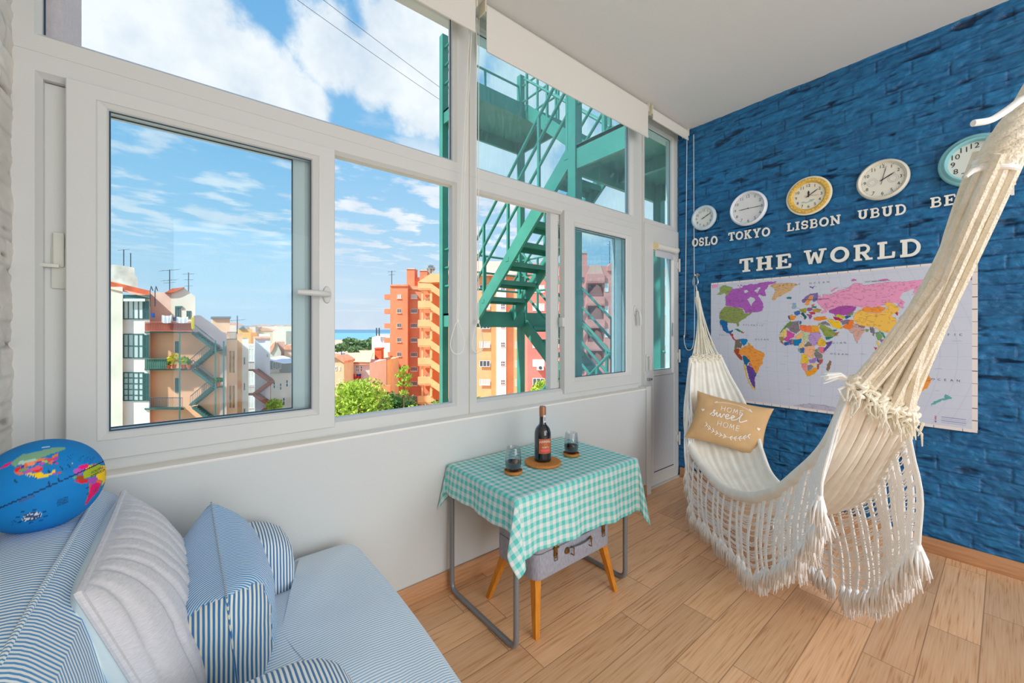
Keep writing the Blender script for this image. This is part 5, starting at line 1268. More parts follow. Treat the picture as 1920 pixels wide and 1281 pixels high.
        (2, (220, 150, 60), [(1288, 975), (1308, 970), (1302, 982)]),
        (2, (96, 176, 176), [(1478, 962), (1500, 975), (1520, 985), (1500, 995), (1460, 1000), (1420, 1022), (1392, 1028), (1408, 1008), (1450, 992), (1474, 985)]),
        (2, (176, 96, 190), [(1552, 268), (1580, 225), (1600, 192), (1640, 188), (1640, 300), (1612, 292), (1580, 285)]), (2, (120, 150, 90), [(1508, 352), (1520, 320), (1540, 290), (1560, 278), (1602, 292), (1572, 312), (1535, 335)]),
        (2, (240, 160, 200), [(114, 318), (150, 318), (150, 342), (116, 346)]),
        (2, (190, 184, 204), [(590, 1030), (640, 1022), (700, 1020), (760, 1026), (830, 1040), (900, 1050), (900, 1090), (800, 1072), (690, 1050)]),
    ]
    sea = np.array(lin((209, 213, 228))); C = np.empty(U.shape + (3,)); C[:] = sea
    C *= (0.97 + 0.06 * fbm(U * 8, V * 6, 3, 2))[..., None]
    # faint graticule bowed like the map's projection
    uu = (U - 0.45) * (1 + 0.22 * ((V - 0.55) ** 2) * 4)
    gl_ = (np.abs(np.mod(uu * 21, 1) - 0.5) < 0.022) | (np.abs(np.mod(V * 13 + 0.2 * (U - .5) ** 2 * 4, 1) - 0.5) < 0.016)
    C[gl_] *= np.array([0.86, 0.89, 0.95])
    ju = U + 0.0035 * (fbm(U * 150, V * 100, 3, 4) - 0.5) * 2; jv = V + 0.0050 * (fbm(U * 150 + 77, V * 100 + 31, 3, 6) - 0.5) * 2
    land = np.zeros(U.shape, bool); ids = np.zeros(U.shape, int)
    for n, (cr, c, pl) in enumerate(LAND):
        k = inpoly(ju, jv, [uv(x, y, cr) for x, y in pl])
        C[k] = lin(c); land[k] = (c != (208, 212, 226)); ids[k] = n + 1
    # small archipelagos and broken coasts in the north
    for (cu, cv, ru, rv, c, s, th) in ((0.20, 0.075, 0.07, 0.06, (178, 96, 190), 3, 0.52), (0.40, 0.34, 0.05, 0.05, (150, 130, 110), 5, 0.60), (0.86, 0.62, 0.07, 0.06, (96, 150, 176), 8, 0.74), (0.9, 0.75, 0.05, 0.08, (86, 130, 190), 9, 0.76), (0.71, 0.56, 0.05, 0.03, (206, 110, 80), 12, 0.66), (0.5, 0.06, 0.06, 0.03, (170, 150, 200), 14, 0.68)):
        k = (((U - cu) / ru) ** 2 + ((V - cv) / rv) ** 2 < 1) & (fbm(U * 110, V * 75, 2, s) > th) & ~land
        C[k] = lin(c)
    # relief shading is printed on the sheet as thin darker ridges; borders as thin lines
    b = np.zeros(U.shape, bool); b[1:] |= (ids[1:] != ids[:-1]); b[:, 1:] |= (ids[:, 1:] != ids[:, :-1])
    C[b & land] *= 0.72
    rv = np.abs(fbm(U * 26, V * 18, 4, 15) - 0.5)
    C[land & (rv < 0.012)] *= 0.74
    # place names too small to read: short dashes along the coasts and in the countries
    rs = np.random.default_rng(21); ii, jj = np.where(land)
    near = np.zeros(U.shape, bool)
    for q in rs.choice(len(ii), 620):
        a, c_ = ii[q], jj[q]; l = rs.integers(3, 9); o = rs.integers(-10, 6)
        a2 = max(8, min(nu - 12, a + o)); c2 = max(6, min(nv - 8, c_)); near[a2:a2 + l, c2] = True
    C[near] = C[near] * 0.45 + np.array(lin((60, 60, 90))) * 0.3
    for q in range(70):
        a = rs.integers(20, nu - 40); c_ = rs.integers(30, nv - 30); l = rs.integers(8, 18)
        if not land[a, c_]: C[a:a + l, c_] *= np.array([0.62, 0.66, 0.78])
    # pale printed margin with tick marks
    mu, mv = 0.011, 0.016
    mg = (U > 1 - mu * 1.3) | (V < mv * 0.8) | (V > 1 - mv * 1.2) | (U < mu * 0.25)
    C[mg] = lin((236, 226, 222))
    tick = (mg & (np.mod(U * 26, 1) < 0.035) & ((V < mv) | (V > 1 - mv))) | (mg & (np.mod(V * 14, 1) < 0.05) & (U > 1 - mu * 1.3))
    C[tick] = lin((96, 80, 90))
    # little legend in the lower right corner
    for k in range(4):
        C[(U > 0.905) & (U < 0.972) & (np.abs(V - 0.930 - k * 0.011) < 0.002)] = lin((150, 155, 190)); C[(U > 0.887) & (U < 0.893) & (np.abs(V - 0.930 - k * 0.011) < 0.003)] = lin((170, 40, 80))
    xf_ = WX - 0.024
    t = thing('world_map', (WX, (y0 + y1) / 2, z0), 'wide printed world map panel on the blue wall behind the hammock', 'map')
    MB().box((WX - 0.001, y1, z0), (xf_ + 0.0006, y0, z1)).build('panel', mat('map_panel_edge', (226, 218, 214), 0.6), t, smooth=0)
    P = np.stack([np.full_like(U, xf_), y0 - U * W_, z1 - V * Hh], -1)
    po = grid_object('print', P, attr_mat('map_print', 0.5, spec=0.35), t, loc=(WX, (y0 + y1) / 2, z0), colors=C, smooth=False, flip=False)
    mb = MB(); f = lambda u0, v0, h: (lambda x, y: (xf_ - 0.0008, y0 - (u0 * W_ + x), z1 - (v0 * Hh - y)))
    def spaced(s, u0, v0, h, gap, dv=0.0):
        for k, ch in enumerate(s):
            if ch != ' ': text_into(mb, ch, h, f(u0 + k * gap, v0 + k * dv, h))
    spaced('ARCTIC', 0.345, 0.066, 0.011, 0.017); spaced('OCEAN', 0.475, 0.066, 0.011, 0.017)
    spaced('ATLANTIC', 0.175, 0.365, 0.011, 0.013, 0.001); spaced('OCEAN', 0.235, 0.482, 0.011, 0.014)
    spaced('INDIAN', 0.535, 0.50, 0.011, 0.014, -0.001); spaced('OCEAN', 0.555, 0.575, 0.011, 0.014)
    spaced('PACIFIC', 0.862, 0.435, 0.012, 0.016); spaced('OCEAN', 0.883, 0.706, 0.012, 0.017)
    spaced('PACIFIC', 0.05, 0.45, 0.009, 0.010); spaced('TASMAN', 0.815, 0.775, 0.007, 0.007); spaced('SEA', 0.825, 0.795, 0.007, 0.007)
    text_into(mb, 'EAST SIBERIAN SEA', 0.008, f(0.71, 0.085, 0)); text_into(mb, 'RUSSIAN FEDERATION', 0.009, f(0.50, 0.185, 0)); text_into(mb, 'CORAL SEA', 0.008, f(0.85, 0.61, 0))
    mb.build('lettering', mat('map_ink', (74, 78, 110), 0.6), t, smooth=0, fix=False)
world_map()
# steel eye and karabiner holding the hammock at the wall
hk = thing('wall_hook', (WX, 1.589, 1.70), 'steel wall eye on the blue wall holding the far end of the hammock', 'hook')
MB().lathe([(0, 0.005), (0.016, 0.005), (0.018, 0)], (WX, 1.589, 1.70), 20, axis='x').build('plate', M_chrome, hk)
MB().tube([(WX - 0.004, 1.589, 1.70), (WX - 0.022, 1.589, 1.70)], 0.004, 10).tube([(WX - 0.034 + 0.012 * math.cos(a), 1.589, 1.70 + 0.012 * math.sin(a)) for a in np.linspace(0, 2 * PI, 21)[:-1]], 0.0035, 8, closed=True).build('eye', M_chrome, hk)
kb = [(WX - 0.036, 1.589 + 0.020 * math.sin(a) * (1 - 0.35 * math.cos(a)), 1.655 + 0.043 * math.cos(a)) for a in np.linspace(0, 2 * PI, 33)[:-1]]
tag(MB().tube(kb, 0.0045, 8, closed=True).build('karabiner', M_chrome, loc=(WX - 0.036, 1.589, 1.612)), 'steel karabiner hanging from the wall eye at the far hammock end', 'karabiner')
# ================================================================== HAMMOCK
M_cot = mat('hammock_cotton', (250, 247, 238), 0.95, rgb2=(240, 235, 222), vscale=18, stretch=(1, 1, 1), bump=0.35, bscale=160, bdist=0.003, sheen=0.3)
M_rope = mat('hammock_rope', (250, 245, 230), 0.95, rgb2=(238, 230, 208), vscale=40, bump=0.9, bscale=200, bdist=0.004, sheen=0.2)
M_white = mat('white_fringe', (252, 252, 250), 0.95, bump=0.4, bscale=300, bdist=0.002, sheen=0.3)
HEX, HEY, HNX, HNY = 0.784, 0.621, 0.621, -0.784      # along and across the hammock
def HP(a, o, z): return np.array((1.2 + HEX * a + HNX * o, HEY * a + HNY * o, z))
ham = thing('hammock', (2.2, 0.75, 0.0), 'cream cotton hammock with lace fringe slung across the corner before the map', 'hammock')
FE = spline([(0.33, -0.075, 1.105), (0.46, -0.050, 0.955), (0.60, -0.024, 0.835), (0.78, -0.009, 0.703), (0.98, -0.012, 0.554), (1.20, -0.043, 0.435), (1.42, -0.089, 0.38), (1.62, -0.129, 0.396), (1.80, -0.174, 0.459), (1.90, -0.189, 0.549), (1.98, -0.184, 0.697), (2.06, -0.154, 0.87), (2.14, -0.121, 1.046)], 140)
BE = spline([(0.38, 0.097, 0.997), (0.48, 0.127, 0.912), (0.62, 0.169, 0.788), (0.80, 0.225, 0.632), (1.05, 0.24, 0.475), (1.27, 0.20, 0.415), (1.50, 0.165, 0.447), (1.66, 0.17, 0.526), (1.82, 0.181, 0.645), (1.98, 0.155, 0.801), (2.10, 0.117, 0.929), (2.18, 0.081, 1.055)], 140)
NS, NT = 140, 70
S_ = np.linspace(0, 1, NS); T_ = np.linspace(0, 1, NT)
SURF = np.zeros((NS, NT, 3))
for i, s in enumerate(S_):
    f, b = FE[i], BE[i]; w = math.sin(PI * s) ** 0.7
    mid = (f + b) / 2 + np.array([0, 0.0, -0.15 * w])
    if s < 0.5: mid = mid + np.array([0.05 * (1 - abs(s - 0.22) / 0.28 if abs(s - 0.22) < 0.28 else 0), 0, 0])
    for j, t in enumerate(T_):
        p = (1 - t) ** 2 * f + 2 * t * (1 - t) * mid + t * t * b
        e = 1.0 - 0.72 * w
        rip = (0.0085 * math.sin(t * 58 + 1.7 * math.sin(s * 5)) + 0.006 * math.sin(t * 33 + 2 + 1.2 * math.sin(s * 7 + t * 3))) * (e + 0.12) * min(1, t * 9) * min(1, (1 - t) * 9)
        p = p + np.array([0, 0, rip]) + np.array([0.004 * math.sin(t * 41 + s * 3) * e, 0, 0])
        SURF[i, j] = HP(*p)
bed = grid_object('fabric_bed', SURF, M_cot, ham, loc=(2.2, 0.75, 0.0))
bed.modifiers.new('thickness', 'SOLIDIFY').thickness = 0.004
MB().tube([tuple(HP(*p) + np.array((-.004, .004, 0.0))) for p in FE], [0.013 + 0.014 * math.sin(PI * s) ** 2 for s in S_], 10).build('hem', M_cot, ham)
MB().tube([tuple(HP(*p)) for p in BE], 0.011, 8).build('hem', M_cot, ham)

# suspension cords, far and near
rs = np.random.default_rng(12)
def cords(band, clew, n, r, sag, rb):
    c = Vector(clew); mid = Vector(band.mean(0))
    for k in range(n):
        t = (k + 0.5) / n; q = band[min(NT - 1, int(t * (NT - 1)))]
        a = Vector(q) + Vector((0, 0, 0.004))
        ang = 2 * PI * (k * 0.381); rq = rb * math.sqrt((k + 0.5) / n); e = c + Vector((math.cos(ang) * rq, math.sin(ang) * rq, 0.012 * math.sin(k * 2.1)))
        pts = []
        for u in np.linspace(0, 1, 14):
            p = mid.lerp(c, u) + (a - mid) * (1 - u) ** 1.9 + (e - c) * (1 - (1 - u) ** 1.6); p.z -= sag * math.sin(PI * u) * (0.7 + 0.6 * math.sin(k * 1.7)); p += Vector((math.sin(k * 2.3), math.cos(k * 1.9), 0)) * 0.005 * math.sin(PI * u)
            pts.append(p)
        MB().tube(pts, r * (0.85 + 0.3 * rs.random()), 7).build('cord', M_rope, ham)
far_clew = (3.176, 1.566, 1.505); near_clew = (1.205, 0.004, 1.592)
far_band = SURF[-1]; near_band = SURF[0]
cords(far_band, far_clew, 20, 0.0055, 0.02, 0.016)
cords(near_band, near_clew, 20, 0.0082, 0.012, 0.031)
def wrap_knot(p, q, r0, r1, name, turns=9):
    p, q = Vector(p), Vector(q); mb = MB(); n = 40
    ax = (q - p).normalized()
    mb.tube([p.lerp(q, u) for u in np.linspace(0, 1, n)], [(r0 + (r1 - r0) * u) * (0.92 + 0.10 * abs(math.sin(u * PI * turns))) * (0.75 + 0.25 * math.sin(PI * min(1, u * 3 + .15))) for u in np.linspace(0, 1, n)], 18)
    return mb
# far end: bundle, loop to the karabiner
wrap_knot((3.172, 1.562, 1.49), (3.186, 1.573, 1.565), 0.020, 0.014, 'knot').build('whipping', M_rope, ham)
MB().tube([(3.184, 1.572, 1.555), (3.192, 1.581, 1.59), (3.195, 1.587, 1.613), (3.197, 1.589, 1.618), (3.194, 1.584, 1.60), (3.186, 1.574, 1.556)], 0.004, 8).build('hanging_loop', M_rope, ham)
# near end: braided neck and the rope up to the ceiling hook
neck_a, neck_b = Vector((1.215, 0.014, 1.565)), Vector((1.168, -0.038, 1.70))
mb = MB()
for st in range(7):
    pts = []; us = np.linspace(0, 1, 70)
    for u in us:
        a = st * 2 * PI / 7 + u * 5.0; p = neck_a.lerp(neck_b, u); rr = 0.024 * (1 - 0.5 * u) * (0.8 + 0.35 * math.sin(PI * min(1, u * 1.6)))
        pts.append(p + Vector((math.cos(a) * rr, math.sin(a) * rr, 0)))
    mb.tube(pts, [0.0115 - 0.0045 * u for u in us], 9)
for u in np.linspace(0.02, 0.95, 12):
    p = neck_a.lerp(neck_b, u); rr = (0.024 * (1 - 0.5 * u) * (0.8 + 0.35 * math.sin(PI * min(1, u * 1.6)))) + 0.0085 - 0.003 * u
    mb.tube([p + Vector((rr * math.cos(a), rr * math.sin(a), 0.004 * math.cos(a + 0.8))) for a in np.linspace(0, 2 * PI, 21)[:-1]], 0.0026, 6, closed=True)
mb.build('braided_neck', M_rope, ham)
kn = MB()
for k in range(3):
    c = neck_a + Vector((0, 0, -0.004 + 0.012 * k)); kn.tube([c + Vector((0.026 * math.cos(a), 0.026 * math.sin(a), 0.005 * math.sin(a + k))) for a in np.linspace(0, 2 * PI, 25)[:-1]], 0.0055, 8, closed=True)
kn.tube([neck_a + Vector((-0.022, 0.016, 0)), neck_a + Vector((-0.036, 0.028, -0.006)), neck_a + Vector((-0.046, 0.036, -0.018))], [0.006, 0.005, 0.003], 8)
kn.build('knot', M_white, ham)
hook = Vector((0.60, -0.60, H - 0.035))
MB().tube([neck_b, neck_b.lerp(hook, 0.5) + Vector((0, 0, -0.03)), hook], 0.008, 10).tube([neck_b + Vector((0.012, -0.01, 0)), neck_b.lerp(hook, 0.5) + Vector((0.012, -0.012, -0.02)), hook + Vector((0.01, 0, 0))], 0.008, 10).build('hanging_rope', M_rope, ham)
tl = [neck_b + Vector((0.0, 0.0, -0.030)), neck_b + Vector((-0.022, 0.020, -0.040)), neck_b + Vector((-0.038, 0.038, -0.058)), neck_b + Vector((-0.056, 0.056, -0.074)), neck_b + Vector((-0.075, 0.076, -0.078))]
MB().tube([tuple(p) for p in spline(tl, 24)], 0.0058, 10).build('rope_tail', M_white, ham)
hh = thing('ceiling_hook', (0.60, -0.60, H), 'steel ceiling hook holding the near rope of the hammock', 'hook')
MB().lathe([(0, -0.006), (0.02, -0.006), (0.022, 0)], (0.60, -0.60, H), 20).build('plate', M_chrome, hh)
MB().tube([(0.60, -0.60, H - 0.004), (0.60, -0.60, H - 0.022)] + [(0.60 + 0.014 * math.sin(a), -0.60, H - 0.036 + 0.014 * math.cos(a)) for a in np.linspace(0.2, 1.7 * PI, 18)], 0.004, 8).build('hook', M_chrome, hh)

# gather bands: knotted loops with frayed ends where the cords meet the cloth
def gather(band, up, fr, name, sc):
    mb = MB(); n = 15
    for k in range(n):
        q = Vector(band[int((k + 0.5) / n * (NT - 1))]); d = Vector(up)
        for m_ in range(3):
            c = q + d * (0.012 * (m_ - 1)) * sc; a0 = rs.random() * 6
            mb.tube([c + Vector((math.cos(a) * 0.011, math.sin(a) * 0.011, 0.004 * math.sin(2 * a + a0))) * sc for a in np.linspace(0, 2 * PI, 13)[:-1]], 0.0052 * sc, 6, closed=True)
        for m_ in range(fr):
            e = Vector((rs.normal() * 0.010, rs.normal() * 0.010, -0.028 - 0.03 * rs.random())) * sc; c = q + Vector((rs.normal(), rs.normal(), rs.normal())) * 0.007 * sc
            mb.tube([c, c + e * 0.5 + Vector((rs.normal() * 0.006, rs.normal() * 0.006, 0)), c + e], [0.0032 * sc, 0.0028 * sc, 0.0012 * sc], 5)
    return mb.build(name, M_rope, ham)
gather(far_band, (0.2, 0.16, 1), 4, 'gather_band', 1.0)
gather(near_band, (-0.3, -0.3, 1), 7, 'gather_band', 1.15)
# a loose white tail at the near band
q = Vector(near_band[2]); tm = MB()
for k in range(16):
    e = Vector((-0.035, 0.055, 0.012)) + Vector((rs.normal(), rs.normal(), rs.normal())) * 0.006
    tm.tube([q, q + e * 0.5 + Vector((0, 0, 0.014)), q + e], [0.004, 0.0035, 0.0015], 5)
tm.tube([q, q + Vector((-0.02, 0.03, -0.02)), q + Vector((-0.005, 0.02, -0.05)), q + Vector((0.0, 0.0, -0.03))], 0.004, 6)
tm.build('frayed_tail', M_white, ham)

# lace fringe with tassels along both edges
TAS = []
def tassel_mesh(seed, L_):
    r = np.random.default_rng(seed); mb = MB()
    mb.lathe([(0, 0.004), (0.004, 0.003), (0.0065, -0.004), (0.0075, -0.014), (0.006, -0.02)], (0, 0, 0), 10)
    for k in range(26):
        a = k * 2.399; rr = 0.0085 * math.sqrt((k + 0.5) / 26); x, y = rr * math.cos(a), rr * math.sin(a); l = L_ * (0.82 + 0.25 * r.random())
        mb.tube([(x * 0.6, y * 0.6, -0.008), (x * 1.5 + r.normal() * .001, y * 1.5, -l * 0.45), (x * 1.75 + r.normal() * 0.0025, y * 1.75 + r.normal() * 0.0025, -l)], [0.0022, 0.0024, 0.0013], 5)
    me = bpy.data.meshes.new('tassel'); me.from_pydata(mb.v, [], mb.f); me.materials.append(M_white); me.polygons.foreach_set('use_smooth', [True] * len(me.polygons)); return me
TM = [tassel_mesh(k, 0.088 + 0.012 * (k % 3)) for k in range(5)]
def fringe(edge, side, step, drop, name, shift, s0=0.0, s1=1.0):
    pts = [HP(*p) for p in edge]; acc = [0]
    for p, q in zip(pts, pts[1:]): acc.append(acc[-1] + float(np.linalg.norm(q - p)))
    tot = acc[-1]; lace = MB(); bottoms = []; ribs = []
    n = int(tot * (s1 - s0) / step)
    for k in range(n + 1):
        d = tot * (s0 + (s1 - s0) * k / n); i = int(np.searchsorted(acc, d)); i = max(1, min(len(pts) - 1, i)); f = (d - acc[i - 1]) / max(1e-6, acc[i] - acc[i - 1])
        p = pts[i - 1] * (1 - f) + pts[i] * f; a = edge[i - 1][0] * (1 - f) + edge[i][0] * f
        l = min(drop, p[2] - 0.135) if p[2] < 0.6 else drop
        da = shift * (0.80 - a); out = np.array((HNX, HNY, 0)) * side
        e = np.array((HEX, HEY, 0))
        rib = []
        for u in np.linspace(0, 1, 9):
            rib.append(p + np.array((0, 0, -l * u)) + e * da * u ** 0.9 + out * (0.035 * math.sin(u * PI * 0.6) + 0.006 * math.sin(k * 1.9 + u * 2)) + e * 0.004 * math.sin(u * 9 + k))
        ribs.append(rib)
    for k, rib in enumerate(ribs):
        for sgn in (-2, -1, 0, 1, 2):
            lace.tube([tuple(q + np.array((HEX, HEY, 0)) * 0.0046 * sgn + np.array((0, 0, 0.0015 * ((i + sgn) % 2)))) for i, q in enumerate(rib)], 0.0030, 5)
        # looped top rows
        if k < len(ribs) - 1:
            r2 = ribs[k + 1]
            for row, u in enumerate((0.02, 0.055, 0.09)):
                a, b = rib[0] * (1 - u * 1.0) + rib[-1] * u, r2[0] * (1 - u) + r2[-1] * u
                pts2 = [tuple(a * (1 - w) + b * w + np.array((0, 0, -0.005 * abs(math.sin(w * PI * 3 + row)))) ) for w in np.linspace(0, 1, 10)]
                lace.tube(pts2, 0.0022, 4)
            # ladders of fine threads in bunches
            u = 0.13
            while u < 0.97:
                if rs.random() < 0.10: u += 0.035 + 0.03 * rs.random()
                j = u * 8; j0 = min(7, int(j)); fr = j - j0
                a = rib[j0] * (1 - fr) + rib[j0 + 1] * fr; v2 = min(0.985, max(0, u + rs.normal() * 0.01)); j = v2 * 8; j0 = min(7, int(j)); fr = j - j0
                b = r2[j0] * (1 - fr) + r2[j0 + 1] * fr
                lace.tube([tuple(a), tuple((a + b) / 2 + np.array((0, 0, -0.003 - 0.003 * rs.random())) + np.array((HNX, HNY, 0)) * rs.normal() * 0.002), tuple(b)], 0.0016, 3, cap=False)
                u += 0.0085 + 0.006 * rs.random()
    lace.build(name, M_white, ham, fix=False)
    for k, rib in enumerate(ribs):
        o = bpy.data.objects.new('tassel', TM[k % 5]); COL.objects.link(o); o.parent = ham
        o.location = Vector(rib[-1]) - Vector((2.2, 0.75, 0.0)); o.rotation_euler = (rs.normal() * 0.06, rs.normal() * 0.06, rs.random() * 6); sc = 0.95 + 0.25 * rs.random(); o.scale = (sc * 1.45, sc * 1.45, min(sc, (rib[-1][2] - 0.008) / 0.125))
    return ribs
fringe(FE, -1, 0.064, 0.315, 'lace', 0.16, 0.02, 0.985)
fringe(BE, 1, 0.064, 0.33, 'lace', 0.06, 0.03, 0.97)

# ------------------------------------------------------------------ sand coloured cushion in the hammock
M_sand = mat('sand_cushion', (214, 172, 122), 0.8, var=0.06, vscale=12, bump=0.15, bscale=300, bdist=0.001)
hc = thing('cushion', (2.66, 1.115, 0.49), 'sand coloured cushion printed Home sweet home, lying in the hammock', 'cushion')
right = Vector((SY, -CY, 0)); fwd = Vector((CY, SY, 0))
tilt = math.radians(-13); upv = (Vector((0, 0, 1)) * 0.86 + fwd * 0.50).normalized()
rgt = (right * 0.93 - fwd * 0.36).normalized()
xv = (rgt * math.cos(tilt) + upv * math.sin(tilt)).normalized(); zv = (upv * math.cos(tilt) - rgt * math.sin(tilt)).normalized()
Mh = frame((2.66, 1.112, 0.655), xv, zv)
F, B = pillow(0.445, 0.335, 0.12, 44, pw=2.6, ear=0.10, wr=0.010, seed=14)
F[..., 0] += 0.05 * F[..., 2]        # slightly skewed like the photograph's cushion
B[..., 0] += 0.05 * B[..., 2]
fc = MB().grid(place(Mh, F)).build('front_cover', M_sand, hc, smooth=180, fix=False)
MB().grid(place(Mh, B)[:, ::-1]).build('back_cover', M_sand, hc, smooth=180, fix=False)
nF = F.shape[0]
def on_cushion(x, y):
    i = (x / (0.445 / 2) + 1) / 2 * (nF - 1); j = (y / (0.335 / 2) + 1) / 2 * (nF - 1)
    i = max(0, min(nF - 1.001, i)); j = max(0, min(nF - 1.001, j)); a, b = int(i), int(j); fx, fy = i - a, j - b
    p = (F[a, b] * (1 - fx) + F[a + 1, b] * fx) * (1 - fy) + (F[a, b + 1] * (1 - fx) + F[a + 1, b + 1] * fx) * fy
    return tuple(Mh @ Vector((p[0], p[1] - 0.0022, p[2])))
pr = MB()
def pen(pts, w, n=40):
    sp = spline(pts, n) if len(pts) > 2 else np.array([np.linspace(pts[0][k], pts[1][k], 10) for k in (0, 1)]).T
    L_, R_ = [], []
    for i in range(len(sp)):
        a, b = sp[max(0, i - 1)], sp[min(len(sp) - 1, i + 1)]; d = (b - a) / (np.linalg.norm(b - a) or 1); nx, ny = -d[1] * w / 2, d[0] * w / 2
        L_.append(on_cushion(sp[i][0] + nx, sp[i][1] + ny)); R_.append(on_cushion(sp[i][0] - nx, sp[i][1] - ny))
    k = len(sp); pr.add(L_ + R_, [(i, i + 1, k + i + 1, k + i) for i in range(k - 1)])
def caps(word, x0, y0, h, w):
    u = h * 0.62; x = x0
    for c in word:
        if c == 'H': pen([(x, y0), (x, y0 + h)], w); pen([(x + u, y0), (x + u, y0 + h)], w); pen([(x, y0 + h / 2), (x + u, y0 + h / 2)], w)
        if c == 'O': pen([(x + u / 2 + u * 0.62 * math.cos(a), y0 + h / 2 + h / 2 * math.sin(a)) for a in np.linspace(0, 2 * PI, 14)], w)
        if c == 'M': pen([(x - .1 * u, y0), (x + .1 * u, y0 + h)], w); pen([(x + .1 * u, y0 + h), (x + u * .5, y0 + h * .25)], w); pen([(x + u * .5, y0 + h * .25), (x + u * .9, y0 + h)], w); pen([(x + u * .9, y0 + h), (x + u * 1.1, y0)], w)
        if c == 'E':
            pen([(x, y0), (x, y0 + h)], w)
            for q in (0, .5, 1): pen([(x, y0 + h * q), (x + u * .8, y0 + h * q)], w)
        x += u * 1.75
caps('HOME', -0.060, 0.052, 0.032, 0.0035); caps('HOME', -0.060, -0.052, 0.032, 0.0035)
# 'sweet' in a flowing hand
k_ = 0.030; sx = -0.115; sy = 0.004
def sw(pts, w=0.0062): pen([(sx + x * k_, sy + y * k_) for x, y in pts], w, 34)
sw([(0.0, 0.15), (0.55, 0.9), (0.75, 1.3), (0.55, 1.25), (0.65, .75), (0.9, .35), (.7, .05), (.35, .12)])
sw([(0.9, .30), (1.25, .95), (1.3, .35), (1.55, .08), (1.9, .9), (1.95, .3), (2.2, .1), (2.55, .95), (2.75, .75)])
sw([(2.75, .55), (3.25, .55), (3.45, .9), (3.15, 1.05), (2.95, .5), (3.2, .08), (3.8, .4)])
sw([(3.8, .45), (4.25, .55), (4.5, .9), (4.2, 1.05), (4.0, .5), (4.25, .08), (5.0, .4)])
sw([(5.0, .4), (5.7, 1.5), (5.8, 2.0), (5.6, 1.4), (5.5, .4), (5.75, .05), (6.3, .35), (6.9, .8)])
for cx, cy in ((-0.165, 0.030), (0.168, -0.002)):
    pr.add([on_cushion(cx + 0.0011 * 10 * (16 * math.sin(a) ** 3) / 16, cy + 0.0007 * (13 * math.cos(a) - 5 * math.cos(2 * a) - 2 * math.cos(3 * a) - math.cos(4 * a))) for a in np.linspace(0, 2 * PI, 19)[:-1]], [tuple(range(18))])
pen([(-0.10, 0.098), (-0.05, 0.116), (0.0, 0.121), (0.05, 0.116), (0.10, 0.096)], 0.0035); pen([(-0.105, 0.096), (-0.09, 0.112)], 0.006); pen([(0.09, 0.112), (0.108, 0.092)], 0.006)
pen([(-0.125, -0.062), (-0.09, -0.088), (-0.03, -0.106), (0.03, -0.106), (0.09, -0.088), (0.118, -0.065)], 0.003)
for k in range(11):
    t = -1 + k / 5.0; x = t * 0.115; y = -0.108 + 0.045 * t * t; d = 0.02 * (1 if t > 0 else -1)
    for s in (-1, 1): pen([(x, y), (x + d * 0.35, y + s * 0.009), (x + d * 0.62, y + s * 0.014)], 0.005, 6)
pr.build('print', mat('cushion_print', (246, 240, 230), 0.8), fc, smooth=0, fix=False)
# ================================================================== OUTSIDE
RIGHT = Vector((SY, -CY, 0)); FWD = Vector((CY, SY, 0))
MO = Matrix(((RIGHT.x, FWD.x, 0, 0), (RIGHT.y, FWD.y, 0, 0), (0, 0, 1, 0), (0, 0, 0, 1)))   # town frame: x across, y away from the house, z up
def S(u, v, D): return ((u - 960) / 743.0 * D, D, EYE - (v - 619) / 743.0 * D)               # sighted point at distance D
def obuild(mb, name, m, parent=None, **k):
    mb.xf(MO); return mb.build(name, m, parent, **k)
def osite(name, u, v, D, label, cat, group=None):
    p = MO @ Vector(S(u, v, D)); p.z = max(p.z, GZ) if v > 5000 else p.z
    return thing(name, p, label, cat, group)
GZ = -14.0
def base(name, u, D, label, cat, group=None):
    p = MO @ Vector(S(u, 619, D)); return thing(name, (p.x, p.y, GZ), label, cat, group)
def blk(u0, u1, v0, v1, D, th, mb=None, m=0):
    """wall block: front face at distance D between the sighted edges, th deep; v1 None runs down to the street"""
    mb = mb or MB(); a = S(u0, v0, D); b = S(u1, v1 if v1 is not None else v0, D)
    n = len(mb.v); mb.box((a[0], D, a[2]), (b[0], D + th, b[2] if v1 is not None else GZ), m)
    if OBLIQUE: slant(mb, n, D, th)
    return mb
OBLIQUE = True        # the old row: party walls stand askew to the facades, on plots that fan out from the courtyard
def slant(mb, n, D, th):
    for i in range(n, len(mb.v)):
        x, y, z = mb.v[i]
        if y > D + th * 0.5: mb.v[i] = (x * (D + th * 1.04) / D, y, z)
def poly(pts, D, th, mb=None):
    mb = mb or MB(); n = len(mb.v); mb.prism([(S(u, v, D)[0], S(u, v, D)[2]) for u, v in pts], D, D + th)
    if OBLIQUE: slant(mb, n, D, th)
    return mb
def fmat(name, rgb, var=0.08, r=0.9, **k): return mat(name, rgb, r, rgb2=tuple(max(0, int(c * (1 - var))) for c in rgb), vscale=k.pop('vs', 0.6), **k)
M_green = mat('green_steel_paint', (70, 150, 132), 0.42, rgb2=(54, 130, 114), vscale=3)
M_dgreen = mat('dark_green_steel', (52, 104, 98), 0.5)
M_frame_w = mat('white_window_frame', (236, 238, 238), 0.5)
M_pane_d = mat('dark_pane', (84, 100, 112), 0.15, spec=0.8)
M_pane_l = mat('pale_pane', (206, 214, 212), 0.3)
M_pane_s = mat('shutter', (232, 232, 228), 0.6)
M_rail = mat('rail_dark', (70, 84, 96), 0.5)
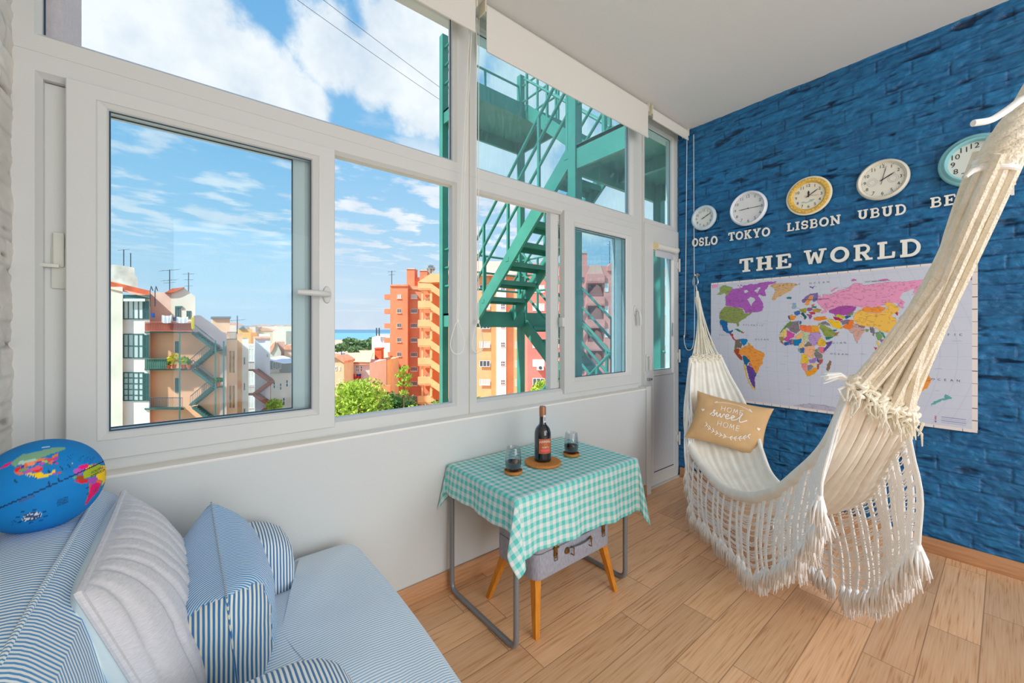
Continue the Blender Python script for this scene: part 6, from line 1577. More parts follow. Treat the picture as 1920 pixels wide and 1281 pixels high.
def win(parent, u0, u1, v0, v1, D, fm, pm, nx=2, nz=1, t=0.06, name='window', sill=False):
    a, b = S(u0, v1, D), S(u1, v0, D); f = MB()
    x0, x1, z0, z1 = a[0], b[0], a[2], b[2]
    f.ring((x0, x1, z0, z1), (x0 + t, x1 - t, z0 + t, z1 - t), [(0, D - 0.05), (1, D - 0.05), (1, D - 0.005), (0, D - 0.005)])
    for k in range(1, nx): f.box((x0 + (x1 - x0) * k / nx - t / 2, D - 0.045, z0), (x0 + (x1 - x0) * k / nx + t / 2, D - 0.01, z1))
    for k in range(1, nz): f.box((x0, D - 0.044, z0 + (z1 - z0) * k / nz - t / 2), (x1, D - 0.011, z0 + (z1 - z0) * k / nz + t / 2))
    if sill: f.box((x0 - 0.1, D - 0.15, z0 - 0.1), (x1 + 0.1, D, z0))
    o = obuild(f, name, fm, parent, smooth=0)
    obuild(MB().box((x0 + 0.01, D - 0.022, z0 + 0.01), (x1 - 0.01, D - 0.012, z1 - 0.01)), 'pane', pm, o, smooth=0)
    return o
def rails(mb, u0, u1, v0, v1, D, n, r=0.018):
    a, b = S(u0, v1, D), S(u1, v0, D)
    mb.bar((a[0], D, b[2]), (b[0], D, b[2]), r * 2.4); mb.bar((a[0], D, a[2] + 0.06), (b[0], D, a[2] + 0.06), r * 2)
    for k in range(n + 1):
        x = a[0] + (b[0] - a[0]) * k / n; mb.bar((x, D, a[2]), (x, D, b[2]), r)
    return mb
def flight(mb, p, q, D, w, th=0.10, nt=10):
    """open stair between two sighted points: two stringers and treads"""
    a, b = Vector(S(*p, D)), Vector(S(*q, D))
    for y in (0, w): mb.bar(a + Vector((0, y, 0)), b + Vector((0, y, 0)), 0.06, th * 1.6)
    for k in range(nt + 1):
        c = a.lerp(b, k / nt); mb.box((c.x - 0.12, D, c.z - 0.02), (c.x + 0.12, D + w, c.z + 0.03))
    return mb
def antenna(u, v0, v1, D, label, arms, yaw=0.0):
    """television mast with cross rods; arms = [(fraction, half length, rods)]"""
    t = osite('roof_antenna', u, v1, D, label, 'antenna', 'television antennas on the roofs')
    a = Vector(S(u, v1, D)); b = Vector(S(u, v0, D)); obuild(MB().tube([a, b], 0.03 * D / 30, 6), 'mast', M_rail, t)
    mb = MB()
    for f, h, n in arms:
        c = a.lerp(b, f); d = Vector((math.cos(yaw), math.sin(yaw), 0.08)); mb.tube([c - d * h, c + d * h], 0.014 * D / 30, 4)
        for k in range(n):
            q = c + d * h * (2 * k / max(1, n - 1) - 1); w = Vector((-math.sin(yaw), math.cos(yaw), 0.35)) * h * 0.35; mb.tube([q - w, q + w], 0.010 * D / 30, 4)
    obuild(mb, 'rods', M_rail, t); return t

# ------------------------------------------------------------------ ground, sea, far shore
m_ground = fmat('town_ground', (206, 190, 166), 0.15, vs=0.05)
g = MB(); rows = [(3.5, GZ), (60, GZ), (140, -20), (400, -30), (1200, -52), (2450, -57)]
vs = []; 
for d, z in rows: vs += [(-d * 2.2 - 20, d, z), (d * 2.2 + 20, d, z)]
g.add(vs, [(2 * i, 2 * i + 1, 2 * i + 3, 2 * i + 2) for i in range(len(rows) - 1)])
o = obuild(g, 'ground_outside', m_ground, loc=(0, 0, GZ), smooth=0); tag(o, 'hazy ground of the town falling towards the river', 'ground', kind='structure')
o = obuild(MB().add([(-9000, 2400, -56), (9000, 2400, -56), (12000, 9500, -56), (-12000, 9500, -56)], [(0, 1, 2, 3)]), 'sea', mat('river_water', (112, 164, 200), 1.0, var=0.06, vscale=0.002, spec=0.05), loc=(0, 0, -56), smooth=0); tag(o, 'pale blue water of the wide river before the far shore', 'sea', kind='structure')
hl = MB(); rs = np.random.default_rng(2); n = 90; P = np.zeros((n, 3, 3))
for i in range(n):
    x = -9000 + 18000 * i / (n - 1); h = 6 + 12 * float(fbm(np.array([i * 0.13]), np.array([3.1]), 3, 4)[0])
    P[i] = [(x, 7600, -58), (x, 8000, h), (x, 8600, -40)]
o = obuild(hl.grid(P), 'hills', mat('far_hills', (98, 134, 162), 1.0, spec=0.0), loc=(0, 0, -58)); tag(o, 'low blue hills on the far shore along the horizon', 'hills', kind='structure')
tw = MB(); rs = np.random.default_rng(8)
for k in range(420):
    D = rs.uniform(240, 1400); u = rs.uniform(380, 530) if k < 300 else rs.uniform(600, 720); w = rs.uniform(8, 22); h = rs.uniform(4, 10)
    zg = np.interp(D, [r[0] for r in rows], [r[1] for r in rows]); x = (u - 960) / 743 * D
    zt = max(zg + h, EYE + (rs.uniform(-9, 9) if k < 300 else rs.uniform(-30, -18)) / 743 * D * 1.0) if k < 300 else zg + h
    tw.box((x, D, zg), (x + w, D + w, zt), k % 5)
    if k % 3 == 0: tw.prism([(x - .3, zt), (x + w + .3, zt), (x + w / 2, zt + h * .3)], D - .3, D + w, 5)
o = obuild(tw, 'distant_town', [fmat('far_white', (232, 234, 236)), fmat('far_cream', (236, 226, 206)), fmat('far_pink', (234, 208, 194)), fmat('far_grey', (206, 214, 222)), fmat('far_sand', (226, 206, 176)), fmat('far_roof', (222, 166, 136))], loc=tuple(MO @ Vector((0, 600, -35))), smooth=0)
tag(o, 'pale houses of the distant town below the horizon', 'town', kind='stuff')

# ------------------------------------------------------------------ pink house with galleries (left pane)
M_peach = fmat('peach_render', (255, 188, 146), 0.08); M_pink = fmat('pale_pink_render', (255, 238, 230), 0.05); M_cream = fmat('cream_render', (250, 238, 218), 0.08)
M_terra = fmat('terracotta', (226, 110, 70), 0.18, vs=2.0); M_terra2 = fmat('old_tiles', (250, 176, 140), 0.15, vs=2.0); M_lilac = fmat('shaded_lilac_render', (176, 158, 164), 0.15); M_conc = fmat('old_concrete', (222, 216, 206), 0.18, vs=1.2)
ph = base('apartment_house', 330, 29, 'pink apartment house with green steel galleries and zigzag stair behind the left pane', 'building')
wl = MB(); poly([(281, 622), (361, 622), (363, 592), (375, 591), (397, 606), (416, 622), (425, 625), (425, 1000), (281, 1000)], 29, 6, wl); obuild(wl, 'wall', M_peach, ph, smooth=0)
obuild(poly([(361, 623), (363, 592), (375, 591), (397, 606), (416, 622), (425, 625), (425, 668), (412, 664), (380, 640)], 28.94, 0.05), 'party_wall', M_lilac, ph, smooth=0)  # party wall sheet, its shadow put into the grey-lilac colour
obuild(blk(412, 425, 668, 1000, 28.95, 0.05), 'corner_strip', fmat('dusty_pink', (248, 204, 192)), ph, smooth=0)
obuild(poly([(281, 549), (300, 548), (312, 549), (321, 545), (321, 624), (281, 624)], 31.5, 4), 'upper_wall', fmat('rose_render', (252, 210, 190), 0.1), ph, smooth=0)
gb = obuild(poly([(321, 545), (345, 540), (366, 556), (366, 624), (321, 624)], 31.4, 4), 'gable', M_cream, ph, smooth=0)
obuild(poly([(309, 549), (323, 541), (346, 538.5), (330, 547), (321, 549)], 31.2, 3), 'gable_roof', M_terra, ph, smooth=0)
win(ph, 329, 339, 577, 596, 31.4, M_dgreen, M_pane_d, 2, 1); win(ph, 350.5, 358.5, 583, 597, 31.4, M_dgreen, M_pane_d, 2, 1)
obuild(blk(328, 342, 574, 577, 31.3, 0.3), 'awning', M_dgreen, ph, smooth=0)
obuild(blk(230, 281, 560, 1000, 28.5, 6), 'bay', M_pink, ph, smooth=0)
obuild(blk(60, 230, 538, 1000, 28.2, 7), 'side_wing', M_cream, ph, smooth=0)
rf = MB(); a = S(204, 530, 27.92); b = S(282, 560, 27.92); c0 = S(204, 540, 27.92)
rf.add([(S(204, 541, 28.1)[0], 28.1, S(204, 541, 28.1)[2]), (S(281, 558.5, 28.1)[0], 28.1, S(281, 558.5, 28.1)[2]), (S(281, 546, 33)[0], 33, S(281, 546, 33)[2]), (S(200, 524, 33)[0], 33, S(200, 524, 33)[2])], [(0, 1, 2, 3)])
obuild(rf, 'roof', M_terra2, ph, smooth=0)
rb = MB().add([(S(204, 529, 30)[0], 29.6, S(204, 529, 29.6)[2]), (S(280, 549, 29.6)[0], 29.6, S(280, 549, 29.6)[2]), (S(280, 541, 31.4)[0], 31.4, S(280, 543, 31.4)[2]), (S(204, 527, 31.4)[0], 31.4, S(204, 527, 31.4)[2])], [(0, 1, 2, 3)])
obuild(poly([(206, 528), (206, 537), (246, 549), (280, 560), (280, 545), (246, 537)], 29.4, 0.4), 'roof_ridge', M_terra, ph, smooth=0)
ch = obuild(poly([(205, 497), (216, 496), (252, 502), (253, 517), (258, 521), (258, 540), (205, 540)], 33.5, 2.5), 'stair_head', M_conc, ph, smooth=0)
for v0, v1, pm, nz in ((563, 599, M_pane_s, 1), (626, 672, M_pane_l, 2), (698, 752, M_pane_l, 5)):
    win(ph, 232, 270, v0, v1, 28.5, M_dgreen, pm, 4, nz, 0.07); win(ph, 271, 280, v0 + 2, v1, 28.5, M_dgreen, M_pane_d, 2, nz, 0.06)
obuild(blk(231, 272, 560, 565, 28.2, 0.3), 'blind_box', M_frame_w, ph, smooth=0)
obuild(blk(231, 281, 553, 560, 28.25, 0.3), 'eaves_board', M_dgreen, ph, smooth=0)
for u0, u1, v0, v1 in ((329, 337, 640, 662), (329, 337, 709, 736)): win(ph, u0, u1, v0, v1, 29, M_dgreen, M_pane_d, 2, 1, 0.05)
for n, (v, u0, u1) in enumerate(((622, 271, 362), (692, 271, 358), (766, 271, 345))):
    obuild(blk(u0, u1, v, v + 2.4, 28.40, 0.6), 'gallery', M_dgreen, ph, smooth=0)
    if n == 0: obuild(rails(MB(), 272, 360, 604, 622, 28.22, 44, 0.02).box((S(272, 606, 28.26)[0], 28.28, S(0, 606, 28.26)[2]), (S(360, 606, 28.26)[0], 28.30, S(0, 621, 28.26)[2])), 'railing', fmat('rust_red_mesh', (206, 112, 88), 0.15, vs=1.5), ph, smooth=0)
    if n == 1: obuild(rails(MB(), 272, 312, 673, 692, 28.22, 10, 0.02).box((S(272, 674, 28.26)[0], 28.28, S(0, 674, 28.26)[2]), (S(312, 674, 28.26)[0], 28.30, S(0, 692, 28.26)[2])), 'railing', fmat('green_panel', (84, 128, 112), 0.2, vs=1.5), ph, smooth=0)
    if n == 2: obuild(rails(MB(), 280, 342, 746, 766, 28.22, 22), 'railing', M_rail, ph, smooth=0)
for u, v0, v1 in ((337, 624, 1000), (404, 638, 1000), (419.5, 640, 1000)): obuild(blk(u - 1.5, u + 1.5, v0, v1, 28.22, 0.11), 'post', M_dgreen, ph, smooth=0)
for v in (656, 725, 792): obuild(blk(397, 420, v, v + 2, 28.40, 0.6), 'landing', M_dgreen, ph, smooth=0); 
for p, q in (((361, 624), (400, 654)), ((397, 657), (358, 690)), ((361, 693), (400, 723)), ((397, 727), (357, 760)), ((362, 764), (402, 794))): obuild(flight(MB(), p, q, 28.45, 0.45, 0.13), 'stair_flight', M_dgreen, ph, smooth=0)
for p, q in (((361, 606), (400, 637)), ((397, 640), (358, 673)), ((361, 675), (400, 706)), ((397, 710), (357, 743))):
    mb = MB(); a, b = Vector(S(*p, 28.27)), Vector(S(*q, 28.27)); mb.bar(a, b, 0.04)
    for k in range(13): c = a.lerp(b, k / 12); mb.bar(c, c - Vector((0, 0, 0.68)), 0.016)
    obuild(mb, 'stair_railing', M_rail, ph, smooth=0)
lad = MB()
for dx in (-0.18, 0.18): lad.tube([S(286, 575, 29.2) + np.array((dx, 0, 0)), S(286, 545, 29.2) + np.array((dx, 0, 0)), S(288, 537, 29.6) + np.array((dx, 0, 0)), S(291, 545, 30.2) + np.array((dx, 0, 0))], 0.03, 5)
obuild(lad, 'roof_ladder', M_rail, ph)
# washing on the top gallery, plants on the next one
def sheet(u0, u1, v0, v1, D, m, label, cat='laundry', wave=0.05):
    n = 14; P = np.zeros((n, 6, 3)); a, b = S(u0, v0, D), S(u1, v1, D)
    for i in range(n):
        for j in range(6): P[i, j] = (a[0] + (b[0] - a[0]) * i / (n - 1), D + wave * math.sin(i * 1.3) * (0.4 + j / 5), a[2] + (b[2] - a[2]) * j / 5 - 0.05 * math.sin(PI * i / (n - 1)))
    mb = MB().grid(P).grid(P + np.array((0, 0.015, 0)))
    p = MO @ Vector(S((u0 + u1) / 2, v1, D)); return tag(obuild(mb, 'hanging_laundry', m, loc=tuple(p), fix=False), label, cat, 'washing hung out on the top gallery')
M_linen_w = mat('washed_linen', (244, 244, 250), 0.9)
sheet(303, 322, 591, 605, 28.02, M_linen_w, 'white sheet hung on the top gallery of the pink house, nearer the glazed bay')
sheet(331, 353, 594, 605, 28.02, M_linen_w, 'white sheet hung on the top gallery, nearer the yellow cloth')
sheet(324, 330, 594, 601, 27.97, mat('navy_cloth', (56, 72, 120), 0.9), 'small navy cloth hung between the two white sheets')
sheet(358.5, 364.5, 594, 616, 27.97, mat('yellow_cloth', (232, 216, 70), 0.9), 'yellow cloth hanging over the end of the top gallery')
sheet(283, 290, 586, 594, 28.52, mat('blue_cloth', (60, 120, 200), 0.9), 'small blue cloth hanging beside the glazed bay')

def leaf_cloud(mb, c, rx, ry, rz, n, size, seed=0, m=0):
    r = np.random.default_rng(seed)
    d = r.normal(size=(n, 3)); d /= np.linalg.norm(d, axis=1)[:, None]; rad = r.random(n) ** 0.42
    P = np.array(c) + d * rad[:, None] * np.array((rx, ry, rz))
    for p in P:
        a = r.normal(size=3); a /= np.linalg.norm(a); b = np.cross(a, r.normal(size=3)); b /= np.linalg.norm(b) or 1; s = size * (0.6 + 0.8 * r.random())
        mb.add([p - a * s, p + b * s * 0.45, p + a * s, p - b * s * 0.45], [(0, 1, 2, 3)], m)
    return mb
def leafmat(name, c, tr=0.35):
    m = bpy.data.materials.new(name); m.use_nodes = True; nt = m.node_tree; b = nt.nodes['Principled BSDF']; N, L = nt.nodes.new, nt.links.new
    gi = N('ShaderNodeNewGeometry'); r = N('ShaderNodeValToRGB'); L(gi.outputs['Random Per Island'], r.inputs[0]); e = r.color_ramp.elements
    e[0].color = (*lin(tuple(int(x * 0.62) for x in c)), 1); e[1].color = (*lin(tuple(min(255, int(x * 1.12)) for x in c)), 1)
    L(r.outputs[0], b.inputs['Base Color']); b.inputs['Roughness'].default_value = 0.6
    t = N('ShaderNodeBsdfTranslucent'); L(r.outputs[0], t.inputs[0]); mx = N('ShaderNodeMixShader'); mx.inputs[0].default_value = tr
    L(b.outputs[0], mx.inputs[1]); L(t.outputs[0], mx.inputs[2]); L(mx.outputs[0], nt.nodes['Material Output'].inputs[0]); return m
M_leaf_y = leafmat('lime_leaves', (196, 224, 90)); M_leaf_g = leafmat('green_leaves', (124, 178, 70)); M_leaf_d = leafmat('deep_green_leaves', (96, 146, 76)); M_leaf_f = leafmat('far_green_leaves', (132, 168, 118)); M_flower = leafmat('yellow_flowers', (246, 212, 50)); M_bark = fmat('bark', (128, 104, 84), 0.2)
M_pot = mat('clay_pot', (206, 104, 64), 0.8)
def potted(u, v, D, h, w, lm, label, name='potted_plant', n=160, pm=None):
    t = osite(name, u, v, D, label, 'plant', 'plants on the galleries of the pink house'); c = S(u, v, D)
    obuild(MB().lathe([(0.10, 0.0), (0.15, 0.28), (0.16, 0.30), (0, 0.29)], c, 12), 'pot', pm or M_pot, t)
    obuild(leaf_cloud(MB(), (c[0], c[1], c[2] + 0.3 + h / 2), w, w * 0.7, h / 2, n, 0.10, int(u)), 'leaves', lm, t, smooth=0, fix=False); return t
potted(326, 692, 28.42, 0.85, 0.42, M_flower, 'bushy yellow flowering plant on the middle gallery of the pink house', n=260)
potted(344, 692, 28.42, 0.62, 0.36, M_leaf_y, 'yellow-green bushy plant on the middle gallery, beyond the post')
potted(316, 692, 28.37, 0.30, 0.14, M_leaf_g, 'small plant in a clay pot on the middle gallery next to the green panel', n=60)
potted(355, 692, 28.37, 0.40, 0.16, M_leaf_d, 'dark green plant at the stair head of the middle gallery', n=80)
potted(409, 725, 28.42, 0.35, 0.40, M_leaf_d, 'trailing green and red plants on the stair landing of the pink house', n=160)
antenna(232, 468, 499, 33.6, 'leaning bent rod antenna on the concrete stair head, nearer the window edge', [(0.98, 0.5, 0)])
antenna(245, 475, 501, 33.6, 'short straight pole antenna on the concrete stair head', [(1.0, 0.05, 0)])
antenna(318, 506, 545, 32.5, 'tall television antenna with two cross rods behind the orange gable roof', [(0.98, 0.7, 3), (0.5, 0.55, 3), (0.38, 0.5, 0)])
antenna(353.5, 511, 547, 32.5, 'wavy comb television antenna above the cream gable', [(0.92, 0.35, 5), (0.62, 0.28, 4), (0.3, 0.25, 3)], 0.5)

# ------------------------------------------------------------------ narrow houses beyond the pink one
def shed(name, u, D, label, cat='building'): return base(name, u, D, label, cat)
t = shed('apartment_house', 435, 34, 'narrow pale yellow house with tall windows beside the pink house')
obuild(blk(424, 445, 637, 1000, 34, 5), 'wall', fmat('pale_straw', (252, 246, 222)), t, smooth=0)
obuild(rails(MB(), 426, 444, 623, 637, 34.1, 12), 'railing', M_rail, t, smooth=0)
for v0, v1 in ((657, 700), (722, 766)): win(t, 429, 442, v0, v1, 34, M_frame_w, fmat('curtain_yellow', (206, 196, 150), 0.3, vs=2), 2, 1, 0.05)
t = shed('roof_turret', 414, 38, 'small peach roof turret with a slate cap rising behind the pink house', 'turret')
obuild(blk(398, 431, 597, 660, 38, 2), 'wall', fmat('turret_peach', (244, 206, 176)), t, smooth=0); obuild(blk(396, 433, 593.5, 597, 37.8, 2.5), 'cap', fmat('slate', (120, 138, 152)), t, smooth=0)
t = shed('apartment_house', 455, 37, 'tall white house with a peeling orange edge and small square windows')
obuild(blk(444, 455, 627, 1000, 37.1, 4), 'peeling_wall', mat('peeling_paint', (240, 216, 182), 0.9, rgb2=(232, 158, 110), vscale=1.2), t, smooth=0)
obuild(blk(454, 466, 636, 1000, 37, 4), 'wall', fmat('white_lime', (240, 240, 242)), t, smooth=0)
for v in (670, 718, 766): win(t, 457, 460.5, v, v + 14, 37, M_conc, M_pane_d, 1, 1, 0.04)
t = shed('apartment_house', 485, 41, 'white house with balconies and a rusty zigzag stair on its side wall')
obuild(blk(464, 480, 647, 1000, 43, 4), 'rear_wall', fmat('rear_grey', (214, 212, 208)), t, smooth=0)
obuild(blk(478, 498, 635, 1000, 41, 5), 'shaded_wall', fmat('pale_grey_lime', (244, 246, 252)), t, smooth=0)
obuild(blk(497.5, 506.5, 635, 1000, 40.9, 5), 'end_wall', fmat('bright_lime', (244, 246, 250)), t, smooth=0)
obuild(blk(477, 507, 633, 635.5, 40.8, 5.2), 'coping', M_terra2, t, smooth=0); win(t, 500.5, 503, 664, 670, 40.9, M_conc, M_pane_d, 1, 1, 0.04)
for v0, v1 in ((653, 678), (697, 722), (742, 766)): win(t, 466, 477, v0, v1, 43, M_frame_w, M_pane_l, 2, 2, 0.06)
M_rust = fmat('rusty_steel', (178, 108, 90), 0.2)
for v in (694, 740): obuild(blk(464, 477, v, v + 2, 40.2, 1.0), 'balcony', M_rust, t, smooth=0); obuild(rails(MB(), 464, 477, v - 14, v, 40.2, 7, 0.02), 'railing', M_rust, t, smooth=0)
for p, q in (((475, 694), (504, 715)), ((504, 718), (474, 740)), ((476, 741), (504, 760)), ((504, 762), (486, 775))): obuild(flight(MB(), p, q, 40.2, 0.7, 0.16, 12), 'stair_flight', M_rust, t, smooth=0)
obuild(blk(503, 515, 715, 717, 40.2, 0.8), 'landing', M_rust, t, smooth=0); obuild(blk(507, 508, 717, 1000, 40.3, 0.06), 'post', M_rust, t, smooth=0)
t = shed('roof_terrace', 465, 52, 'orange roof terrace blocks seen above the white houses', 'terrace')
obuild(blk(447, 473, 617, 665, 52, 3), 'block', fmat('orange_render', (246, 186, 110)), t, smooth=0); obuild(blk(470, 482, 624, 665, 51, 3), 'block', fmat('orange_render_deep', (236, 160, 96)), t, smooth=0)
obuild(poly([(448, 617), (456, 611), (461, 617)], 51.8, 1), 'cap', fmat('slate_cap', (110, 124, 140)), t, smooth=0)
obuild(blk(486, 506, 627, 631, 50, 3), 'canopy', M_frame_w, t, smooth=0); obuild(blk(487, 505, 631, 665, 51, 2), 'shed', fmat('tan', (206, 170, 140)), t, smooth=0)
t = shed('terrace_house', 527, 46, 'beige house with a white awning over its roof terrace at the pane edge')
obuild(blk(506, 560, 700, 1000, 46, 5), 'wall', fmat('beige_stone', (246, 238, 222), 0.12), t, smooth=0); obuild(blk(506, 560, 677, 702, 46.5, 4), 'terrace_room', fmat('shady_room', (176, 184, 186), 0.2), t, smooth=0)
aw = MB(); q = [S(505, 675, 45), S(531, 681, 44.5), S(548, 680, 45), S(560, 676, 45.5), S(530, 667, 49), S(507, 671, 49)]; aw.add(q + [(x, y, z - 0.06) for x, y, z in q], [(0, 1, 2, 4, 5), (2, 3, 4), (10, 11, 6, 7, 8)[::-1], (0, 6, 7, 1), (1, 7, 8, 2)])
obuild(aw, 'awning', M_linen_w, t, smooth=0, fix=False); obuild(blk(506, 524, 693, 699, 45.6, 0.1), 'balustrade', M_conc, t, smooth=0)
for u in (512, 521): win(t, u, u + 6, 679, 692, 46.5, M_frame_w, M_pane_d, 2, 1, 0.06)
for u, v in ((512, 715), (524, 718), (536, 712), (513, 748), (530, 745)): win(t, u, u + 5, v, v + 14, 46, M_frame_w, M_pane_d, 1, 2, 0.06)
t = shed('gabled_house', 520, 60, 'grey gabled house with tiled roof seen above the awning')
obuild(poly([(505, 665), (508, 652), (517, 640), (527, 660), (527, 700), (505, 700)], 60, 6), 'wall', fmat('gable_grey', (206, 204, 192)), t, smooth=0); obuild(poly([(504, 653), (510, 646), (517, 640), (514, 651), (507, 663)], 59.8, 3), 'roof', M_terra2, t, smooth=0)
t = shed('rose_house', 538, 64, 'rose coloured house with old roof tiles at the pane edge')
obuild(blk(520, 534, 641, 700, 64, 6), 'wall', fmat('rose_wall', (232, 178, 156)), t, smooth=0); obuild(blk(533, 560, 655, 700, 63, 6), 'wing', fmat('rose_wing', (240, 206, 186)), t, smooth=0); obuild(poly([(532, 656), (536, 648), (560, 646), (562, 656)], 62.8, 4), 'roof', M_terra2, t, smooth=0)
tr = base('small_tree', 514, 37, 'small round lime tree below the rusty stair', 'tree')
obuild(MB().tube([S(514, 790, 37), S(514, 762, 37)], 0.12, 8), 'trunk', M_bark, tr); obuild(leaf_cloud(MB(), S(514, 760, 37), 0.75, 0.75, 0.65, 500, 0.14, 5), 'crown', M_leaf_y, tr, smooth=0, fix=False)
antenna(445, 592, 626, 46, 'thin distant mast with a cross rod behind the slate capped turret', [(0.75, 0.8, 2)])

OBLIQUE = False
# ------------------------------------------------------------------ orange tower block and its ochre stair tower
M_or = fmat('orange_tower', (246, 150, 112), 0.10, vs=0.35); M_or2 = fmat('orange_tower_recess', (246, 156, 118), 0.10, vs=0.35); M_grime = mat('grimy_parapet', (214, 176, 146), 0.9, rgb2=(240, 140, 100), vscale=0.8)
t = base('tower_block', 755, 77, 'orange tower block with small windows and two roof chimneys', 'building')
obuild(blk(731.4, 764.5, 535, 1000, 77, 14), 'wall', M_or, t, smooth=0); obuild(blk(764.5, 800, 538, 1000, 78.2, 12), 'recessed_wall', M_or2, t, smooth=0)
obuild(blk(731, 765, 533.5, 536.5, 76.8, 14.2), 'parapet', M_grime, t, smooth=0); obuild(blk(764.5, 790, 536.5, 543, 78.0, 0.3), 'parapet', M_grime, t, smooth=0)
for u0, u1, v0, v1 in ((762.4, 777.4, 505, 540), (787, 801, 508, 545)):
    c = obuild(blk(u0, u1, v0, v1, 80, 2.4), 'chimney', M_or, t, smooth=0); obuild(blk(u0 - .4, u1 + .4, v0 - 2, v0, 79.9, 2.6), 'cap', M_conc, c, smooth=0)
obuild(blk(777, 789, 520, 545, 80.5, 2), 'roof_room', M_or, t, smooth=0)
for k in range(8):
    v = 552 + 27.2 * k
    obuild(blk(720.5, 731.4, v, v + 9.5, 77.6, 1.2), 'balcony', M_or, t, smooth=0)
    if k < 8:
        win(t, 744.6, 752.4, v - .2, v + 7.8, 77, M_conc, M_pane_l if k == 0 else M_pane_d, 2, 1, 0.07, sill=True); win(t, 770.5, 782.2, v, v + 8, 78.2, M_frame_w, M_pane_l if k == 0 else M_pane_d, 3, 1, 0.08, sill=True)
M_oc = fmat('ochre_stair_tower', (242, 198, 146), 0.08); M_dark = mat('stair_shadow_wall', (196, 140, 96), 0.95)
t = base('stair_tower', 810, 72, 'ochre open stair tower with sloping parapets between orange tower and green post', 'stair tower')
obuild(blk(795, 845, 516, 1000, 74.6, 0.4), 'rear_wall', M_or2, t, smooth=0)
for u0, u1 in ((790, 793.2), (806, 810)): obuild(blk(u0, u1, 530, 1000, 71.9, 0.35), 'pillar', M_oc, t, smooth=0)
for k in range(7):
    v = 528.5 + 35.7 * k
    obuild(blk(783.5, 808, v, v + 14, 71.6, 0.3), 'landing_parapet', M_oc, t, smooth=0); obuild(blk(783.5, 808, v + 12.5, v + 15, 71.6, 2.6), 'landing', M_oc, t, smooth=0)
    obuild(poly([(808, v + 3), (846, v + 30), (846, v + 43), (808, v + 17)], 71.6, 0.3), 'stair_parapet', M_oc, t, smooth=0)
    obuild(poly([(794, v + 35.7), (810, v + 24), (810, v + 27), (797, v + 36.5)], 72.6, 0.9), 'stair_slab', mat('pale_slab', (226, 216, 204), 0.9) if k == 0 else bpy.data.materials['pale_slab'], t, smooth=0)
obuild(poly([(783.5, 528.5), (808, 513), (845, 513), (845, 527), (808, 530)], 71.5, 3), 'roof', M_oc, t, smooth=0)
t = osite('satellite_dish', 808, 516, 73.5, 'round satellite dish on the roof above the ochre stair tower', 'dish'); c = S(808, 504, 73.5)
obuild(MB().tube([S(808, 516, 73.5), c], 0.08, 8), 'pole', M_rail, t)
dm = MB().lathe([(0.78, 0.0), (0.70, -0.05), (0.4, -0.13), (0, -0.17), (0, -0.19), (0.4, -0.15), (0.72, -0.07), (0.78, 0.0)], c, 28, axis='y'); obuild(dm, 'dish', M_conc, t)
obuild(MB().box((c[0] - 0.45, 73.28, c[2] + 0.18), (c[0] + 0.45, 73.30, c[2] + 0.45)).tube([(c[0], 73.45, c[2]), (c[0], 72.9, c[2] - .1)], 0.04, 6), 'feed', mat('dish_blue', (70, 120, 180), 0.5), t, smooth=0)
antenna(734.5, 508, 534, 77.5, 'thin television antenna on the roof edge of the orange tower', [(0.95, 0.7, 3), (0.72, 0.5, 3)])

# ------------------------------------------------------------------ yellow block
M_ye = fmat('ochre_block', (240, 196, 146), 0.07); M_ye2 = fmat('ochre_pier', (232, 176, 120), 0.07); M_wh = fmat('white_stair_strip', (238, 236, 232), 0.06)
t = base('apartment_block', 930, 61, 'yellow ochre apartment block with a white strip behind the green stair', 'building')
obuild(blk(838, 988, 512, 1000, 61.2, 12), 'wall', M_ye, t, smooth=0)
obuild(blk(921, 930.5, 512, 1000, 60.6, 0.5), 'pier', M_ye2, t, smooth=0); obuild(blk(930.5, 949, 505, 1000, 60.5, 0.6), 'stair_strip', M_wh, t, smooth=0); obuild(blk(982, 990, 512, 1000, 60.6, 0.5), 'pier', M_ye2, t, smooth=0)
rf = MB(); q = [S(832, 514, 60.2), S(992, 514, 60.2), S(985, 490, 66), S(840, 490, 66)]; rf.add(q + [(x, y, z - 0.25) for x, y, z in q], [(0, 1, 2, 3), (7, 6, 5, 4), (0, 4, 5, 1), (1, 5, 6, 2), (3, 2, 6, 7), (0, 3, 7, 4)]); obuild(rf, 'roof', fmat('pinkish_tiles', (236, 190, 170), 0.12, vs=1.2), t, smooth=0)
for k, v in enumerate((534, 569, 605, 640.5, 676, 711)):
    win(t, 899, 919, v, v + 12, 61, M_frame_w, M_pane_l if k % 2 else M_pane_d, 3 if k % 2 == 0 else 4, 1, 0.09); win(t, 939, 947, v + 1, v + 11, 60.5, M_frame_w, M_pane_d, 2, 2, 0.08)
    win(t, 841, 850, v - 4, v + 9, 61, M_frame_w, M_pane_d, 2, 1, 0.09); win(t, 966, 973.5, v, v + 13, 61, M_frame_w, M_pane_l, 2, 1, 0.09); win(t, 868, 882, v, v + 12, 61, M_frame_w, M_pane_d, 3, 1, 0.09)

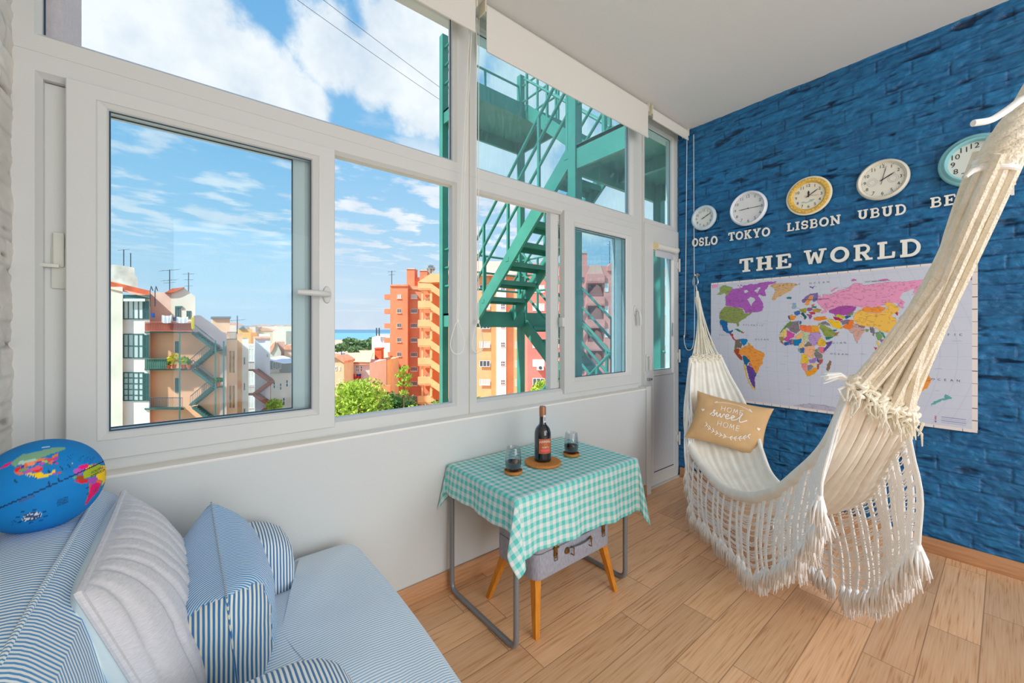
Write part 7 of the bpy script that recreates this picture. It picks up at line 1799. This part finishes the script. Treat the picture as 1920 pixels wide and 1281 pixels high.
# ------------------------------------------------------------------ coral block with its stair tower
M_co = fmat('coral_block', (246, 140, 130), 0.07); M_co2 = fmat('coral_tower', (244, 158, 146), 0.07); M_co3 = fmat('salmon_wall', (244, 190, 170), 0.06); M_cod = mat('coral_inner', (196, 108, 98), 0.95)
t = base('apartment_block', 1040, 51, 'coral red apartment block with open stair bays behind the green stair', 'building')
obuild(blk(989, 1090, 494, 1000, 51, 8.6), 'wall', M_co, t, smooth=0); obuild(blk(1026, 1030, 494, 1000, 50.7, 0.4), 'pier', M_co2, t, smooth=0)
for k, v in enumerate((504, 535, 569.5, 604.5, 639, 674, 709)):
    o = win(t, 998.5, 1021, v, v + 14, 51, M_frame_w, M_pane_s if k not in (6,) else M_pane_d, 3, 1, 0.09); win(t, 1036, 1048, v, v + 14, 51, M_frame_w, M_pane_s, 2, 1, 0.09)
obuild(blk(1086, 1102, 499, 1000, 49.4, 6), 'tower_side', M_co2, t, smooth=0); obuild(blk(1133, 1162, 499, 1000, 49.4, 6), 'tower_wall', M_co2, t, smooth=0); obuild(blk(1102, 1133, 499, 513, 49.4, 6), 'tower_top', M_co2, t, smooth=0)
obuild(blk(1100, 1135, 513, 1000, 52.0, 0.3), 'stairwell', M_cod, t, smooth=0)  # back wall of the open bays, their shade put into a darker coral
c = obuild(blk(1086, 1101, 474, 500, 50.5, 2.4), 'chimney', M_co2, t, smooth=0); obuild(blk(1085.5, 1101.5, 472.5, 474.5, 50.4, 2.6), 'cap', M_conc, c, smooth=0)
for k in range(6):
    v = 513.5 + 42.6 * k
    obuild(blk(1100, 1134, v, v + 15.5, 49.1, 0.3), 'landing_parapet', M_co2, t, smooth=0); obuild(blk(1100, 1134, v + 14, v + 16.5, 49.1, 2.9), 'landing', M_co2, t, smooth=0)
    obuild(poly([(1101, v + 42), (1119, v + 20), (1127, v + 26), (1131, v + 42.6)], 50.2, 0.8), 'stair_slab', M_co3, t, smooth=0)
    obuild(poly([(1086, v + 40), (1099, v + 15), (1099, v + 27), (1088, v + 46)], 49.2, 0.2), 'stair_parapet', M_co2, t, smooth=0)
    win(t, 1134, 1141, v + 18, v + 34, 49.4, M_frame_w, M_pane_s, 1, 1, 0.07); win(t, 1088.5, 1095, v + 6, v + 17, 49.4, M_cod, M_pane_d, 1, 1, 0.05)
obuild(poly([(1101, 514), (1108, 497), (1126, 497), (1132, 514)], 49.3, 3), 'stair_roof', M_co3, t, smooth=0); obuild(poly([(1139, 500), (1147, 492), (1160, 503), (1160, 508), (1139, 508)], 49.2, 3), 'gable', M_co2, t, smooth=0)
obuild(blk(1161, 1300, 503, 1000, 49.0, 8), 'side_wing', M_co3, t, smooth=0)
for v in (520, 575, 632, 690): win(t, 1243, 1253, v, v + 16, 49.0, M_frame_w, M_pane_s, 1, 1, 0.08)
a = S(1013, 694, 50.7); t = osite('air_conditioner', 1013, 694, 50.7, 'white air conditioner box on the coral wall beneath a white window', 'air conditioner')
obuild(MB().box((a[0] - 0.42, 50.45, a[2]), (a[0] + 0.42, 50.95, a[2] + 0.6)), 'case', M_frame_w, t, smooth=0); obuild(MB().lathe([(0.22, 0.0), (0.2, 0.03), (0.08, 0.03), (0, 0.03)], (a[0], 50.45, a[2] + 0.3), 18, axis='y'), 'fan_grille', M_rail, t)
antenna(1143, 452, 494, 50, 'thin leaning mast above the coral stair tower', [(0.85, 0.3, 2)])

# ------------------------------------------------------------------ low houses between the trees and the river
M_sal = fmat('salmon_house', (250, 200, 178), 0.06); M_tile = fmat('salmon_tiles', (246, 196, 166), 0.10, vs=1.5)
t = base('low_house', 667, 60, 'low pale pink house with red eaves and two white windows', 'house')
obuild(blk(642, 693, 681, 1000, 60, 8), 'wall', fmat('pale_rose', (248, 222, 216), 0.05), t, smooth=0); rf = MB(); q = [S(640, 683, 59.6), S(694, 679, 59.6), S(700, 660, 68), S(648, 662, 68)]; rf.add(q + [(x, y, z - .3) for x, y, z in q], [(0, 1, 2, 3), (0, 4, 5, 1), (1, 5, 6, 2), (0, 3, 7, 4), (7, 6, 5, 4)]); obuild(rf, 'roof', M_tile, t, smooth=0)
obuild(blk(641, 693, 679.5, 682, 59.6, 0.4), 'eaves', M_terra, t, smooth=0); win(t, 667, 673.5, 684, 698, 60, M_frame_w, M_pane_d, 2, 2, 0.1); win(t, 675.5, 680, 686, 697, 60, M_frame_w, M_pane_d, 1, 2, 0.1); win(t, 670, 680, 709, 720, 60, M_frame_w, M_pane_d, 2, 1, 0.1)
o = sheet(662, 677.5, 701, 711, 59.4, mat('flag_red', (214, 60, 70), 0.8), 'red and blue flag hanging on the pale pink house', 'flag', 0.12); o.name = 'hanging_flag'; del o['group']
o.data.materials.append(mat('flag_blue', (60, 84, 150), 0.8)); o.data.materials.append(mat('flag_yellow', (240, 150, 60), 0.8))
for k, p in enumerate(o.data.polygons): q = k % 65; p.material_index = 1 if (q % 5 < 2 and q // 5 > 4) else (2 if 3 <= q // 5 <= 4 and q % 5 < 2 else 0)
t = base('low_house', 634, 56, 'sandy house with an orange verge cut by the sash of the left window', 'house')
obuild(poly([(600, 672), (630, 670), (645, 680), (645, 1000), (600, 1000)], 56, 3.4), 'wall', fmat('sandy', (246, 216, 176), 0.06), t, smooth=0); obuild(poly([(600, 671), (631, 667), (646, 677), (645, 681), (630, 671), (600, 674)], 55.7, 3.8), 'roof', M_terra2, t, smooth=0); win(t, 628, 632, 687, 695, 56, M_frame_w, M_pane_d, 1, 1, 0.1); win(t, 636, 638.5, 688, 695, 56, M_frame_w, M_pane_d, 1, 1, 0.08); win(t, 635.5, 638, 711, 719, 56, M_frame_w, M_pane_d, 1, 1, 0.08)
t = base('low_house', 707, 68.5, 'peach house with a red chimney in front of the orange tower', 'house')
obuild(blk(692.5, 726, 675, 1000, 68.5, 7), 'wall', fmat('apricot', (250, 206, 160), 0.06), t, smooth=0); rf = MB(); q = [S(690, 677, 68.2), S(729, 674, 68.2), S(726, 657, 76.5), S(672, 657, 76.5)]; rf.add(q, [(0, 1, 2, 3)]); obuild(rf, 'roof', M_tile, t, smooth=0)
c = obuild(blk(702.5, 714.5, 655, 677, 67.6, 1.4), 'chimney', M_terra, t, smooth=0); obuild(blk(702, 715, 652.5, 655, 67.5, 1.6), 'cap', M_terra, c, smooth=0)
obuild(blk(684, 732, 723, 735, 52, 0.4).box((S(684, 735, 52.1)[0], 52.1, GZ), (S(732, 735, 52.1)[0], 52.4, S(0, 735, 52.1)[2])), 'garden_wall', fmat('orange_garden_wall', (246, 160, 110), 0.12), loc=tuple(MO @ Vector((S(708, 735, 52)[0], 52, GZ))), smooth=0); tag(bpy.data.objects['garden_wall'], 'orange garden wall at the foot of the orange tower above the trees', 'garden wall')
t = base('white_block', 713, 150, 'whitish block beyond the trees beside the orange tower', 'building')
obuild(blk(697, 731, 632, 680, 150, 8), 'wall', fmat('haze_white', (238, 228, 232)), t, smooth=0); obuild(blk(704, 731, 627, 632, 151, 6), 'roof_room', fmat('haze_rose', (236, 212, 212)), t, smooth=0)
for u in (706, 711): obuild(MB().tube([S(u, 630, 149), S(u, 615, 149)], 0.25, 5), 'mast', M_rail, t)

def tree(name, u, v_top, v_mid, D, rx, lm, label, n, lumps, seed, size=0.16, group='trees in the gardens below'):
    t = base(name, u, D, label, 'tree', group); r = np.random.default_rng(seed); c = np.array(S(u, v_mid, D)); top = S(u, v_top, D)[2]; rz = max(0.5, top - c[2])
    tk = MB().tube([(c[0], D, GZ), (c[0] + 0.1, D, (GZ + c[2]) / 2), tuple(c)], [0.30, 0.22, 0.12], 8)
    for k in range(5):
        a = k * 1.26; tk.tube([(c[0], D, c[2] - rz * 0.6), tuple(c + np.array((math.cos(a) * rx * .6, math.sin(a) * rx * .5, rz * .3)))], [0.10, 0.03], 6)
    obuild(tk, 'trunk', M_bark, t); mb = MB()
    for k in range(lumps):
        d = r.normal(size=3); d /= np.linalg.norm(d); q = c + d * np.array((rx, rx * .8, rz)) * 0.62 * r.random() ** .4
        leaf_cloud(mb, q, rx * .42, rx * .42, rz * .40, n // lumps, size, int(r.integers(1e6)))
    leaf_cloud(mb, c, rx * 0.8, rx * 0.7, rz * 0.8, n // 3, size, seed + 1); obuild(mb, 'crown', lm, t, smooth=0, fix=False); return t
tree('garden_tree', 672, 693, 775, 21, 2.35, M_leaf_y, 'lime green tree nearest the sill in the open left window', 6500, 16, 31, 0.10)
tree('garden_tree', 748, 722, 775, 26, 1.75, M_leaf_d, 'darker green tree below the orange tower', 5200, 12, 32, 0.11)
tree('garden_tree', 790, 752, 795, 20, 2.6, M_leaf_y, 'low lime green bushes along the sill of the open left window', 5200, 14, 36, 0.09)
tree('garden_tree', 832, 735, 775, 25, 1.3, M_leaf_g, 'green tree behind the thick green post', 2400, 8, 33, 0.11)
tree('garden_tree', 1022, 704, 750, 30, 1.5, M_leaf_y, 'yellow-green tree top at the foot of the coral block', 3000, 9, 34, 0.11)
tree('garden_tree', 903, 735, 775, 26, 0.9, M_leaf_y, 'small lime green tree top at the foot of the yellow block', 1300, 6, 35, 0.11)
t = base('slender_tree', 758, 24, 'slender sapling with a thin straight stem before the orange tower', 'tree')
obuild(MB().tube([(S(757, 619, 24)[0], 24, GZ), S(758, 760, 24), S(757, 700, 24)], [0.08, 0.05, 0.02], 6), 'trunk', M_bark, t); mb = MB()
for k, (du, v) in enumerate(((-8, 705), (-3, 695), (4, 712), (8, 722), (-6, 720), (2, 690), (0, 735), (9, 705))): leaf_cloud(mb, S(757 + du, v, 24), 0.28, 0.28, 0.16, 90, 0.08, 50 + k)
obuild(mb, 'crown', M_leaf_y, t, smooth=0, fix=False)
for u, vt, vm, D, rx, lb in ((660, 631, 645, 150, 4.2, 'flat topped far pine beside the river'), (682, 634, 648, 155, 5.5, 'broad far tree cluster below the horizon'), (640, 643, 652, 165, 5, 'low far trees at the sash edge below the river'), (697, 632, 640, 158, 2.4, 'small far tree next to the whitish block'), (666, 648, 656, 140, 3.5, 'lower far tree in front of the flat topped pine')):
    tree('distant_tree', u, vt, vm, D, rx, M_leaf_f, lb, 1500, 8, int(u), 0.6, 'far trees by the river')

# ------------------------------------------------------------------ green steel fire stair beside the balcony
fe = thing('fire_escape', (3.78, 4.08, GZ), 'green painted steel fire stair standing outside the middle window', 'fire stair')
XA, XB, XC, XD, YN, YF = 3.0, 3.62, 3.86, 4.55, 2.73, 5.43
def gp(mb, name): return mb.build(name, M_green, fe, smooth=0)
for x, y in ((XA, YN), (XA, YF), (XD, YN), (XD, YF)): gp(MB().box((x - .05, y - .05, GZ), (x + .05, y + .05, 5.78)), 'post')
for z in (1.5, 4.6, -1.6):
    gp(MB().box((XA - .03, 4.52, z - .03), (XD + .03, YF + .06, z)).box((XA - .03, 4.49, z - .20), (XD + .03, 4.53, z + .01)).box((XA - .03, YF + .03, z - .2), (XD + .03, YF + .07, z + .01)).box((XA - .03, 4.5, z - .2), (XA + .0, YF + .05, z)).box((XD, 4.5, z - .2), (XD + .03, YF + .05, z)), 'landing')
for z in (0.0, 3.1):
    gp(MB().box((XA - .03, 1.95, z - .04), (XD + .03, YN + .06, z - .005)).box((XA - .03, YN + .03, z - .24), (XD + .03, YN + .07, z)).box((XA - .03, 1.95, z - .24), (XA, YN + .05, z)).box((XD, 1.95, z - .24), (XD + .03, YN + .05, z)).box((3.75, 1.95, z - .18), (3.80, YN + .05, z)), 'landing')
def steps(xl, xr, y0, z0, y1, z1):
    n = int(round(abs(z1 - z0) / 0.19))
    for x in (xl, xr):
        a, b = Vector((x, y0, z0 - 0.05)), Vector((x, y1, z1 - 0.05)); gp(MB().bar(a, b, 0.035, 0.17), 'stringer')
    for k in range(1, n):
        f = k / n; y, z = y0 + (y1 - y0) * f, z0 + (z1 - z0) * f; s = 1 if y1 > y0 else -1
        gp(MB().box((xl + .018, y - .11, z - .035), (xr - .018, y + .11, z - .015)).box((xl + .018, y - s * .11 - .008, z - .09), (xr - .018, y - s * .11 + .008, z - .015)).box((xl + .018, y + s * .11 - .006, z - .07), (xr - .018, y + s * .11 + .006, z - .015)), 'tread')
    for x in (xl, xr):
        for h in (0.42, 0.70, 0.98): gp(MB().tube([(x, y0, z0 + h), (x, y1, z1 + h)], 0.018, 8), 'handrail')
        for f in (0.10, 0.40, 0.72, 0.97):
            y, z = y0 + (y1 - y0) * f, z0 + (z1 - z0) * f; gp(MB().bar((x, y, z - 0.02), (x, y, z + 0.98), 0.03).box((x - .022, y - .03, z - .05), (x + .022, y + .03, z + .0)), 'baluster')
steps(XA, XB, 4.52, 1.5, YN + .05, 3.1)
steps(XC, XD - .03, 4.66, 1.5, 2.95, 0.0)
steps(XC, XD - .03, YN + .05, 3.1, 4.52, 4.6)
steps(XA, XB, YN + .05, 0.0, 4.52, -1.6)
def guard(p, q, z):
    for h in (0.42, 0.70, 0.98): gp(MB().tube([(*p, z + h), (*q, z + h)], 0.018, 8), 'handrail')
    n = 2
    for k in range(n + 1):
        x, y = p[0] + (q[0] - p[0]) * k / n, p[1] + (q[1] - p[1]) * k / n; gp(MB().bar((x, y, z), (x, y, z + .98), 0.03), 'baluster')
for z in (1.5, 4.6): guard((XA, YF), (XD, YF), z); guard((XA, 4.55), (XA, YF), z); guard((XD, 4.55), (XD, YF), z)
guard((XA, 2.0), (XA, YN), 3.1); guard((XD, 2.0), (XD, YN), 3.1); guard((XD, 2.0), (XD, YN), 0.0)

# plastered pier outside the wide window, and two cables across the sky
tag(MB().box((-0.95, 1.93, 1.95), (-0.336, 2.2, 6.0)).build('outer_pier', mat('rough_pink_render', (224, 208, 212), 0.95, var=0.05, vscale=60, bump=0.4, bscale=90), loc=(-0.6, 2.06, 1.95), smooth=0), 'rough pale pink plaster pier outside the wide window', 'pier', kind='structure')
for p, q, lb in (((440, -84), (900, 238), 'dark cable crossing the sky, lower of the two'), ((480, -96), (960, 262), 'thin cable crossing the sky, upper of the two')):
    a, b = MO @ Vector(S(*p, 9.0)), MO @ Vector(S(*q, 14.0)); m_ = (a + b) / 2 - Vector((0, 0, 0.05))
    tag(MB().tube([tuple(x) for x in spline([a, m_, b], 16)], 0.006, 5).build('overhead_cable', M_rail, loc=tuple(a)), lb, 'cable', 'cables across the sky')
for o in list(COL.objects):
    if '_w' in o.keys(): del o['_w']
